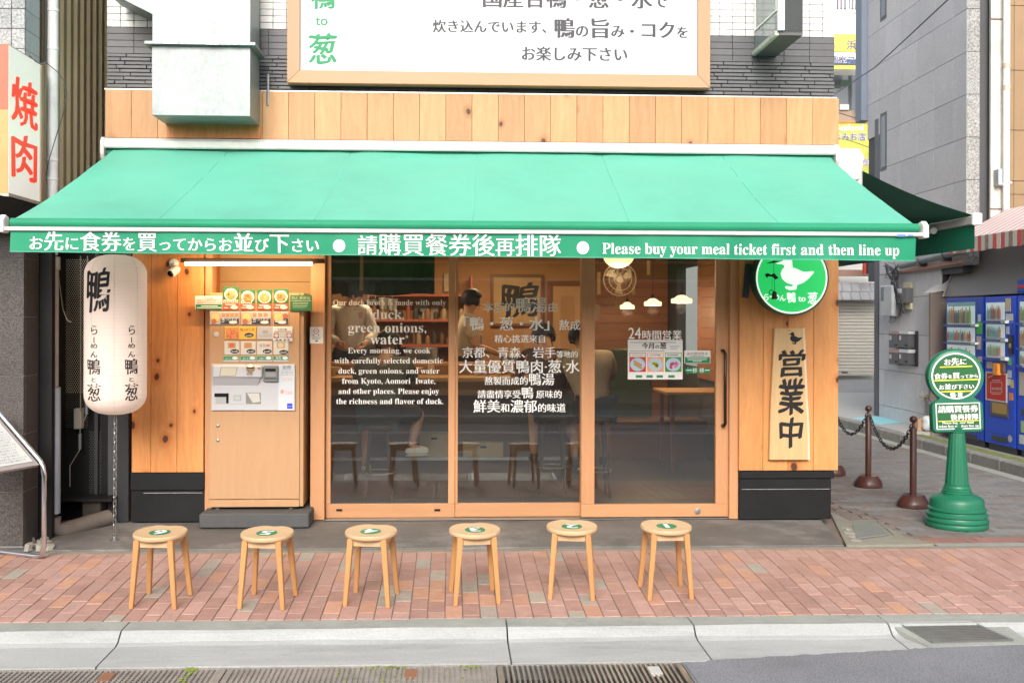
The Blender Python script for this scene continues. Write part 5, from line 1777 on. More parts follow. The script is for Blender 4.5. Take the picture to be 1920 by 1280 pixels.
# downpipe
dp = thing('downpipe', 'white and grey vertical downpipe between the granite pillar and the perforated screen', 'pipe', at(97, 1000, -0.42))
YPp = -0.42
xd = at(97, 700, YPp).x
MB().tube([(xd, YPp, at(97, 478, YPp).z), (xd, YPp, 6.5)], 0.040, 16).build('upper_pipe', M('pipe_white', (0.78, 0.78, 0.77), rough=0.4, grime=0.15), dp, smooth=True)
MB().tube([(xd + 0.004, YPp, at(97, 505, YPp).z), (xd + 0.004, YPp, at(97, 725, YPp).z)], 0.044, 16).build('middle_pipe', M('pipe_grey', (0.36, 0.34, 0.31), rough=0.45, grime=0.2), dp, smooth=True)
MB().tube([(xd + 0.008, YPp, at(97, 726, YPp).z), (xd + 0.008, YPp, at(97, 962, YPp).z)], 0.055, 16).build('lower_pipe', M('pipe_blue_grey', (0.31, 0.36, 0.42), rough=0.45), dp, smooth=True)
for v in (20, 92, 300, 336):
    MB().lathe((xd, YPp, at(97, v, YPp).z), [(0.0405, -0.012), (0.045, -0.010), (0.045, 0.010), (0.0405, 0.012)], 16).build('collar', M('pipe_white', (0.66, 0.66, 0.64)), dp, smooth=40)
MB().lathe((xd + 0.004, YPp, at(97, 490, YPp).z), [(0.054, -0.06), (0.054, 0.03), (0.046, 0.034)], 16).build('collar', MC['pipe_grey'], dp, smooth=40)
zb_ = at(97, 985, YPp).z
MB().tube([(xd + 0.008, YPp, zb_ + 0.06), (xd + 0.012, YPp, zb_ - 0.02), (xd + 0.06, YPp + 0.05, zb_ - 0.05), (xd + 0.30, YPp + 0.35, zb_ - 0.01)], 0.062, 14).build('elbow', M('pipe_brown', (0.17, 0.14, 0.12), rough=0.6, grime=0.3), dp, smooth=True)
bp2 = thing('conduit', 'thin dark conduit running down beside the white downpipe', 'pipe', at(83, 400, -0.47))
MB().tube([(at(84, 300, -0.47).x, -0.47, at(84, 118, -0.47).z), (at(84, 300, -0.47).x, -0.47, 6.5)], 0.009, 8).build('tube', flat('conduit_dark', (0.06, 0.055, 0.06)), bp2)
pts = [at(u, v, -0.5) for u, v in ((75, 112), (88, 119), (108, 135), (120, 152), (124, 175), (118, 215), (104, 260), (92, 300), (86, 330))]
MB().tube(pts, 0.0035, 5).tube([at(u, v, -0.75) for u, v in ((-5, 6), (8, 11), (20, 13), (36, 8), (46, -3))], 0.009, 6).tube([at(u, v, -0.72) for u, v in ((35, 90), (48, 98), (62, 112), (76, 121), (88, 118))], 0.006, 6).build('cable', flat('cable_dark', (0.08, 0.08, 0.09)), bp2)
bx('post', black_paint, ln_b, xg + 0.002, xg + 0.09, Yg + 0.26, Yg + 0.32, -0.04, 2.2)
# socket box and drip tubes on the screen
sk_ = thing('wall_socket', 'small cream outlet box with a cable hanging on the black screen', 'socket', at(144, 785, 0.05))
bx('box', M('cream_plastic', (0.55, 0.53, 0.46)), sk_, at(138, 785, 0.05).x, at(152, 785, 0.05).x, 0.05, 0.12, at(144, 804, 0.05).z, at(144, 766, 0.05).z, bevel=0.004)
MB().tube([at(151, 480, 0.03), at(151, 770, 0.03)], 0.004, 6).tube([at(164, 480, 0.03), at(164, 560, 0.03)], 0.004, 6).tube([at(163, 775, 0.03), at(150, 805, 0.03), at(150, 842, 0.03), at(131, 873, 0.03), at(131, 912, 0.03)], 0.004, 6).build('cable', M('cable_tan', (0.32, 0.29, 0.24)), sk_)
MB().tube([at(149.5, 813, 0.03), at(149.5, 842, 0.03)], 0.012, 8).tube([at(162, 745, 0.03), at(162, 776, 0.03)], 0.012, 8).build('sleeve', M('sleeve_grey', (0.22, 0.24, 0.25)), sk_, smooth=True)
MB().tube([at(105, 478, -0.3), at(110, 520, -0.3), at(118, 580, -0.3), at(126, 600, -0.3), at(133, 604, -0.3)], 0.004, 6).build('cable', MC['cable_tan'], sk_)
# rubble at the pillar foot
rr = random.Random(8); mb = MB()
for k in range(26):
    p = atz(rr.uniform(48, 95), rr.uniform(1008, 1030), -0.01)
    s = rr.uniform(0.012, 0.035)
    mb.prism([(p.x + s * rr.uniform(.6, 1.2) * cos(a), p.y * 1.0 + s * rr.uniform(.6, 1.2) * sin(a), -0.02) for a in (0, 1.3, 2.5, 3.8, 5.1)], (rr.uniform(-.01, .01), rr.uniform(-.01, .01), s * rr.uniform(0.6, 1.6)))
tag(mb.build('rubble', M('rubble', (0.36, 0.33, 0.28), rough=0.95, var=0.25, scale=30)), 'small heap of broken pale rubble at the foot of the granite pillar', 'rubble', kind='stuff')

# yakiniku light box sign on the left building
XS_ = -2.93
yk = thing('grill_sign', 'white light box sign with large red characters at the left edge', 'sign', atx(45, 360, XS_))
A_, B_ = atx(16, 88, XS_), atx(75, 118, XS_)
zt_, zb_ = (A_.z + B_.z) / 2, atx(13, 362, XS_).z
YA_, YB2 = A_.y, B_.y
bx('box', M('sign_side', (0.50, 0.40, 0.30)), yk, XS_ - 0.9, XS_ - 0.006, YA_ + 0.006, YB2 + 0.02, zb_, zt_ + 0.01)
bx('side_face', M('sign_cream', (0.80, 0.80, 0.74), rough=0.35, var=0.02, emit=(1.0, 0.98, 0.86), es=0.22), yk, XS_ - 0.0055, XS_, YA_ + 0.006, YB2, zb_ + 0.006, zt_)
zm = at(8, 205, YA_).z
bx('front_face', M('sign_orange', (0.72, 0.11, 0.055), rough=0.4), yk, XS_ - 0.9, XS_ - 0.002, YA_, YA_ + 0.0055, zm, zt_ + 0.006)
bx('front_face', M('sign_ochre', (0.50, 0.30, 0.10), rough=0.4), yk, XS_ - 0.9, XS_ - 0.002, YA_, YA_ + 0.0055, zb_, zm - 0.002)
MB().box(XS_ - 0.9, XS_ + 0.006, YA_ - 0.004, YB2 + 0.02, zb_ - 0.02, zb_ - 0.0005).build('bottom_rail', M('sign_rail', (0.45, 0.42, 0.38)), yk)
MB().box(XS_ - 0.004, XS_ + 0.01, YB2 + 0.0005, YB2 + 0.045, zb_, zt_ + 0.005).build('edge_rail', M('rail_brown', (0.42, 0.32, 0.24)), yk)
tb = TB(lambda u, v, l: atx(u, v, XS_ + 0.002 + 0.0006 * l))


def ykm(u, v, l):                   # face coordinates: u 0..1 near to far, v 0..1 down
    return Vector((XS_ + 0.002 + 0.0006 * l, YA_ + (YB2 - YA_) * u, zt_ - (zt_ - zb_) * v))


tb = TB(ykm)
kb = dict(smear=0.03, smy=0.012, wob=0.025, res=3)
tb.char('焼', 0.10, 0.18, 0.90, 0.50, **kb)
tb.char('肉', 0.12, 0.56, 0.86, 0.88, **kb)
tb.build('lettering', M('red_lit', (0.80, 0.07, 0.04), rough=0.4, var=0.02, emit=(1.0, 0.09, 0.05), es=0.25), yk)
bx('soffit', dark_gap, ln_b, xg - 1.5, xg + 0.05, Yg - 0.6, Yg + 0.25, zb_ - 0.16, zb_ - 0.03)

# menu stand
A0 = Vector((-2.715, -1.08, -0.034))
wv_ = Vector((-0.40, -0.92, 0)).normalized()
uv_ = Vector((-0.92, 0.40, 0)).normalized()
mst = thing('menu_stand', 'chrome tube menu stand with a sloping white menu panel at the left edge', 'menu stand', A0)
lo_, hi_ = 0.625, 0.935
for s in (0.0, 0.62):
    P = A0 + wv_ * s
    zf = zpav(P.y) if P.y < -0.95 else -0.02
    MB().tube([P + uv_ * 0.80 + Vector((0, 0, zf - P.z + 0.02)), P + uv_ * 0.06 + Vector((0, 0, zf - P.z + 0.017)), P + uv_ * 0.02 + Vector((0, 0, zf - P.z + 0.03)), P + Vector((0, 0, zf - P.z + 0.08)), P + Vector((0, 0, lo_ - 0.07)), P + uv_ * 0.012 + Vector((0, 0, lo_)),
               P + uv_ * 0.03 + Vector((0, 0, lo_ + 0.03)), P + uv_ * 0.40 + Vector((0, 0, hi_ + 0.034))], 0.0165, 12).build('side_frame', chrome, mst, smooth=True)
MB().tube([A0 + uv_ * 0.40 + Vector((0, 0, hi_ + 0.034)), A0 + uv_ * 0.40 + wv_ * 0.62 + Vector((0, 0, hi_ + 0.034))], 0.0165, 12).build('top_rail', chrome, mst, smooth=True)
sl_ = (uv_ * 0.37 + Vector((0, 0, 0.31))).normalized()
nn = wv_.cross(sl_).normalized()
if nn.z < 0: nn = -nn
Q = A0 + uv_ * 0.025 + Vector((0, 0, lo_ + 0.012)) + wv_ * 0.02
wd_, ht_ = 0.58, 0.46
MB().prism([Q, Q + wv_ * wd_, Q + wv_ * wd_ + sl_ * ht_, Q + sl_ * ht_], nn * -0.02).build('panel', M('panel_grey', (0.38, 0.34, 0.33), rough=0.4), mst)
MB().prism([Q + nn * 0.001 + wv_ * 0.03 + sl_ * 0.035, Q + nn * 0.001 + wv_ * (wd_ - 0.03) + sl_ * 0.035, Q + nn * 0.001 + wv_ * (wd_ - 0.03) + sl_ * (ht_ - 0.03), Q + nn * 0.001 + wv_ * 0.03 + sl_ * (ht_ - 0.03)], nn * 0.003).build('menu_sheet', flat('menu_white', (0.72, 0.72, 0.70)), mst)
tb = TB(lambda u, v, l: Q + nn * 0.0045 + wv_ * (wd_ - u) + sl_ * (ht_ - v))
rr = random.Random(4)
pool = ['鴨と葱の旨みを炊き込んだ一杯', 'ラーメン並盛り九八〇円', '国産合鴨と葱と水だけのスープ', '鴨コンフィと鴨ロースを選ぶ', 'つけそば大盛り無料です', '味玉と海苔は別売りです']
for k in range(15):
    v = 0.065 + 0.0245 * k
    tb.line(rr.choice(pool), 0.26 + rr.uniform(0, 0.05), 0.52 + rr.uniform(-0.03, 0.02), v)
tb.build('lettering', flat('pencil', (0.22, 0.22, 0.22)), mst)

# ================================================================== green base sign, bollards
Yc = -0.12
KC = F_PX / (Yc + 8)
cx_ = at(1794, 900, Yc).x
cb = Vector((cx_, Yc, Z_AL))
cs = thing('queue_sign_stand', 'green plastic stand sign with round and square lettered plates on a ringed base', 'stand sign', cb)
plastic = M('green_plastic', (0.014, 0.155, 0.082), rough=0.38, var=0.06, scale=5, spec=0.5)
hz = lambda v: (993 - v) / KC
MB().lathe(cb, [(0.225, 0.0), (0.232, 0.01), (0.232, 0.035), (0.226, 0.043), (0.234, 0.05), (0.234, 0.062), (0.222, 0.072), (0.218, 0.085), (0.228, 0.093), (0.228, 0.105), (0.212, 0.116), (0.206, 0.128), (0.217, 0.137), (0.217, 0.148), (0.203, 0.158),
               (0.200, 0.205), (0.192, 0.228), (0.165, 0.243), (0.118, 0.255), (0.112, 0.262), (0.116, 0.270), (0.107, 0.279), (0.110, 0.288), (0.101, 0.297), (0.103, 0.306), (0.094, 0.315), (0.094, 0.328), (0.088, 0.333)], 48).build('base', plastic, cs, smooth=50)
mb = MB()
n = 48
prof_ = [(0.088, 0.334), (0.084, 0.40), (0.066, 0.62), (0.058, 0.73), (0.056, 0.742)]
for r_, h_ in prof_:
    for k in range(n):
        rr_ = r_ * (1 - (0.035 if k % 3 == 0 else 0.0))
        mb.v.append(cb + Vector((rr_ * cos(2 * pi * k / n), rr_ * sin(2 * pi * k / n), h_)))
for i in range(len(prof_) - 1):
    for k in range(n):
        mb.f.append((i * n + k, i * n + (k + 1) % n, (i + 1) * n + (k + 1) % n, (i + 1) * n + k)); mb.mi.append(0)
mb.build('fluted_column', plastic, cs, smooth=20)
MB().lathe(cb, [(0.056, 0.742), (0.062, 0.747), (0.062, 0.754), (0.054, 0.759), (0.060, 0.764), (0.060, 0.771), (0.052, 0.776), (0.058, 0.781), (0.058, 0.788), (0.050, 0.793), (0.050, 0.83)], 32).build('collar', plastic, cs, smooth=50)
HM = Matrix.Translation(at(1794, 810, Yc)) @ Matrix.Rotation(radians(-12), 4, 'Z') @ Matrix.Rotation(radians(-2.6), 4, 'Y')


def hp(u, v, d=0.0):
    return HM @ Vector(((u - 1794) / KC, -d, (810 - v) / KC))


CR = 51.5
outl = []
for k in range(41):                 # circle part then shoulders and square
    a = radians(-232 + 284 * k / 40 + 0)
    a = radians(128 + 284 * k / 40)
    outl.append((1794 + CR * cos(a), 702 + CR * sin(a)))
outl += [(1829, 746), (1838, 752), (1841, 757), (1841, 804), (1836, 810), (1752, 810), (1747, 804), (1747, 757), (1750, 752), (1759, 746)]
ins = lambda f: [(1794 + (u - 1794) * f, 752 + (v - 752) * f) for u, v in outl]
D = 0.045
mb = MB()
ringsd = [(0.955, -D), (1.0, -D + 0.016), (1.0, D - 0.016), (0.955, D)]
n = len(outl)
for f, d in ringsd:
    for u, v in ins(f): mb.v.append(hp(u, v, d))
for i in range(3):
    for k in range(n):
        mb.f.append((i * n + k, i * n + (k + 1) % n, (i + 1) * n + (k + 1) % n, (i + 1) * n + k)); mb.mi.append(0)
mb.f.append(tuple(range(n))); mb.mi.append(0)
mb.f.append(tuple(range(3 * n, 4 * n))); mb.mi.append(0)
mb.build('sign_head', plastic, cs, smooth=50)
HF = lambda base: (lambda u, v, l: hp(u, v, D + base + 0.0004 * l))
dgr = flat('sign_face_green', (0.025, 0.125, 0.045), rough=0.4)
cyy = 702
TB(HF(0.001)).disc(1794, cyy, 44, n=48).build('round_plate', white_print, cs)
TB(HF(0.0018)).disc(1794, cyy, 41.3, n=48).build('round_face', dgr, cs)
TB(HF(0.001)).rect(1755, 753, 1834.5, 803).build('square_plate', white_print, cs)
TB(HF(0.0018)).rect(1757, 755, 1832.5, 801).build('square_face', dgr, cs)
tb = TB(HF(0.003))
tb.line([('お', 1), ('先', 1.15), ('に', 1)], 1773, 1815, 680, smear=0.04)
tb.line([('食券', 1.25), ('を', 0.9), ('買', 1.35), ('ってから', 0.85)], 1755, 1834, 706, smear=0.045)
tb.line([('お', 1), ('並', 1.2), ('び下さい', 1)], 1762, 1826, 726.5, smear=0.04)
tb.line('鴨·葱', 1782, 1805, 741.5, smear=0.03)
tb.line('請購買餐券', 1759, 1831, 770, smear=0.035)
tb.line('後再排隊', 1781, 1831, 784.5, smear=0.035)
tb.line('Please buy your meal', 1766, 1822, 792.5, smear=0.02)
tb.line('ticket first and then line up', 1758.5, 1831, 799, smear=0.02)
tb.build('lettering', white_print, cs)
tb = TB(HF(0.003))
for a, b_, v in ((1766, 1824, 683), (1754.5, 1834, 708.5), (1766, 1824, 730)): tb.rect(a, v, b_, v + 2.2)
tb.rect(1759, 786.3, 1831, 788)
tb.build('yellow_line', flat('yellow_print', (0.85, 0.72, 0.05)), cs)

brown = M('brown_enamel', (0.085, 0.032, 0.024), rough=0.35, var=0.08, spec=0.5)
bl = None
bpos = [(atz(1712, 950, Z_AL), 'brown chain post nearest the green stand sign'), (atz(1628, 912, Z_AL), 'brown chain post holding the far end of the black chain'), (atz(1561, 890, Z_AL), 'brown chain post half hidden by the shop corner')]
posts = []
for i, (p, lab) in enumerate(bpos):
    if bl is None:
        bl = thing('chain_post', lab, 'bollard', p, 'brown posts along the alley')
        MB().lathe(p, [(0.120, 0.0), (0.131, 0.006), (0.132, 0.035), (0.124, 0.055), (0.098, 0.10), (0.085, 0.11), (0.045, 0.106), (0.032, 0.10)], 36).build('base', brown, bl, smooth=40)
        MB().lathe(p, [(0.029, 0.10), (0.029, 0.685), (0.025, 0.69), (0.012, 0.692)], 20).build('pole', brown, bl, smooth=40)
        MB().lathe(p, [(0.012, 0.692), (0.016, 0.70), (0.011, 0.715), (0.011, 0.74)], 16).ball(p + Vector((0, 0, 0.765)), 0.032, 18, 12).build('ball_top', brown, bl, smooth=True)
        MB().tube([p + Vector((0.012, 0, 0.700)), p + Vector((0.0, 0.025, 0.705)), p + Vector((-0.012, 0, 0.700))], 0.004, 6).build('eye', ch_b, bl)
        posts.append(bl)
    else:
        o = copy_tree(bl); o.location = p; o['label'] = lab; posts.append(o)
pA, pB = posts[0].location + Vector((0, 0.02, 0.715)), posts[1].location + Vector((0, -0.02, 0.715))
cp_ = [pA + (pB - pA) * (k / 24) + Vector((0, 0, -0.27 * (1 - (2 * k / 24 - 1) ** 2))) for k in range(25)]
chain('barrier_chain', 'black chain sagging between two brown posts', cp_, 0.042, 0.0045, 0.028, ch_b)
pC = posts[2].location + Vector((0, -0.02, 0.715)); pB2 = posts[1].location + Vector((0, 0.02, 0.715))
chain('barrier_chain', 'black chain from the far chain post towards the shop corner', [pB2 + (pC - pB2) * (k / 16) + Vector((0, 0, -0.24 * (1 - (2 * k / 16 - 1) ** 2))) for k in range(17)], 0.042, 0.0045, 0.028, ch_b)

# ================================================================== grey building across the alley
gb2 = thing('grey_building', 'tall grey panelled building across the alley with tan panels and a white pipe', 'building', (7, 6, 0))
WX0, WK = 6.457, 0.0321
wx = lambda Y: WX0 + WK * Y
nW = Vector((-1, WK, 0)).normalized()           # outward normal of its alley wall
tW = Vector((WK, 1, 0)).normalized()


def onw(px, py, off=0.0):
    """point of the alley wall (pushed out by off) seen at a pixel"""
    d = ray(px, py)
    P0 = Vector((WX0, 0, 0)) + nW * off
    t = (P0 - CAM).dot(nW) / d.dot(nW)
    return CAM + d * t


gp_mat = M('grey_panel', (0.58, 0.58, 0.60), rough=0.75, var=0.07, rand=0.05, speck=0.10, speck_scale=60, scale=2)
gp_r = M('grey_panel_rough', (0.30, 0.30, 0.29), rough=0.9, var=0.1, rand=0.05, speck=0.35, speck_scale=45, bump=0.5)
Yc0 = 4.71
core_ = M('joint_dark', (0.07, 0.07, 0.075))
MB().hexa([(wx(Yc0) + 0.02, Yc0 + 0.13, 2.2), (wx(8.05) + 0.02, 8.05, 2.2), (14, 8.05, 2.2), (14, Yc0 + 0.13, 2.2)], [(wx(Yc0) + 0.02, Yc0 + 0.13, 9), (wx(8.05) + 0.02, 8.05, 9), (14, 8.05, 9), (14, Yc0 + 0.13, 9)]).build('core_wall', core_, gb2)
MB().hexa([(wx(5.4) + 0.02, 5.4, 0.0), (wx(7.55) + 0.02, 7.55, 0.0), (14, 7.55, 0.0), (14, 5.4, 0.0)], [(wx(5.4) + 0.02, 5.4, 2.199), (wx(7.55) + 0.02, 7.55, 2.199), (14, 7.55, 2.199), (14, 5.4, 2.199)]).build('core_wall', core_, gb2)


def wpanel(ya, yb, za, zb, m_=gp_mat, g=0.0035):
    a = Vector((wx(ya), ya, 0)) + tW * g; b_ = Vector((wx(yb), yb, 0)) - tW * g
    q = [a, b_, b_ - nW * 0.018, a - nW * 0.018]
    MB().hexa([(p.x, p.y, za + g) for p in q], [(p.x, p.y, zb - g) for p in q]).build('wall_panel', m_, gb2)


cols_ = [Yc0, 5.09, 5.65, 6.21, 6.76, 7.35, 7.60, 8.05]
ups = [5.57 - 0.5467 * 6 + 0.5467 * k for k in range(13)]
for j in range(len(ups) - 1):
    for a, b_ in zip(cols_[:-1], cols_[1:]):
        if a >= 7.3 and ups[j + 1] < 4.85: b_ = min(b_, 7.55)
        if b_ - a < 0.05 or (a >= 7.55 and ups[j + 1] < 4.85): continue
        wpanel(a, b_, ups[j], ups[j + 1])
lows = [0.0, 0.27, 0.82, 1.37, 1.92, 2.285]
for j in range(len(lows) - 1):
    for a, b_ in zip([5.42, 5.65, 6.21, 6.76, 7.35], [5.65, 6.21, 6.76, 7.35, 7.55]):
        wpanel(a, b_, lows[j], lows[j + 1])
xc0 = wx(Yc0)
for j in range(len(ups) - 1):
    bx('corner_panel', gp_r, gb2, xc0 + 0.004, xc0 + 0.167, Yc0 - 0.002, Yc0 + 0.016, ups[j] + 0.0035, ups[j + 1] - 0.0035)
pxw = at(1857, 200, Yc0 + 0.03).x; pxe = at(1891, 200, Yc0 + 0.03).x
bx('white_pier', M('weathered_white', (0.60, 0.59, 0.54), rough=0.8, var=0.08, grime=0.25, scale=3, bump=0.2), gb2, pxw, pxe, Yc0 + 0.02, Yc0 + 0.06, 2.2, 9)
MB().box(pxw, pxw + 0.14, Yc0 + 0.005, Yc0 + 0.019, at(1860, 36, Yc0).z, at(1860, 34, Yc0).z).box(pxw, pxw + 0.14, Yc0 + 0.005, Yc0 + 0.019, at(1860, 392, Yc0).z, at(1860, 390, Yc0).z).build('joint_strap', M('rust_brown', (0.25, 0.14, 0.10)), gb2)
tanp = M('tan_panel', (0.30, 0.19, 0.10), rough=0.5, var=0.08, rand=0.05)
zt_list = [at(1905, v, Yc0 + 0.1).z for v in (392, 365, 340, 245, 133, 12, -110, -230)]
MB().box(pxe, 14, Yc0 + 0.10, Yc0 + 0.125, 2.2, 9).build('panel_backing', core_, gb2)
for a, b_ in zip(zt_list[:-1], zt_list[1:]):
    xx = pxe + 0.002
    for wd in (0.095, 0.55, 0.55):
        bx('tan_panel', tanp, gb2, xx + 0.003, xx + wd - 0.003, Yc0 + 0.075, Yc0 + 0.098, min(a, b_) + 0.004, max(a, b_) - 0.004); xx += wd
wp = thing('white_pipe', 'white vertical pipe with couplings on the pier of the grey building', 'pipe', at(1887, 400, Yc0 - 0.05))
xq = at(1887, 200, Yc0 - 0.06).x
MB().tube([(xq, Yc0 - 0.06, 2.3), (xq, Yc0 - 0.06, 9)], 0.042, 14).build('tube', M('pipe_white', (0.66, 0.66, 0.64)), wp, smooth=True)
for v in (167, 126):
    MB().lathe((xq, Yc0 - 0.06, at(1887, v, Yc0).z), [(0.0425, -0.03), (0.048, -0.03), (0.048, 0.03), (0.0425, 0.03)], 14).build('coupling', M('coupling_beige', (0.55, 0.45, 0.36)), wp, smooth=40)
bx('control_box', M('box_blue_grey', (0.40, 0.44, 0.48)), wp, at(1864, 335, Yc0).x, at(1872, 335, Yc0).x, Yc0 - 0.10, Yc0 + 0.019, at(1868, 349, Yc0).z, at(1868, 319, Yc0).z, bevel=0.004)
MB().tube([at(1867, 347, Yc0 - 0.04), at(1896, 343, Yc0 - 0.04)], 0.024, 10).build('cross_pipe', M('pipe_beige', (0.55, 0.47, 0.36)), wp, smooth=True)
# fin, windows and overhang at the far end
bx('fin', M('slate_fin', (0.17, 0.21, 0.27), rough=0.5, var=0.05), gb2, wx(8.1) - 0.10, wx(8.1) + 0.06, 8.06, 8.30, 4.80, 9)
bx('overhang', M('slate_fin', (0.17, 0.21, 0.27)), gb2, wx(8.0) + 0.01, 14, 7.56, 8.05, 4.74, 4.835)
dkf = M('dark_frame', (0.05, 0.052, 0.055))
bx('corner_post', M('corner_post_grey', (0.10, 0.105, 0.12), rough=0.45), gb2, wx(7.6) - 0.0, wx(7.6) + 0.12, 7.58, 7.74, 0.0, 4.739)
for (v0, v1) in ((-80, 38), (212, 320)):
    p0, p1 = onw(1650.5, (v0 + v1) / 2, 0.004), onw(1662, (v0 + v1) / 2, 0.004)
    z1, z0 = onw(1656, v0, 0).z, onw(1656, v1, 0).z
    fr = MB().hexa([(p0.x, p0.y, z0), (p1.x, p1.y, z0), (p1.x + 0.03, p1.y, z0), (p0.x + 0.03, p0.y, z0)], [(p0.x, p0.y, z1), (p1.x, p1.y, z1), (p1.x + 0.03, p1.y, z1), (p0.x + 0.03, p0.y, z1)]).build('window', dkf, gb2)
    q0, q1 = p0 + (p1 - p0) * 0.2, p0 + (p1 - p0) * 0.85
    MB().hexa([(q0.x - 0.004, q0.y, z0 + 0.05), (q1.x - 0.004, q1.y, z0 + 0.05), (q1.x, q1.y, z0 + 0.05), (q0.x, q0.y, z0 + 0.05)], [(q0.x - 0.004, q0.y, z1 - 0.05), (q1.x - 0.004, q1.y, z1 - 0.05), (q1.x, q1.y, z1 - 0.05), (q0.x, q0.y, z1 - 0.05)]).build('pane', flat('pane_dark', (0.10, 0.12, 0.15), rough=0.08, spec=0.8), fr)
bx('service_door', gp_mat, gb2, wx(5.5) - 0.006, wx(5.5) + 0.0, 5.44, 5.62, 0.05, 1.38)
# overhead wire crossing in front
wr = MB().tube([at(1790, -12, 3.0), at(1700, 72, 4.5), at(1640, 127, 6.0), at(1563, 178, 9.0)], 0.008, 5).build('overhead_wire', flat('cable_dark', (0.08, 0.08, 0.09)), None)
tag(wr, 'thin dark overhead wire crossing in front of the grey panels', 'wire')
wr = MB().tube([at(1573, 212, 12), at(1612, 224, 12), at(1668, 240, 12)], 0.008, 5).tube([at(1588, 262, 12), at(1625, 275, 12), at(1662, 292, 12)], 0.007, 5).build('overhead_wire', flat('cable_dark', (0.08, 0.08, 0.09)), None)
tag(wr, 'thin wires crossing in front of the lower yellow banner', 'wire')

# pipes and boxes on the alley wall
pw = thing('wall_pipes', 'grey pipes and one orange pipe running level along the grey wall under the awnings', 'pipe', onw(1750, 500, 0.1))
MB().tube([onw(1690, 498, 0.10), onw(1815, 467, 0.10)], 0.050, 10).build('grey_pipe', M('pipe_steel_grey', (0.22, 0.23, 0.25), rough=0.5), pw, smooth=True)
MB().tube([onw(1700, 480, 0.06), onw(1815, 455, 0.06)], 0.022, 8).build('grey_pipe', MC['pipe_steel_grey'], pw, smooth=True)
MB().tube([onw(1690, 509.5, 0.07), onw(1806, 491, 0.07)], 0.021, 8).build('orange_pipe', M('orange_pipe', (0.52, 0.20, 0.10), rough=0.4), pw, smooth=True)
MB().tube([onw(1688, 513, 0.05), onw(1806, 496, 0.05)], 0.015, 8).build('grey_pipe', MC['pipe_steel_grey'], pw, smooth=True)
for u in (1720, 1765):
    a = onw(u, 492 - (u - 1720) * 0.24, 0.16)
    MB().box(a.x, a.x + 0.14, a.y - 0.008, a.y + 0.008, a.z - 0.06, a.z + 0.06).build('clamp', dkf, pw)


def wbox(name, u0, v0, u1, v1, off, m_, par, bevel=0.004):
    a0, a1 = onw((u0 + u1) / 2, v1, off), onw((u0 + u1) / 2, v0, off)
    l, r = onw(u0, (v0 + v1) / 2, off), onw(u1, (v0 + v1) / 2, off)
    back = -nW * off
    zb, zt = a0.z, a1.z
    return MB().hexa([(l.x, l.y, zb), (r.x, r.y, zb), (r.x + back.x, r.y + back.y, zb), (l.x + back.x, l.y + back.y, zb)],
                     [(l.x, l.y, zt), (r.x, r.y, zt), (r.x + back.x, r.y + back.y, zt), (l.x + back.x, l.y + back.y, zt)]).build(name, m_, par, bevel=bevel)


em = thing('electric_meter', 'pale grey electricity meter box on the grey wall with bundled cables', 'meter', onw(1662, 590, 0.1))
wbox('cover', 1650, 535, 1672, 593, 0.14, M('meter_grey', (0.45, 0.48, 0.50), rough=0.35), em, 0.015)
wbox('window', 1651.5, 538, 1657, 564, 0.143, flat('meter_glass', (0.22, 0.24, 0.25), rough=0.1), em, 0.0)
jb = thing('junction_box', 'dark grey junction box on a cream backing plate beside the electricity meter', 'junction box', onw(1695, 580, 0.1))
wbox('backing_plate', 1692, 530, 1707, 580, 0.035, M('cream_plate', (0.66, 0.60, 0.40), rough=0.5), jb)
wbox('box', 1683, 540, 1699, 568, 0.10, M('box_dark', (0.12, 0.125, 0.13), rough=0.5), jb)
wbox('tag', 1682, 541, 1690, 550, 0.105, M('tag_white', (0.6, 0.6, 0.6)), jb)
rr = random.Random(6)
mb = MB()
for k in range(14):
    a = [(1664 + rr.uniform(-6, 26), 494 + rr.uniform(-3, 6)), (1668 + rr.uniform(-6, 20), 512 + rr.uniform(-6, 6)), (1676 + rr.uniform(-5, 8), 530 + rr.uniform(-5, 5)), (1683 + rr.uniform(-5, 8), 560 + rr.uniform(-5, 5)), (1689 + rr.uniform(-4, 6), 590 + rr.uniform(-12, 2))]
    mb.tube([onw(u, v, 0.05 + rr.uniform(0, 0.07)) for u, v in a], rr.uniform(0.006, 0.012), 5)
mb.build('cable_bundle', flat('cable_dark', (0.08, 0.08, 0.09)), jb)
MB().tube([onw(u, v, 0.03) for u, v in ((1680, 540), (1681, 575), (1678, 600), (1668, 605), (1670, 592), (1676, 590))], 0.008, 6).tube([onw(u, v, 0.09) for u, v in ((1655, 498), (1668, 505), (1660, 520), (1675, 524), (1690, 508), (1684, 496), (1664, 492))], 0.008, 5).build('cable', M('cable_grey', (0.3, 0.3, 0.31)), jb)
mbx = thing('mailbox', 'block of four dark grey mailboxes with taped slots on the grey wall', 'mailbox', onw(1690, 685, 0.1))
wbox('side_case', 1703, 620, 1719.5, 686, 0.02, M('mail_side', (0.035, 0.04, 0.05), rough=0.5), mbx)
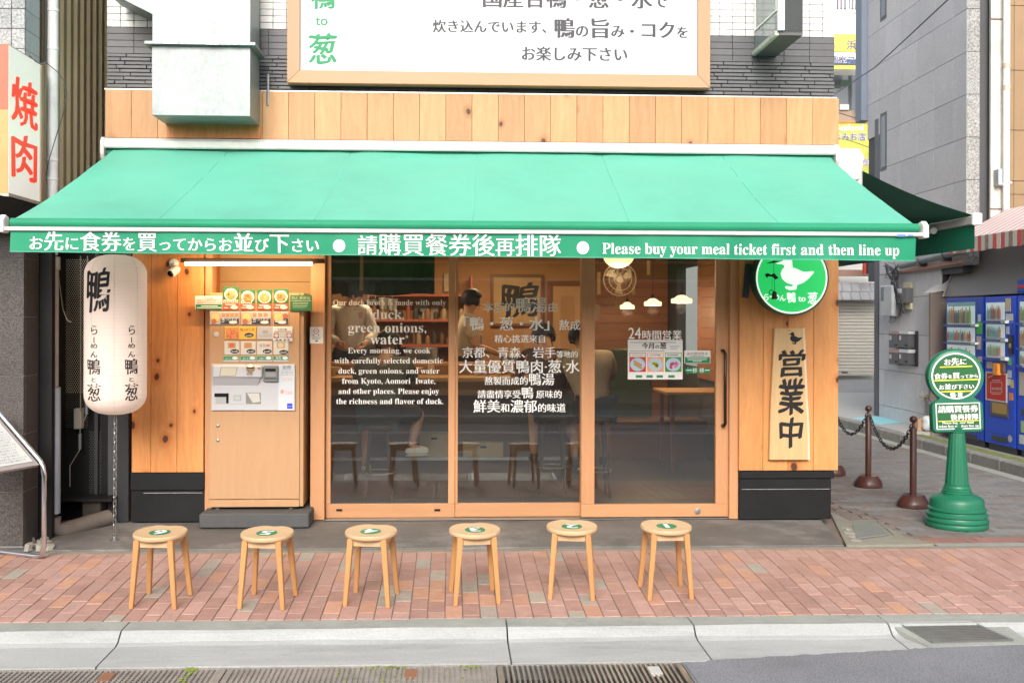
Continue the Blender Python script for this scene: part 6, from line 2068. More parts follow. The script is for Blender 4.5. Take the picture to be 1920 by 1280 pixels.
for r_, (v0, v1) in enumerate(((622, 652), (657, 683))):
    for c_, (u0, u1) in enumerate(((1666.5, 1684), (1684.8, 1703))):
        lid = wbox('mail_box', u0, v0, u1, v1, 0.11, M('mail_grey', (0.11, 0.11, 0.12), rough=0.45), mbx)
        wbox('slot_flap', u0 + 0.5, v0 - 1.5 + r_ * -1, u1, v0 + 4, 0.118, M('mail_flap%d' % c_, [(0.42, 0.30, 0.27), (0.62, 0.64, 0.64)][c_], rough=0.5), lid, 0.0)
        wbox('name_tag', u0 + 1, v0 + 7, u0 + 4.5, v0 + 15, 0.112, M('tag_white', (0.6, 0.6, 0.6)), lid, 0.0)
        wbox('dial', u1 - 7, v1 - 7, u1 - 4, v1 - 4, 0.125, ch_b, lid, 0.0)
il = thing('intercom', 'small cream hooded fitting low on the grey wall', 'wall fitting', onw(1730, 745, 0.1))
wbox('plate', 1727, 735, 1733, 751, 0.02, M('cream_plate', (0.66, 0.60, 0.40)), il)
wbox('hood', 1722.5, 738, 1731, 745, 0.09, M('cream_hood', (0.55, 0.54, 0.46)), il, 0.01)
MB().tube([onw(1735, 752, 0.03), onw(1735, 795, 0.03)], 0.02, 8).build('pipe', M('pipe_light', (0.42, 0.43, 0.44)), il, smooth=True)
cbx = thing('cardboard_box', 'brown cardboard box standing against the grey wall behind the chain post', 'box', (6.40, 5.6, 0.08))
c0 = at(1733, 818, 5.5)
bx('carton', M('cardboard', (0.45, 0.29, 0.18), rough=0.9), cbx, at(1721, 800, 5.5).x, at(1736, 800, 5.5).x, 5.5, 5.62, 0.081, at(1728, 785, 5.5).z)
bg_ = MB().ball((at(1739, 806, 5.46).x, 5.46, 0.19), 0.10, 14, 9, 0.75, 0.8, 1.1)
for i, p in enumerate(bg_.v): bg_.v[i] = p + Vector((0.012 * sin(40 * p.z), 0.01 * sin(30 * p.x), 0))
tag(bg_.build('plastic_bag', M('bag_white', (0.66, 0.70, 0.72), rough=0.3, var=0.15, scale=12), smooth=60), 'small white plastic bag beside the cardboard box', 'bag')

# ================================================================== vending machines facing the alley
XF = 6.5
vb = M('vending_blue', (0.02, 0.085, 0.66), rough=0.3, var=0.04, spec=0.5)
vb2 = M('vending_blue_dark', (0.014, 0.065, 0.48), rough=0.3, var=0.04)
vwin = M('vending_inside', (0.66, 0.72, 0.72), rough=0.5, var=0.02, emit=(0.8, 1.0, 1.0), es=0.22)
vglass = glass_mat('vending_glass', (0.95, 0.97, 0.97), veil=0.12, veil_col=(0.6, 0.68, 0.66))
vcols = [flat('drink%d' % i, c_) for i, c_ in enumerate([(0.45, 0.10, 0.06), (0.62, 0.30, 0.10), (0.25, 0.38, 0.10), (0.10, 0.14, 0.10), (0.60, 0.55, 0.38), (0.25, 0.50, 0.55), (0.65, 0.20, 0.10), (0.40, 0.45, 0.15)])]


def fx(u, v, off=0.0):
    return atx(u, v, XF - off)


def fbox(name, u0, v0, u1, v1, off, dep, m_, par, bevel=0.0, lab=None):
    """box on the machine front between photo columns u0..u1"""
    a, b_ = fx(u0, (v0 + v1) / 2, off), fx(u1, (v0 + v1) / 2, off)
    uc = (u0 + u1) / 2
    z0, z1 = fx(uc, v1, off).z, fx(uc, v0, off).z
    o = MB().box(XF - off, XF - off + dep, min(a.y, b_.y), max(a.y, b_.y), z0, z1).build(name, m_, par, bevel=bevel)
    if lab: o['label'] = lab
    return o


def vend(lab, ua, ub, body, wins, top=1.87):
    ya, yb = fx(ua, 700).y, fx(ub, 700).y
    y0, y1 = min(ya, yb) + 0.008, max(ya, yb) - 0.008
    t = thing('drink_vending_machine', lab, 'vending machine', (XF + 0.35, (y0 + y1) / 2, 0.03), 'blue drink vending machines')
    bx('cabinet', body, t, XF, XF + 0.68, y0, y1, 0.11, top, bevel=0.012)
    bx('plinth', dkf, t, XF + 0.04, XF + 0.66, y0 + 0.03, y1 - 0.03, 0.03, 0.109)
    return t, y0, y1


def shelf_rows(t, u0, u1, rows, nb, seed):
    r = random.Random(seed)
    for (vt, vbm, vs0, vs1) in rows:
        a, b_ = fx(u0, vbm).y, fx(u1, vbm).y
        y0, y1 = min(a, b_), max(a, b_)
        zt, zb = fx((u0 + u1) / 2, vt).z, fx((u0 + u1) / 2, vbm).z
        fbox('window_recess', u0, vt, u1, vbm, 0.002, 0.001, vwin, t)
        mb = MB()
        n = nb
        kind = 0
        for k in range(n):
            if k % 3 == 0: kind = r.randrange(len(vcols))
            mb.cur = kind if r.random() < 0.75 else r.randrange(len(vcols))
            y = y0 + 0.05 + (y1 - y0 - 0.11) * (k + 0.5) / n
            hh = (zt - zb) * r.uniform(0.62, 0.84)
            rr_ = (y1 - y0 - 0.11) / n * 0.36
            mb.lathe((XF - 0.012 - rr_, y, zb + 0.006), [(rr_, 0.0), (rr_, hh * 0.62), (rr_ * 0.8, hh * 0.72), (rr_ * 0.42, hh * 0.86), (rr_ * 0.42, hh)], 8)
        tag(mb.build('drink_sample', vcols, t, smooth=60), kind='stuff')
        bar = fbox('button_bar', u0 - 0.5, vs0, u1 + 0.5, vs1, 0.05, 0.05, white_paint, t, 0.003)
        mb = MB()
        zc = (fx((u0 + u1) / 2, vs0).z + fx((u0 + u1) / 2, vs1).z) / 2
        for k in range(n):
            y = y0 + (y1 - y0) * (k + 0.5) / n
            mb.box(XF - 0.056, XF - 0.0505, y - 0.02, y + 0.02, zc - 0.014, zc + 0.010)
        tag(mb.build('button', flat('button_blue', (0.05, 0.10, 0.40)), t), kind='stuff')
    fbox('glass_pane', u0, rows[0][0], u1, rows[-1][1], 0.058, 0.002, vglass, t)


t1, _, _ = vend('blue drink vending machine behind the green stand sign, wide dark blue frame', 1772.5, 1844, vb2, None)
shelf_rows(t1, 1776, 1828, [(568, 607, 607.5, 612), (614, 640, 640.5, 645), (647, 676, 676.5, 682)], 13, 1)
fbox('header_strip', 1777, 566.5, 1828, 574, 0.004, 0.002, flat('cyan_print', (0.22, 0.52, 0.58)), t1)
fbox('price_card', 1831, 604, 1841, 626, 0.004, 0.004, flat('lime_print', (0.10, 0.55, 0.08)), t1)
fbox('price_card', 1833, 589, 1838, 603, 0.004, 0.004, flat('pale_card', (0.55, 0.62, 0.62)), t1)
fbox('coin_panel', 1831, 630, 1839, 655, 0.006, 0.006, flat('coin_panel', (0.55, 0.48, 0.44)), t1)
fbox('coin_panel', 1833, 668, 1840, 678, 0.006, 0.006, flat('coin_panel', (0.55, 0.48, 0.44)), t1)
fbox('lower_grille', 1800, 812, 1830, 820, 0.006, 0.006, dkf, t1)
t2, _, _ = vend('bright blue drink vending machine with a red framed poster on its front', 1845.5, 1904.5, vb, None)
shelf_rows(t2, 1849, 1884, [(567, 599.5, 600.5, 606), (608, 633, 634.5, 640), (642, 667.5, 668.5, 675)], 9, 2)
for (u0, v0, u1, v1, c_) in ((1885, 559, 1894.5, 584, (0.62, 0.52, 0.36)), (1886, 588, 1899, 601, (0.66, 0.68, 0.66)), (1886, 612, 1892, 626, (0.55, 0.62, 0.62)), (1889, 671, 1896, 684, (0.10, 0.50, 0.25)), (1889, 694, 1896, 708, (0.50, 0.60, 0.66)), (1889, 710, 1894, 722, (0.60, 0.66, 0.66)), (1895, 712, 1900, 727, (0.65, 0.52, 0.10)), (1892, 736, 1899, 750, (0.75, 0.25, 0.05))):
    fbox('sticker', u0, v0, u1, v1, 0.004, 0.004, flat('st_%d_%d' % (u0, v0), c_), t2)
fbox('coin_slot', 1890, 628, 1897, 664, 0.02, 0.02, M('coin_black', (0.03, 0.03, 0.03), rough=0.3), t2, 0.004)
fbox('coin_knob', 1891, 644, 1895, 652, 0.03, 0.01, M('brass', (0.62, 0.48, 0.28)), t2, 0.002)
fbox('card_reader', 1861, 681, 1870.5, 703, 0.06, 0.06, flat('reader_orange', (0.85, 0.32, 0.04)), t2, 0.004)
fbox('slot_card', 1850, 678, 1860, 690, 0.008, 0.008, flat('slot_pale', (0.55, 0.50, 0.50)), t2)
fbox('slot_card', 1875, 679, 1881, 698, 0.03, 0.03, flat('slot_brown', (0.20, 0.12, 0.09)), t2)
ps_ = fbox('poster', 1848, 698, 1887.5, 752, 0.010, 0.008, flat('poster_white', (0.66, 0.64, 0.62)), t2)
fbox('poster_red', 1850, 700.5, 1885.5, 749.5, 0.0115, 0.001, flat('poster_red', (0.55, 0.035, 0.025)), ps_)
FX_ = lambda u, v, l: fx(u, v, 0.0125 + 0.0004 * l)
TB(FX_).rect(1857, 716, 1879, 717).rect(1857, 735, 1879, 736).rect(1857, 717, 1858, 735).rect(1878, 717, 1879, 735).line('WONDA', 1859, 1877.5, 731, smear=0.03, ar=1.6).poly([(1853, 706), (1862, 703), (1862, 704.5), (1853, 708)]).rect(1860, 712, 1876, 713.6).rect(1859, 738, 1877, 739).build('lettering', flat('faded_white', (0.62, 0.50, 0.45)), ps_)
fbox('delivery_flap', 1856, 753, 1890, 781, 0.012, 0.012, M('flap_dark', (0.10, 0.09, 0.08), rough=0.3), t2, 0.006)
fbox('flap_panel', 1860, 756, 1887, 775, 0.014, 0.002, flat('flap_tan', (0.42, 0.28, 0.10), rough=0.2), t2)  # plain tan panel on the dark flap
fbox('lower_grille', 1860, 818, 1888, 827, 0.006, 0.006, dkf, t2)
MB().lathe(fx(1894, 822, 0.0), [(0.04, 0), (0.04, -0.004), (0.001, -0.004)], 16, 'X').build('round_sticker', M('silver_sticker', (0.45, 0.47, 0.52)), t2)
fbox('lower_line', 1847, 812, 1903, 814, 0.003, 0.003, vb2, t2)
t3, _, _ = vend('blue drink vending machine cut by the right edge of the photo', 1906, 1985, vb, None)
shelf_rows(t3, 1912, 1950, [(565, 603, 603.5, 610), (613, 650, 650.5, 657), (659, 683, 683.5, 690)], 5, 3)
fbox('header', 1906.5, 522, 1984, 547, 0.01, 0.2, M('header_blue', (0.02, 0.10, 0.50)), t3, 0.01)
fbox('header_stripe', 1907, 532, 1984, 538, 0.012, 0.002, flat('stripe_red', (0.65, 0.04, 0.05)), t3)
fbox('price_card', 1911, 698, 1935, 742, 0.006, 0.006, flat('card_cream', (0.55, 0.52, 0.42)), t3)
fbox('sticker', 1914, 790, 1935, 812, 0.005, 0.005, flat('sticker_green', (0.35, 0.55, 0.30)), t3)
fbox('sticker', 1911, 815, 1920, 832, 0.005, 0.005, flat('pale_card', (0.55, 0.62, 0.62)), t3)
fbox('lower_grille', 1915, 770, 1970, 782, 0.006, 0.006, dkf, t3)
struct(bx('alcove_floor', conc_kerb, None, XF - 0.08, 8.2, 0.2, 5.35, -0.2, 0.031))

# shelter over the machines, brown end panel, striped awning
sh = thing('machine_shelter', 'grey sloping hood with a brown end panel over the vending machines', 'shelter', (6.6, 4, 1.95))
Ye = 5.36
bx('end_panel', M('taupe_panel', (0.20, 0.155, 0.135), rough=0.6, var=0.04), sh, at(1744.5, 700, Ye).x, at(1775, 700, Ye).x + 0.5, Ye, Ye + 0.05, 0.5, at(1750, 549, Ye).z)
bx('end_panel_lower', M('taupe_lower', (0.26, 0.22, 0.20), rough=0.7), sh, at(1744.5, 700, Ye).x + 0.02, at(1775, 700, Ye).x + 0.5, Ye + 0.004, Ye + 0.05, 0.03, 0.499)
hz0, hz1 = 1.90, 2.50
MB().hexa([(6.62, 1.0, hz0), (6.62, Ye, hz0), (6.66, Ye, hz0), (6.66, 1.0, hz0)], [(6.86, 1.0, hz1), (6.86, Ye, hz1), (6.90, Ye, hz1), (6.90, 1.0, hz1)]).build('hood', M('hood_grey', (0.24, 0.24, 0.225), rough=0.5, var=0.06, scale=1.5), sh)
MB().prism([at(1744.5, 548.5, Ye + 0.02), at(1787, 544, Ye + 0.02), at(1803, 510, Ye + 0.02)], (0, 0.2, 0)).build('roof_flashing', M('flashing_white', (0.60, 0.60, 0.58)), sh)
MB().tube([(6.612, Ye - 0.03, hz0), (6.86, Ye - 0.03, hz1 + 0.02)], 0.012, 6).build('edge_rod', M('rod_grey', (0.42, 0.42, 0.48)), sh)
bx('back_wall', core_, sh, 7.25, 7.3, 0.2, Ye, 0.0, 2.19)
sta = thing('striped_awning', 'faded red and white striped awning above the vending machines', 'awning', (6.5, 4, 2.6))
XV = 6.3
Yf = atx(1780, 470, XV).y
zv0 = 2.415; zv1 = zv0 + 0.17
stripes = [flat('stripe_red_a', (0.55, 0.08, 0.06)), flat('stripe_pale_a', (0.55, 0.55, 0.50)), M('stripe_worn', (0.30, 0.20, 0.17), var=0.5, scale=30)]
mb = MB(); y = Yf; k = 0
rs_ = random.Random(9)
while y > 0.8:
    d = 0.085
    mb.cur = 0 if k % 2 == 0 else (1 if rs_.random() < 0.7 else 2)
    if k % 2 == 0 and rs_.random() < 0.25: mb.cur = 2
    mb.box(XV + 0.003 * sin(k), XV + 0.006 + 0.003 * sin(k), y - d + 0.0005, y, zv0 + 0.006 * sin(k * 1.3), zv1)
    y -= d; k += 1
mb.build('valance', stripes, sta)
tops = [flat('stripe_pink', (0.66, 0.30, 0.27)), flat('stripe_white_top', (0.70, 0.67, 0.65))]
mb = MB(); y = Yf; k = 0
while y > 0.8:
    mb.cur = k % 2
    d = 0.06 if k % 2 == 0 else 0.11
    mb.hexa([(XV, y - d, zv1 + 0.001), (XV, y, zv1 + 0.001), (XV + 0.75, y, zv1 + 0.40), (XV + 0.75, y - d, zv1 + 0.40)], [(XV, y - d, zv1 + 0.008), (XV, y, zv1 + 0.008), (XV + 0.75, y, zv1 + 0.408), (XV + 0.75, y - d, zv1 + 0.408)])
    y -= d; k += 1
mb.build('canopy', tops, sta)

# ================================================================== corner building at the end of the alley
YE = 18.3
eb = thing('corner_restaurant', 'pale building at the end of the alley with balcony, window and roller shutter', 'building', (11, YE, 0))
e = lambda u, v, y=YE: at(u, v, y)


def ebox(name, u0, v0, u1, v1, dep, m_, par=None, out=0.0, bevel=0.0):
    a, b_ = e(u0, v1, YE - out), e(u1, v0, YE - out)
    return MB().box(a.x, b_.x, YE - out, YE - out + dep, a.z, b_.z).build(name, m_, par or eb, bevel=bevel)


ew = M('render_white', (0.66, 0.66, 0.64), rough=0.8, var=0.05)
MB().box(e(1400, 400).x, e(1720, 400).x, YE + 0.3, YE + 8, 0.0, 14).build('wall', ew, eb)
ebox('balcony_wall', 1540, 38, 1640, 66, 0.3, M('balcony_white', (0.78, 0.78, 0.78)), out=0.5)
for k in range(9):
    u = 1566 + 7 * k
    ebox('baluster', u, -10, u + 2.2, 37, 0.03, white_paint, out=0.45)
ebox('balcony_rail', 1540, 20, 1640, 23, 0.05, white_paint, out=0.5)
for u in (1569, 1592):
    f_ = ebox('window', u, -40, u + 20, 18, 0.05, dkf, out=-0.29)
    ebox('pane', u + 1.5, -38, u + 18.5, 16, 0.01, flat('pane_violet', (0.22, 0.20, 0.26), rough=0.1), f_, out=-0.28)
MB().tube([e(1609, 0, YE - 0.6), e(1609, 64, YE - 0.6)], 0.04, 6).build('pipe', white_paint, eb)
f_ = ebox('window', 1562, 131, 1606, 226, 0.08, M('frame_grey', (0.36, 0.36, 0.34)), out=-0.2)
ebox('pane', 1564, 142, 1604, 206, 0.01, flat('pane_dark', (0.05, 0.06, 0.08), rough=0.1), f_, out=-0.19)
ebox('curtain', 1577, 150, 1595, 162, 0.005, flat('pane_green', (0.10, 0.16, 0.13)), f_, out=-0.185)
ebox('basket', 1575, 196, 1592, 206, 0.1, M('basket_white', (0.60, 0.60, 0.60)), f_, out=-0.1)
ebox('sill_panel', 1564, 207, 1604, 226, 0.05, M('sill_brown', (0.33, 0.24, 0.18)), out=-0.16)
ebox('side_panel', 1608, 131, 1640, 226, 0.05, M('pale_yellow', (0.62, 0.62, 0.25)), out=-0.16)
MB().tube([e(1610, 131, YE - 0.1), e(1610, 226, YE - 0.1)], 0.05, 8).build('pipe', white_paint, eb)
ebox('fascia', 1540, 560, 1650, 566, 0.4, M('fascia_grey', (0.30, 0.29, 0.28)), out=0.2)
ebox('side_pier', 1540, 430, 1573, 704, 0.2, ew, out=0.1)
sg = thing('roller_shutter', 'cream roller shutter closed at the end of the alley', 'shutter', e(1610, 704))
cr_s = M('shutter_cream', (0.62, 0.58, 0.50), rough=0.5, var=0.04)
v = 703.0; k = 0
me_ = None
while v > 566:
    a, b_ = e(1573, v), e(1650, v - 6.2)
    if me_ is None: me_ = MB().prism([(-0.9, 0, 0), (-0.9, -0.022, 0.018), (-0.9, -0.022, b_.z - a.z - 0.022), (-0.9, 0, b_.z - a.z - 0.006)], (b_.x - a.x + 0.9, 0, 0)).mesh('slat', cr_s)
    piece('slat', me_, sg, (a.x, YE, a.z))
    v -= 6.2; k += 1
ebox('bottom_bar', 1545, 700, 1650, 704, 0.03, M('shutter_bar', (0.45, 0.43, 0.38)), sg, out=0.03)
ebox('handle', 1578, 697, 1590, 699, 0.01, dkf, sg, out=0.045)
ta_ = thing('tiled_eave', 'small grey fabric eave in two rows above the roller shutter', 'eave', e(1610, 560))
for r_, (v0, v1) in enumerate(((530, 547), (547, 563))):
    for k in range(5):
        u0 = 1560 + 17.3 * k
        a, b_ = e(u0, v1, YE - 0.25 - 0.12 * r_), e(u0 + 16.6, v0, YE - 0.25 - 0.12 * r_)
        MB().hexa([(a.x, YE - 0.37 - 0.12 * r_, a.z), (b_.x, YE - 0.37 - 0.12 * r_, a.z), (b_.x, YE - 0.33 - 0.12 * r_, a.z), (a.x, YE - 0.33 - 0.12 * r_, a.z)],
                  [(a.x, YE - 0.25 - 0.12 * r_, b_.z), (b_.x, YE - 0.25 - 0.12 * r_, b_.z), (b_.x, YE - 0.21 - 0.12 * r_, b_.z), (a.x, YE - 0.21 - 0.12 * r_, b_.z)]).build('tile', M('eave_grey', (0.36, 0.36, 0.37), rough=0.6, rand=0.08), ta_, bevel=0.02)
ebox('brown_beam', 1540, 506, 1652, 517, 0.2, M('beam_brown', (0.36, 0.21, 0.16)), out=0.4)
ebox('white_beam', 1540, 492, 1648, 499, 0.1, white_paint, out=0.45)
ebox('red_edge', 1620, 490, 1624, 513, 0.1, flat('edge_red', (0.6, 0.05, 0.04)), out=0.8)
ebox('black_edge', 1624, 490, 1636, 513, 0.1, ch_b, out=0.8)
# yellow banners
yb = M('banner_yellow', (0.68, 0.64, 0.10), rough=0.5, var=0.12, scale=0.8)
b1 = thing('yellow_banner', 'yellow shop banner with a white and navy band under the balcony', 'banner', e(1590, 130, YE - 0.9))
ebox('cloth', 1540, 65, 1640, 98, 0.04, yb, b1, out=0.9)
ebox('pale_band', 1540, 98.2, 1640, 112, 0.04, flat('band_white', (0.70, 0.74, 0.74)), b1, out=0.9)
ebox('navy_band', 1540, 112.2, 1640, 122, 0.04, flat('band_navy', (0.08, 0.12, 0.22)), b1, out=0.9)
ebox('cloth_edge', 1540, 122.2, 1640, 129, 0.04, yb, b1, out=0.9)
tb = TB(lambda u, v, l: e(u, v, YE - 0.91 - 0.002 * l))
tb.line('浜焼', 1587, 1626, 92, smear=0.02).line('ル', 1556, 1568, 90)
tb.build('lettering', flat('violet_print', (0.14, 0.12, 0.34)), b1)
TB(lambda u, v, l: e(u, v, YE - 0.905 - 0.002 * l)).line('個室フロ', 1556, 1620, 118, smear=0.06, smy=0.05, ar=0.95).build('lettering_outline', white_print, b1)
TB(lambda u, v, l: e(u, v, YE - 0.915 - 0.002 * l)).line('個室フロ', 1556, 1620, 118, smear=0.01, ar=0.95).build('lettering', flat('navy_print', (0.05, 0.06, 0.2)), b1)
b2 = thing('yellow_banner', 'lower yellow shop banner beside the grey building with white edged lettering', 'banner', e(1610, 320, YE - 1.2))
ebox('cloth', 1540, 230, 1662, 330, 0.04, M('banner_olive', (0.50, 0.52, 0.09), rough=0.5, var=0.25, scale=0.9), b2, out=1.2)
ebox('top_edge', 1540, 227, 1662, 230, 0.05, M('edge_orange', (0.6, 0.25, 0.08)), b2, out=1.22)
F2 = lambda d: (lambda u, v, l: e(u, v, YE - 1.205 - d - 0.002 * l))
TB(F2(0.0)).line('Seafood', 1566, 1620, 245, smear=0.03, smy=0.02).line('のみお店', 1562, 1624, 262, smear=0.06, smy=0.05).line('御徒町', 1618, 1656, 309, smear=0.06, smy=0.05).build('lettering_outline', white_print, b2)
TB(F2(0.01)).line('のみお店', 1562, 1624, 262, smear=0.01).line('御徒町', 1618, 1656, 309).build('lettering', flat('violet_print', (0.14, 0.12, 0.34)), b2)

# ================================================================== shop interior
RX0, RX1 = BX0 + 0.125, BX1 - 0.125
floor_m = M('interior_floor', (0.045, 0.038, 0.034), rough=0.45, var=0.15, scale=4)
struct(bx('shop_floor', floor_m, None, RX0, RX1, 0.21, 5.89, -0.05, 0.003))
ceil_m = W('ceiling_wood', (0.30, 0.15, 0.07), (0.20, 0.09, 0.04), 'X', rand=0.02)
struct(bx('shop_ceiling', ceil_m, None, RX0, RX1, 0.21, 5.89, ROOM_Z - 0.002, ROOM_Z + 0.05))
iw = M('interior_wall', (0.42, 0.22, 0.09), rough=0.7, var=0.05, scale=1)
bx('interior_back_wall', iw, shop, RX0, 1.62, 4.40, 4.45, 0.004, ROOM_Z - 0.003)
sid = W('interior_siding', (0.36, 0.15, 0.06), (0.25, 0.09, 0.035), 'X', rand=0.12)
z = 0.004; k = 0
while z < ROOM_Z - 0.03:
    z1 = min(z + 0.118, ROOM_Z - 0.004)
    bx('siding_board', sid, shop, 1.625, RX1 - 0.002, 5.62, 5.66, z, z1 - 0.004)
    z += 0.118
z = 0.9
while z < ROOM_Z - 0.03:                         # right side wall, open at the side window
    z1 = min(z + 0.118, ROOM_Z - 0.004)
    bx('siding_board', sid, shop, RX1 - 0.03, RX1 - 0.002, 0.24, 3.86, z, z1 - 0.004)
    z += 0.118
bx('return_wall', iw, shop, 1.60, 1.624, 4.451, 5.61, 0.004, ROOM_Z - 0.003)
bx('kitchen_side_wall', iw, shop, RX0, RX0 + 0.03, 0.52, 4.39, 0.004, ROOM_Z - 0.003)
# framed calligraphy and door on the back wall
pc = thing('calligraphy_frame', 'framed calligraphy of one large black character on the back wall inside', 'picture', at(967, 600, 4.39))
a, b_ = at(920, 612, 4.36), at(1019, 515, 4.36)
MB().box(a.x, b_.x, 4.36, 4.395, a.z, b_.z).build('frame', M('frame_brown', (0.18, 0.07, 0.03), rough=0.4), pc, bevel=0.004)
MB().box(a.x + 0.035, b_.x - 0.035, 4.355, 4.3595, a.z + 0.035, b_.z - 0.035).build('paper', flat('picture_paper', (0.44, 0.29, 0.13)), pc)
TB(on_y(4.354)).char('鴨', 938, 531, 1008, 594, smear=0.022, smy=0.012, wob=0.03, sk=0.08).build('lettering', black_print, pc)
idr = thing('interior_door', 'pale brown panelled door at the right end of the back wall inside', 'door', at(1070, 800, 4.39))
a, b_ = at(1036, 536, 4.38), at(1092, 536, 4.38)
MB().box(a.x, b_.x, 4.37, 4.398, 0.01, a.z).build('leaf', M('door_leaf', (0.50, 0.30, 0.14), rough=0.5), idr, bevel=0.004)
MB().box(a.x - 0.06, a.x - 0.001, 4.36, 4.398, 0.01, a.z + 0.06).box(a.x, b_.x + 0.06, 4.36, 4.398, a.z + 0.001, a.z + 0.06).build('door_frame', M('frame_brown', (0.18, 0.07, 0.03)), idr)
MB().box(a.x + 0.1, a.x + 0.27, 4.366, 4.3695, 1.0, a.z - 0.12).build('door_panel', M('door_inset', (0.42, 0.24, 0.11)), idr)

# high counter facing the street
ct = thing('counter', 'high wooden ramen counter with a pale top and dark front inside the shop', 'counter', (0, 2, 0))
CX0, CX1 = -1.35, 1.22
ctw = W('counter_top', (0.62, 0.36, 0.14), (0.48, 0.24, 0.09), 'X', rand=0.0)
bx('top', ctw, ct, CX0, CX1, 1.62, 2.10, 0.985, 1.03, bevel=0.006)
bx('front', M('counter_front', (0.12, 0.06, 0.035), rough=0.5, var=0.1), ct, CX0 + 0.02, CX1 - 0.02, 1.92, 1.98, 0.004, 0.984)
bx('edge_band', M('counter_band', (0.32, 0.17, 0.07)), ct, CX0 + 0.01, CX1 - 0.01, 1.64, 1.70, 0.86, 0.984)
bx('raised_shelf', ctw, ct, CX0, CX1, 2.105, 2.35, 1.12, 1.15, bevel=0.004)
bx('raised_back', M('counter_band', (0.32, 0.17, 0.07)), ct, CX0, CX1, 2.11, 2.14, 1.031, 1.119)
bx('foot_rail', steel, ct, CX0 + 0.05, CX1 - 0.05, 1.80, 1.83, 0.22, 0.25)
for (u0, u1, v0, v1) in ((786, 842, 812, 860), (868, 944, 828, 861)):
    a, b_ = at(u0, v1, 1.84), at(u1, v0, 1.84)
    q = bx('storage_box', M('storage_beige', (0.48, 0.36, 0.22), rough=0.6), ct, a.x, b_.x, 1.84, 1.915, a.z, b_.z, bevel=0.005)
    bx('grip', dark_gap, q, (a.x + b_.x) / 2 - 0.03, (a.x + b_.x) / 2 + 0.03, 1.8385, 1.8398, b_.z - 0.06, b_.z - 0.04)
rr = random.Random(12)
# crockery and condiments on the counter
cup_c = [(0.60, 0.48, 0.30), (0.40, 0.12, 0.06), (0.66, 0.64, 0.58), (0.10, 0.08, 0.06)]
names = [('bowl', 'bowl'), ('cup', 'cup'), ('bottle', 'bottle')]
items = [(-1.15, 1.9, 0, 'cream ramen bowl at the left end of the counter'), (-0.35, 1.78, 0, 'cream ramen bowl before the bending customer'), (0.62, 1.78, 0, 'cream ramen bowl before the right hand customers'), (0.98, 1.74, 0, 'cream ramen bowl at the right end of the counter'),
         (0.28, 1.95, 2, 'dark sauce bottle on the counter in the middle panel'), (0.36, 1.95, 1, 'red brown cup beside the sauce bottle on the counter'), (0.48, 1.96, 1, 'pale cup beside the chopstick holder on the counter'), (-0.18, 1.95, 2, 'slim sauce bottle behind the door stile'), (0.05, 1.94, 1, 'cup at the left of the middle panel on the counter')]
for i, (x, y, kd, lab) in enumerate(items):
    prof_ = [[(0.03, 0), (0.035, 0.01), (0.085, 0.06), (0.098, 0.085), (0.09, 0.083), (0.06, 0.05), (0.001, 0.045)], [(0.03, 0), (0.036, 0.09), (0.032, 0.09), (0.028, 0.02), (0.001, 0.02)], [(0.03, 0), (0.032, 0.10), (0.012, 0.13), (0.012, 0.165), (0.001, 0.166)]][kd]
    o = MB().lathe((x, y, 1.031), prof_, 18).build(names[kd][0], flat('crock%d' % (i % 4), cup_c[i % 4] if kd else cup_c[0]), smooth=50)
    tag(o, lab, names[kd][1])
# shelves with kitchen things at the left, behind the counter
ks = thing('kitchen_shelf', 'red brown kitchen shelf with rows of small bottles behind the left glass panel', 'shelf', (-0.35, 4.1, 0.9))
for z in (0.95, 1.25, 1.55, 1.85):
    bx('shelf_board', M('shelf_red', (0.36, 0.10, 0.05), rough=0.5), ks, -0.95, 0.25, 4.05, 4.38, z, z + 0.03)
for x in (-0.97, 0.251):
    bx('shelf_side', M('shelf_red', (0.36, 0.10, 0.05)), ks, x, x + 0.02, 4.05, 4.38, 0.3, 2.1)
jcols = [flat('jar%d' % i, c_) for i, c_ in enumerate([(0.30, 0.09, 0.04), (0.14, 0.07, 0.04), (0.32, 0.24, 0.14), (0.05, 0.04, 0.03), (0.25, 0.13, 0.06)])]
mb = MB()
for z in (0.98, 1.28, 1.58):
    x = -0.90
    while x < 0.2:
        mb.cur = rr.randrange(len(jcols)); r_ = rr.uniform(0.02, 0.04); h_ = rr.uniform(0.08, 0.2)
        mb.lathe((x, 4.2, z + 0.001), [(r_, 0), (r_, h_ * 0.7), (r_ * 0.5, h_), (0.001, h_)], 8); x += r_ * 2 + rr.uniform(0.01, 0.06)
tag(mb.build('jar', jcols, ks, smooth=50), kind='stuff')
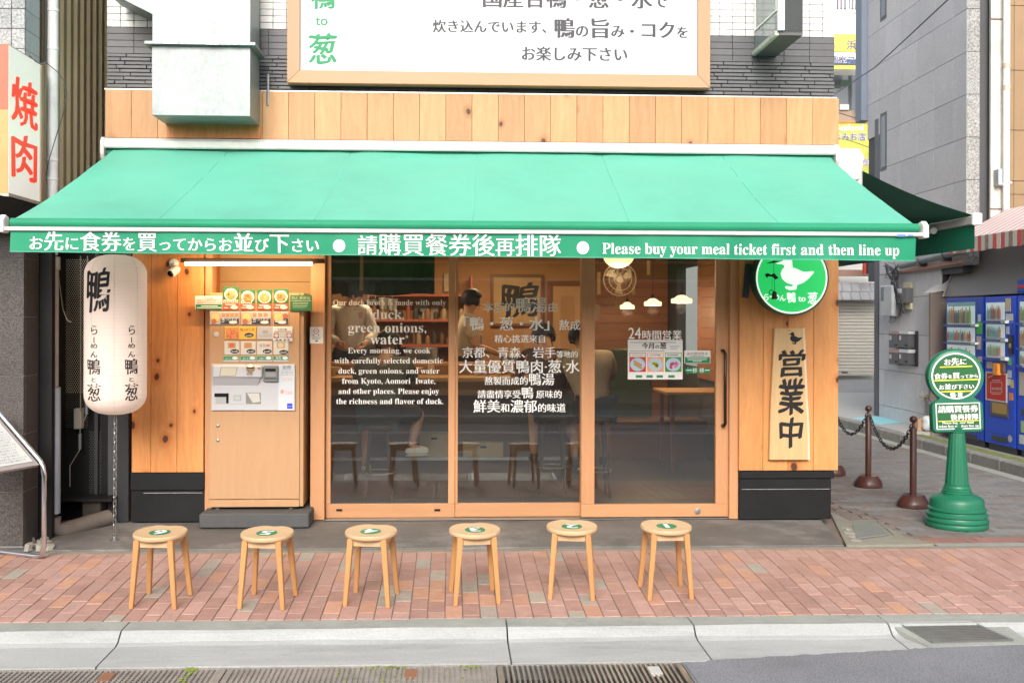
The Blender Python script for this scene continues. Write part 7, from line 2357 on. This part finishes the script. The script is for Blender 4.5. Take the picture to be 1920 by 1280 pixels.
# green curtain hung inside above the left panel
cu = thing('green_curtain', 'dark green curtain hanging across the top of the left glass panel inside', 'curtain', at(720, 485, 0.5))
mb = MB()
a, b_ = at(622, 552, 0.55), at(815, 485, 0.55)
mb.grid(lambda u, v: Vector((a.x + (b_.x - a.x) * u, 0.55 + 0.015 * sin(30 * u), a.z + 0.01 * sin(9 * u) + (ROOM_Z - 0.25 - a.z) * v)), 80, 6)
mb.build('cloth', M('curtain_green', (0.018, 0.05, 0.012), rough=0.8, var=0.3, scale=12), cu, smooth=60)
MB().tube([(a.x, 0.54, ROOM_Z - 0.25), (b_.x, 0.54, ROOM_Z - 0.25)], 0.01, 6).build('rod', steel, cu)
hk = at(678, 500, 0.45)
sl2 = thing('hanging_lamp_left', 'slim tan hanging lamp holder before the green curtain', 'lamp', hk); sl2.name = 'slim_hanger'
MB().tube([(hk.x, 0.45, 2.2), (hk.x, 0.45, at(678, 545, 0.45).z)], [0.012, 0.018], 8).build('stem', M('tan', (0.5, 0.3, 0.15)), sl2)

# pendant lamps
plm = M('lamp_milk', (0.9, 0.85, 0.7), emit=(1.0, 0.72, 0.40), es=1.5)
proto_l = None
for (u, v, Y, d, lab) in ((1278, 568, 2.7, 0.225, 'nearest and rightmost milk glass pendant lamp'), (1224, 573, 3.7, 0.205, 'middle milk glass pendant lamp of the three'), (1176, 579, 4.6, 0.185, 'farthest and leftmost milk glass pendant lamp')):
    p = at(u, v, Y)
    lp = thing('pendant_lamp', lab, 'lamp', p, 'milk glass pendant lamps')
    r_ = d / 2
    MB().lathe(p, [(r_ * 0.97, 0), (r_, 0.03), (r_ * 0.95, 0.045), (r_ * 0.65, 0.055), (r_ * 0.45, 0.075), (r_ * 0.2, 0.085)], 24).build('shade', plm, lp, smooth=40)
    MB().tube([p + Vector((0, 0, 0.085)), p + Vector((0, 0, 0.13))], 0.02, 8).tube([p + Vector((0, 0, 0.13)), Vector((p.x, p.y, ROOM_Z - 0.004))], 0.003, 5).build('cord', ch_b, lp)
    L_ = bpy.data.lights.new('pendant', 'POINT'); L_.energy = 9; L_.color = (1.0, 0.70, 0.42); L_.shadow_soft_size = 0.06
    lo = bpy.data.objects.new('bulb', L_); COL.objects.link(lo); lo.parent = lp; lo.location = (0, 0, -0.05)
gp_ = at(1160, 478, 1.3)
gl2 = thing('globe_lamp', 'large round paper lamp half hidden by the awning front', 'lamp', gp_)
MB().ball(gp_, 0.145, 24, 16, 1, 1, 0.82).build('shade', M('lamp_paper', (0.85, 0.7, 0.5), emit=(1.0, 0.62, 0.28), es=1.3), gl2, smooth=True)
MB().tube([gp_ + Vector((0, 0, 0.118)), Vector((gp_.x, gp_.y, ROOM_Z - 0.004))], 0.004, 5).build('cord', ch_b, gl2)
L_ = bpy.data.lights.new('globe', 'POINT'); L_.energy = 12; L_.color = (1.0, 0.70, 0.42); L_.shadow_soft_size = 0.12
lo = bpy.data.objects.new('bulb', L_); COL.objects.link(lo); lo.parent = gl2; lo.location = (0, 0, -0.16)
for i, (x, y, e_) in enumerate(((-1.0, 2.9, 24), (0.5, 3.3, 17), (-0.3, 1.3, 7))):  # unseen fixtures, added to light the kitchen and counter
    cl = thing('added_ceiling_light', ['added warm ceiling light over the kitchen on the left', 'added warm ceiling light before the calligraphy', 'added warm ceiling light over the counter stools'][i], 'light', (x, y, ROOM_Z - 0.06))
    bx('fixture', plm, cl, x - 0.22, x + 0.22, y - 0.05, y + 0.05, ROOM_Z - 0.05, ROOM_Z - 0.004)
    L_ = bpy.data.lights.new('ceiling', 'AREA'); L_.shape = 'RECTANGLE'; L_.size = 0.44; L_.size_y = 0.1; L_.energy = e_; L_.color = (1.0, 0.69, 0.41)
    lo = bpy.data.objects.new('lamp', L_); COL.objects.link(lo); lo.parent = cl; lo.location = (0, 0, -0.001 + 0.0)
# wall fan
fc = at(1161, 524, 1.9)
fn = thing('wall_fan', 'pale wall fan with a round wire guard inside the sliding door glass', 'fan', fc)
fan_m = M('fan_cream', (0.52, 0.42, 0.28), rough=0.4)
MB().lathe((fc.x, 1.92, fc.z), [(0.03, -0.06), (0.045, -0.04), (0.045, 0.06), (0.03, 0.09)], 16, 'Y').build('motor', fan_m, fn, smooth=40)
mb = MB()
for rr_ in (0.16, 0.11): mb.tube([(fc.x + rr_ * cos(a), 1.86 + (0.16 - rr_) * -0.4, fc.z + rr_ * sin(a)) for a in [2 * pi * k / 32 for k in range(32)]], 0.004, 5, closed=True)
for k in range(20):
    a = 2 * pi * k / 20
    mb.tube([(fc.x + 0.03 * cos(a), 1.83, fc.z + 0.03 * sin(a)), (fc.x + 0.16 * cos(a), 1.86, fc.z + 0.16 * sin(a))], 0.0015, 4)
tag(mb.build('guard', fan_m, fn), kind='stuff')
for k in range(3):
    a = 2 * pi * k / 3 + 0.4
    c1 = Vector((cos(a), 0, sin(a))); c2 = Vector((-sin(a), 0, cos(a)))
    o_ = Vector((fc.x, 1.88, fc.z))
    MB().prism([o_ + c1 * 0.03 + c2 * 0.012, o_ + c1 * 0.14 + c2 * 0.055 + Vector((0, 0.02, 0)), o_ + c1 * 0.13 - c2 * 0.03, o_ + c1 * 0.03 - c2 * 0.012], (0, 0.002, 0)).build('blade', fan_m, fn)
MB().tube([(fc.x, 2.0, fc.z), (fc.x + 0.02, 2.05, fc.z + 0.25), (fc.x + 0.02, 2.05, ROOM_Z - 0.004)], 0.012, 8).build('bracket', fan_m, fn)
# hanging menu strips
for i, (u, v0, v1, Y) in enumerate(((1123, 510, 552, 2.2), (1158, 540, 578, 2.3), (1188, 518, 552, 2.4), (1216, 488, 515, 2.2))):
    a, b_ = at(u - 3, v1, Y), at(u + 3, v0, Y)
    o = MB().box(a.x, b_.x, Y, Y + 0.004, a.z, b_.z).build('paper_strip', M('strip_tan', (0.58, 0.42, 0.22), rough=0.8), None)
    MB().tube([((a.x + b_.x) / 2, Y + 0.002, b_.z), ((a.x + b_.x) / 2, Y + 0.002, ROOM_Z - 0.004)], 0.001, 3).build('thread', ch_b, o)
    tag(o, ['paper menu strip at the far left of the door glass', 'paper menu strip under the wall fan', 'paper menu strip right of the wall fan', 'short paper menu strip near the awning edge right of the globe lamp'][i], 'menu strip')
# kitchen clutter
for i, (u, v, Y, w_, h_, cc, lab) in enumerate(((845, 530, 4.38, 0.16, 0.22, (0.50, 0.40, 0.26), 'small paper notice at the left edge of the middle panel inside'), (1113, 585, 4.9, 0.14, 0.20, (0.12, 0.08, 0.05), 'small dark picture frame on the siding left of the pendant lamps'),
                                               (790, 585, 4.38, 0.16, 0.16, (0.42, 0.46, 0.44), 'pale notice with a dark duck shape right of the vinyl word duck'), (815, 590, 4.38, 0.09, 0.20, (0.55, 0.45, 0.38), 'narrow pale notice at the right of the duck notice'))):
    p = at(u, v, Y)
    o = MB().box(p.x - w_ / 2, p.x + w_ / 2, Y - 0.02, Y, p.z - h_ / 2, p.z + h_ / 2).build('wall_notice', flat('notice%d' % i, cc), None)
    tag(o, lab, 'notice')
    if i == 2:
        tb = TB(on_y(Y - 0.02))
        for q_ in duck(u, v + 3, 0.26): tb.poly(q_)
        tb.build('duck_shape', black_print, o)
cook = [('ladle', 'steel ladle hanging under the green curtain', 690, 560, 0), ('ladle', 'second steel ladle hanging right of the first', 704, 560, 0), ('strainer', 'noodle strainer hanging beside the ladles', 720, 558, 1), ('strainer', 'deep noodle strainer at the right of the hanging tools', 736, 560, 1)]
for nm, lab, u, v, kd in cook:
    p = at(u, v, 3.2)
    o = MB().tube([p + Vector((0, 0, 0.35)), p], 0.006, 6).lathe(p + Vector((0, 0, -0.07)), [(0.02, 0), (0.05, 0.02), (0.06, 0.06), (0.055, 0.06), (0.045, 0.025), (0.001, 0.01)] if kd == 0 else [(0.045, -0.06), (0.06, 0.07), (0.055, 0.07), (0.04, -0.055), (0.001, -0.055)], 14).build(nm, steel, None, smooth=50)
    tag(o, lab, nm)
p = at(715, 530, 3.2)
rl_ = MB().tube([(at(640, 530, 3.2).x, 3.2, p.z), (at(800, 530, 3.2).x, 3.2, p.z)], 0.009, 6).build('hanging_rail', steel, None)
tag(rl_, 'steel rail for kitchen tools behind the left glass panel', 'rail')
for i, (x, y, r_, h_, lab) in enumerate(((-0.75, 3.0, 0.20, 0.36, 'large steel stock pot behind the left glass panel'), (-0.30, 3.05, 0.17, 0.30, 'second steel stock pot right of the large one'), (0.72, 3.4, 0.15, 0.22, 'small steel pot before the calligraphy'))):
    o = MB().lathe((x, y, 0.96), [(r_ * 0.97, 0), (r_, 0.01), (r_, h_), (r_ * 1.05, h_ + 0.01), (r_ * 0.95, h_), (r_ * 0.93, 0.03), (0.001, 0.03)], 28).build('stock_pot', steel, None, smooth=40)
    tag(o, lab, 'pot')
kc_ = thing('kitchen_bench', 'steel kitchen bench carrying the stock pots behind the counter', 'kitchen bench', (-0.2, 3.2, 0.2))
bx('top', steel, kc_, -1.3, 1.1, 2.95 - 0.15, 3.6, 0.92, 0.958, bevel=0.004)
bx('body', M('steel_panel', (0.30, 0.29, 0.27), rough=0.4, metal=0.6), kc_, -1.28, 1.08, 3.3, 3.58, 0.2, 0.919)
# table corner and bench seen in the door
tbn = thing('side_table', 'low wooden table with a pale orange edge at the right inside the door', 'table', (2.0, 2.6, 0))
a = at(1250, 735, 2.4)
bx('top', ctw, tbn, a.x, a.x + 0.9, 2.4, 3.1, a.z - 0.03, a.z, bevel=0.004)
for (x, y) in ((a.x + 0.06, 2.46), (a.x + 0.8, 2.46), (a.x + 0.06, 3.0), (a.x + 0.8, 3.0)):
    bx('leg', M('frame_brown', (0.18, 0.07, 0.03)), tbn, x, x + 0.04, y, y + 0.04, 0.004, a.z - 0.031)
bnc = thing('bench', 'dark green padded bench behind the leek poster', 'bench', (1.9, 3.5, 0))
a = at(1140, 655, 3.4)
bx('backrest', M('bench_green', (0.045, 0.075, 0.045), rough=0.5), bnc, a.x, a.x + 0.55, 3.62, 3.70, 0.45, a.z, bevel=0.02)
bx('seat', M('bench_brown', (0.12, 0.055, 0.035), rough=0.5), bnc, a.x, a.x + 1.1, 3.25, 3.615, 0.36, 0.46, bevel=0.02)
bx('base', M('frame_brown', (0.18, 0.07, 0.03)), bnc, a.x + 0.02, a.x + 1.08, 3.30, 3.6, 0.004, 0.359)


# ------------------------------------------------------------------ people
def skin_mesh(verts, edges, radii, root, m_, name, parent, sub=2, extra=None):
    me = bpy.data.meshes.new(name)
    off = world_loc(parent)
    me.from_pydata([tuple(Vector(v) - off) for v in verts], edges, [])
    o = bpy.data.objects.new(name, me); COL.objects.link(o)
    o.modifiers.new('skin', 'SKIN'); s = o.modifiers.new('sub', 'SUBSURF'); s.levels = sub; s.render_levels = sub
    if not me.skin_vertices: bpy.context.view_layer.update()
    for i, r in enumerate(radii):
        sv = me.skin_vertices[0].data[i]
        sv.radius = r if isinstance(r, tuple) else (r, r)
        sv.use_root = (i == root)
    bpy.context.view_layer.update()
    dg = bpy.context.evaluated_depsgraph_get()
    nm = bpy.data.meshes.new_from_object(o.evaluated_get(dg))
    bpy.data.objects.remove(o)
    if extra is not None:
        bm = bmesh.new(); bm.from_mesh(nm)
        t_ = bpy.data.meshes.new('x'); t_.from_pydata([tuple(p - off) for p in extra.v], [], extra.f)
        bm.from_mesh(t_); bm.to_mesh(nm); bm.free()
    for p in nm.polygons: p.use_smooth = True
    nm.materials.clear(); nm.materials.append(m_)
    ob = bpy.data.objects.new(name, nm); COL.objects.link(ob); ob.parent = parent
    return ob


def person(label, J, skin_c, shirt, trousers, hair_c, shoes=None, sleeve='short', legs='short', apron=None, look=None, build_=1.0):
    """J: world positions of joints: pel, chest, neck, head, and l/r sh, el, wr, hp, kn, an, toe"""
    g = Vector((J['pel'].x, J['pel'].y, min(J['lan'].z, J['ran'].z) - 0.08))
    t = thing('person', label, 'person', g)
    sk = M('skin_%d' % int(skin_c[0] * 100), skin_c, rough=0.5, var=0.04)
    up = (J['head'] - J['neck']).normalized()
    V = []; E_ = []; Rr = []

    def a(p, r, par=None):
        V.append(Vector(p)); Rr.append(r)
        if par is not None: E_.append((par, len(V) - 1))
        return len(V) - 1
    pel = a(J['pel'], (0.12, 0.10)); bel = a(J['pel'].lerp(J['chest'], 0.5), (0.115, 0.09), pel)
    che = a(J['chest'], (0.14, 0.10), bel); nb = a(J['neck'], (0.055, 0.055), che)
    h0 = a(J['head'] - up * 0.06, (0.062, 0.068), nb); h1 = a(J['head'], (0.078, 0.092), h0); h2 = a(J['head'] + up * 0.07, (0.070, 0.085), h1); a(J['head'] + up * 0.11, (0.035, 0.045), h2)
    ex = MB()
    for s in 'lr':
        sh = a(J[s + 'sh'], 0.055, che); el = a(J[s + 'el'], 0.042, sh); wr = a(J[s + 'wr'], 0.028, el)
        d = (J[s + 'wr'] - J[s + 'el']).normalized()
        palm = a(J[s + 'wr'] + d * 0.06, (0.038, 0.02), wr)
        sd = d.cross(Vector((0, 0, 1))); sd = sd.normalized() if sd.length > 0.1 else Vector((1, 0, 0))
        for k, ln_ in enumerate((0.060, 0.072, 0.068, 0.052)):
            b0 = J[s + 'wr'] + d * 0.075 + sd * (0.027 - 0.018 * k)
            ex.tube([b0, b0 + d * ln_ * 0.55 + Vector((0, 0, -0.004)), b0 + d * ln_ * 0.9 + Vector((0, 0, -0.02))], [0.0095, 0.0085, 0.006], 6)
        b0 = J[s + 'wr'] + d * 0.03 + sd * 0.03
        ex.tube([b0, b0 + sd * 0.025 + d * 0.025, b0 + sd * 0.028 + d * 0.055], [0.011, 0.010, 0.007], 6)
        hp_ = a(J[s + 'hp'], 0.085, pel); kn = a(J[s + 'kn'], 0.058, hp_); an = a(J[s + 'an'], 0.036, kn); a(J[s + 'toe'], (0.038, 0.025), an)
    look = look or Vector((0, 1, 0))
    fd = (look - up * look.dot(up)).normalized(); sd = fd.cross(up)
    hc = J['head']
    ex.ball(hc + fd * 0.098 - up * 0.012, 0.018, 8, 6, 0.8, 0.8, 1.5)                     # nose
    for s in (-1, 1): ex.ball(hc + sd * 0.080 * s - up * 0.01, 0.026, 8, 6, 0.5, 0.7, 1.0)   # ears
    skin_mesh(V, E_, Rr, 0, sk, 'body', t, 2, ex)
    dk = flat('eye_dark', (0.03, 0.02, 0.02))
    mb = MB()
    for s in (-1, 1): mb.ball(hc + fd * 0.088 + sd * 0.032 * s + up * 0.012, 0.009, 8, 5)
    mb.ball(hc + fd * 0.090 - up * 0.052, 0.014, 8, 4, 1.3, 0.6, 0.3)
    mb.build('face_detail', dk, t)
    # shirt
    V = []; E_ = []; Rr = []
    pel = a(J['pel'] + up * 0.0, (0.165 * build_, 0.135)); bel = a(J['pel'].lerp(J['chest'], 0.5), (0.155 * build_, 0.125), pel)
    che = a(J['chest'], (0.165 * build_, 0.125), bel); a(J['neck'] - (J['neck'] - J['chest']) * 0.22, (0.095, 0.085), che)
    for s in 'lr':
        sh = a(J[s + 'sh'], 0.078, che)
        if sleeve == 'short': a(J[s + 'sh'].lerp(J[s + 'el'], 0.75), 0.066, sh)
        else:
            el = a(J[s + 'el'], 0.062, sh); a(J[s + 'el'].lerp(J[s + 'wr'], 0.85), 0.045, el)
    skin_mesh(V, E_, Rr, 0, M(shirt[0], shirt[1], rough=0.8, var=0.12, scale=6), 'shirt', t, 2)
    V = []; E_ = []; Rr = []
    pel = a(J['pel'] - up * 0.03, (0.15, 0.125))
    for s in 'lr':
        hp_ = a(J[s + 'hp'], 0.105, pel); kn = a(J[s + 'kn'], 0.078, hp_)
        if legs == 'long': a(J[s + 'an'], 0.055, kn)
    skin_mesh(V, E_, Rr, 0, M(trousers[0], trousers[1], rough=0.8, var=0.1), 'trousers', t, 2)
    # hair cap
    hm = flat('hair_' + str(int(hair_c[0] * 1000)), hair_c, rough=0.6)
    mb = MB()
    n_, m_ = 22, 12
    r2 = random.Random(len(label))
    for j in range(m_ + 1):
        th = pi * 0.66 * j / m_
        for k in range(n_):
            ph_ = 2 * pi * k / n_
            dv = up * cos(th) + (fd * cos(ph_) + sd * sin(ph_)) * sin(th)
            cut = 1.04 if not (dv.dot(fd) > 0.30 and dv.dot(up) < 0.45) else 0.80
            mb.v.append(hc + up * 0.022 + Vector((dv.x * 0.112, dv.y * 0.112, dv.z * 0.120)) * cut * (1 + 0.03 * r2.random()))
    for j in range(m_):
        for k in range(n_): mb.f.append((j * n_ + k, j * n_ + (k + 1) % n_, (j + 1) * n_ + (k + 1) % n_, (j + 1) * n_ + k)); mb.mi.append(0)
    mb.build('hair', hm, t, smooth=True)
    if shoes:
        for s in 'lr':
            d = (J[s + 'toe'] - J[s + 'an']); d.z = 0; d.normalize()
            c_ = J[s + 'an'] + d * 0.06 + Vector((0, 0, -0.045))
            b_ = MB().ball((0, 0, 0), 0.05, 14, 8, 0.95, 2.3, 0.95)
            q_ = Vector((0, 1, 0)).rotation_difference(d).to_matrix().to_4x4()
            b_.xf(Matrix.Translation(c_) @ q_)
            so_ = b_.build('shoe', shoes, t, smooth=True)
            if shoes.name.startswith('shoe_white'):
                MB().ball((0, 0, 0), 0.034, 12, 8, 0.8, 1.2, 0.55).xf(Matrix.Translation(c_ - d * 0.045 + Vector((0, 0, 0.036))) @ q_).build('opening', dk, so_, smooth=True)
                MB().ball((0, 0, 0), 0.05, 14, 6, 1.0, 2.4, 0.28).xf(Matrix.Translation(c_ + Vector((0, 0, -0.040))) @ q_).build('sole', flat('sole_pale', (0.45, 0.42, 0.36)), so_, smooth=True)
                MB().box(-0.035, 0.035, -0.002, 0.004, 0.040, 0.046).box(-0.032, 0.032, 0.016, 0.022, 0.036, 0.042).box(-0.028, 0.028, 0.034, 0.040, 0.030, 0.036).xf(Matrix.Translation(c_) @ q_).build('lace', dk, so_)
    if apron:
        apron(t)
    return t


def at3(u, v, Y): return at(u, v, Y)


white_shoe = flat('shoe_white', (0.66, 0.62, 0.55))
P = {}
b0 = Vector((-0.62, 1.00, 0.86))


def seated(cx, cy, seat, lean, twist=0.0, head_d=None, arms=0.30):
    """back to the street on a high stool, leaning over the counter"""
    J = {}
    J['pel'] = Vector((cx, cy, seat + 0.10)); J['chest'] = Vector((cx + twist, cy + lean * 0.6, seat + 0.44))
    J['neck'] = Vector((cx + twist * 1.3, cy + lean * 0.9, seat + 0.58))
    J['head'] = head_d or Vector((cx + twist * 1.5, cy + lean * 1.3, seat + 0.69))
    for s, k in (('l', -1), ('r', 1)):
        J[s + 'sh'] = J['chest'] + Vector((0.20 * k, 0.02, 0.08))
        J[s + 'el'] = J['chest'] + Vector((0.27 * k, 0.18, -0.12))
        J[s + 'wr'] = J['chest'] + Vector((0.10 * k, arms + 0.14, -0.02))
        J[s + 'hp'] = J['pel'] + Vector((0.09 * k, 0.02, -0.03))
        J[s + 'kn'] = Vector((cx + 0.14 * k, cy + 0.40, seat + 0.02))
        J[s + 'an'] = Vector((cx + 0.14 * k, cy + 0.34, seat - 0.40))
        J[s + 'toe'] = J[s + 'an'] + Vector((0, 0.14, -0.04))
    return J


J = seated(-0.62, 0.95, 0.66, 0.26, 0.04)
J['rkn'] = Vector((-0.26, 1.22, 0.74)); J['ran'] = at(770, 836, 1.18); J['rtoe'] = J['ran'] + Vector((0.13, 0.03, -0.05))
person('customer in a grey green T-shirt bending over the counter, back to the left glass', J, (0.50, 0.27, 0.17), ('shirt_sage', (0.15, 0.155, 0.115)), ('shorts_dark', (0.05, 0.05, 0.05)), (0.015, 0.012, 0.010), shoes=white_shoe, build_=1.3)
J = seated(1.30, 1.02, 0.72, 0.20, -0.06)
person('customer in a cream T-shirt with back to the sliding door glass', J, (0.52, 0.30, 0.19), ('shirt_cream', (0.58, 0.48, 0.34)), ('trousers_navy', (0.03, 0.04, 0.06)), (0.018, 0.013, 0.010), shoes=flat('shoe_black', (0.03, 0.03, 0.03)), build_=1.15)
J = seated(0.94, 1.25, 0.72, 0.26, -0.03)
J['rkn'] = Vector((1.06, 1.55, 0.74)); J['ran'] = at(1080, 835, 1.4); J['rtoe'] = J['ran'] + Vector((0.05, 0.12, -0.05))
person('dark haired customer in a dark top at the right end of the counter', J, (0.51, 0.28, 0.17), ('shirt_maroon', (0.10, 0.035, 0.03)), ('shorts_dark', (0.05, 0.05, 0.05)), (0.012, 0.010, 0.010), shoes=flat('shoe_black', (0.03, 0.03, 0.03)))
for i, (x, y, sz, lab) in enumerate(((-0.62, 0.95, 0.66, 'high dark bar stool under the customer in the grey green T-shirt'), (1.30, 1.02, 0.72, 'high dark bar stool under the customer in the cream T-shirt'), (0.94, 1.25, 0.72, 'high dark bar stool under the dark haired customer'))):
    bs = thing('bar_stool', lab, 'stool', (x, y, 0.004))
    MB().lathe((x, y, sz - 0.04), [(0.15, 0), (0.16, 0.02), (0.15, 0.035)], 20).build('seat', M('stool_seat_dark', (0.08, 0.05, 0.035)), bs, smooth=40)
    for k in range(4):
        q = pi / 4 + pi / 2 * k
        MB().tube([(x + 0.10 * cos(q), y + 0.10 * sin(q), sz - 0.04), (x + 0.17 * cos(q), y + 0.17 * sin(q), 0.006)], 0.012, 6).build('leg', M('stool_leg_dark', (0.05, 0.03, 0.02)), bs)
    MB().tube([(x + 0.15 * cos(a), y + 0.15 * sin(a), 0.24) for a in [2 * pi * k / 20 for k in range(20)]], 0.008, 5, closed=True).build('foot_ring', steel, bs)
# worker standing behind the counter, facing right
struct(bx('kitchen_platform', floor_m, None, RX0 + 0.04, 1.5, 2.38, 4.38, 0.0035, 0.20))
J = {}
hx = at(878, 560, 2.75).x
J['pel'] = Vector((hx - 0.02, 2.75, 1.12)); J['chest'] = Vector((hx - 0.02, 2.74, 1.46)); J['neck'] = Vector((hx + 0.0, 2.74, 1.635)); J['head'] = Vector((hx + 0.03, 2.74, 1.765))
for s, k in (('l', 1), ('r', -1)):
    J[s + 'sh'] = J['chest'] + Vector((0.02, 0.17 * k, 0.12)); J[s + 'el'] = J['chest'] + Vector((0.10, 0.20 * k, -0.16)); J[s + 'wr'] = J['chest'] + Vector((0.34, 0.12 * k, -0.24))
    J[s + 'hp'] = J['pel'] + Vector((0, 0.09 * k, -0.04)); J[s + 'kn'] = J['hp' and s + 'hp'] + Vector((0.02, 0, -0.42)); J[s + 'an'] = Vector((hx, 2.75 + 0.1 * k, 0.285)); J[s + 'toe'] = J[s + 'an'] + Vector((0.14, 0, -0.05))


def ap(t):
    MB().hexa([(hx + 0.13, 2.58, 0.72), (hx + 0.16, 2.92, 0.72), (hx + 0.175, 2.92, 0.72), (hx + 0.145, 2.58, 0.72)], [(hx + 0.13, 2.62, 1.42), (hx + 0.13, 2.88, 1.42), (hx + 0.145, 2.88, 1.42), (hx + 0.145, 2.62, 1.42)]).build('apron', M('apron_lilac', (0.42, 0.38, 0.42)), t, bevel=0.004)


person('kitchen worker in a cream shirt and apron facing right behind the counter', J, (0.54, 0.32, 0.20), ('shirt_linen', (0.62, 0.57, 0.47)), ('trousers_dark', (0.03, 0.03, 0.035)), (0.015, 0.012, 0.010), shoes=flat('shoe_black', (0.03, 0.03, 0.03)), legs='long', apron=ap, look=Vector((1, -0.25, -0.15)))
J = {}
hx2 = at(652, 600, 2.7).x
J['pel'] = Vector((hx2, 2.75, 1.20)); J['chest'] = Vector((hx2 + 0.03, 2.70, 1.55)); J['neck'] = Vector((hx2 + 0.04, 2.67, 1.72)); J['head'] = Vector((hx2 + 0.05, 2.63, 1.85))
for s, k in (('l', 1), ('r', -1)):
    J[s + 'sh'] = J['chest'] + Vector((0.17 * k, 0.0, 0.11)); J[s + 'el'] = J['chest'] + Vector((0.25 * k, -0.08, -0.14)); J[s + 'wr'] = J['chest'] + Vector((0.12 * k + 0.05, -0.26, -0.22))
    J[s + 'hp'] = J['pel'] + Vector((0.09 * k, 0, -0.04)); J[s + 'kn'] = J[s + 'hp'] + Vector((0, -0.02, -0.42)); J[s + 'an'] = Vector((hx2 + 0.1 * k, 2.75, 0.285)); J[s + 'toe'] = J[s + 'an'] + Vector((0, -0.14, -0.05))
person('cook in white working behind the counter at the far left', J, (0.54, 0.32, 0.20), ('shirt_white', (0.70, 0.68, 0.63)), ('trousers_dark', (0.03, 0.03, 0.035)), (0.015, 0.012, 0.010), shoes=flat('shoe_black', (0.03, 0.03, 0.03)), sleeve='long', legs='long', look=Vector((0.2, -1, -0.3)))

# ================================================================== the far side of the street (seen only as reflections and as the canyon's light)
struct(bx('opposite_pavement', M('opposite_paving', (0.28, 0.22, 0.20), rough=0.85, var=0.1), None, -25, 25, -15.0, -11.51, -0.3, -0.05))
ob_ = thing('opposite_building', 'plain building on the far side of the street, behind the camera', 'building', (0, -16, 0))
bx('wall', M('opposite_wall', (0.40, 0.39, 0.37), rough=0.8, var=0.1, scale=0.5), ob_, -18, 18, -19, -15.0, -0.1, 4.2)
for x in range(-16, 17, 4):
    f_ = bx('window', dkf, ob_, x - 1.2, x + 1.2, -14.999, -14.9, 2.9, 4.0)
    bx('pane', flat('pane_dark', (0.05, 0.06, 0.08)), f_, x - 1.12, x + 1.12, -14.899, -14.89, 2.98, 3.92)
    bx('shopfront', M('shopfront_dark', (0.07, 0.07, 0.075), rough=0.3), ob_, x - 1.7, x + 1.7, -14.999, -14.92, 0.0, 2.4)
bx('fascia_band', M('opposite_fascia', (0.45, 0.44, 0.42)), ob_, -18, 18, -14.998, -14.8, 2.45, 2.75)
struct(bx('white_line', M('road_paint', (0.62, 0.62, 0.60), rough=0.8, var=0.15, scale=10), None, -14, 14, -7.45, -7.30, -0.1645, -0.161))
struct(bx('opposite_kerb', conc_light, None, -14, 14, -9.0, -8.75, -0.164, -0.05))
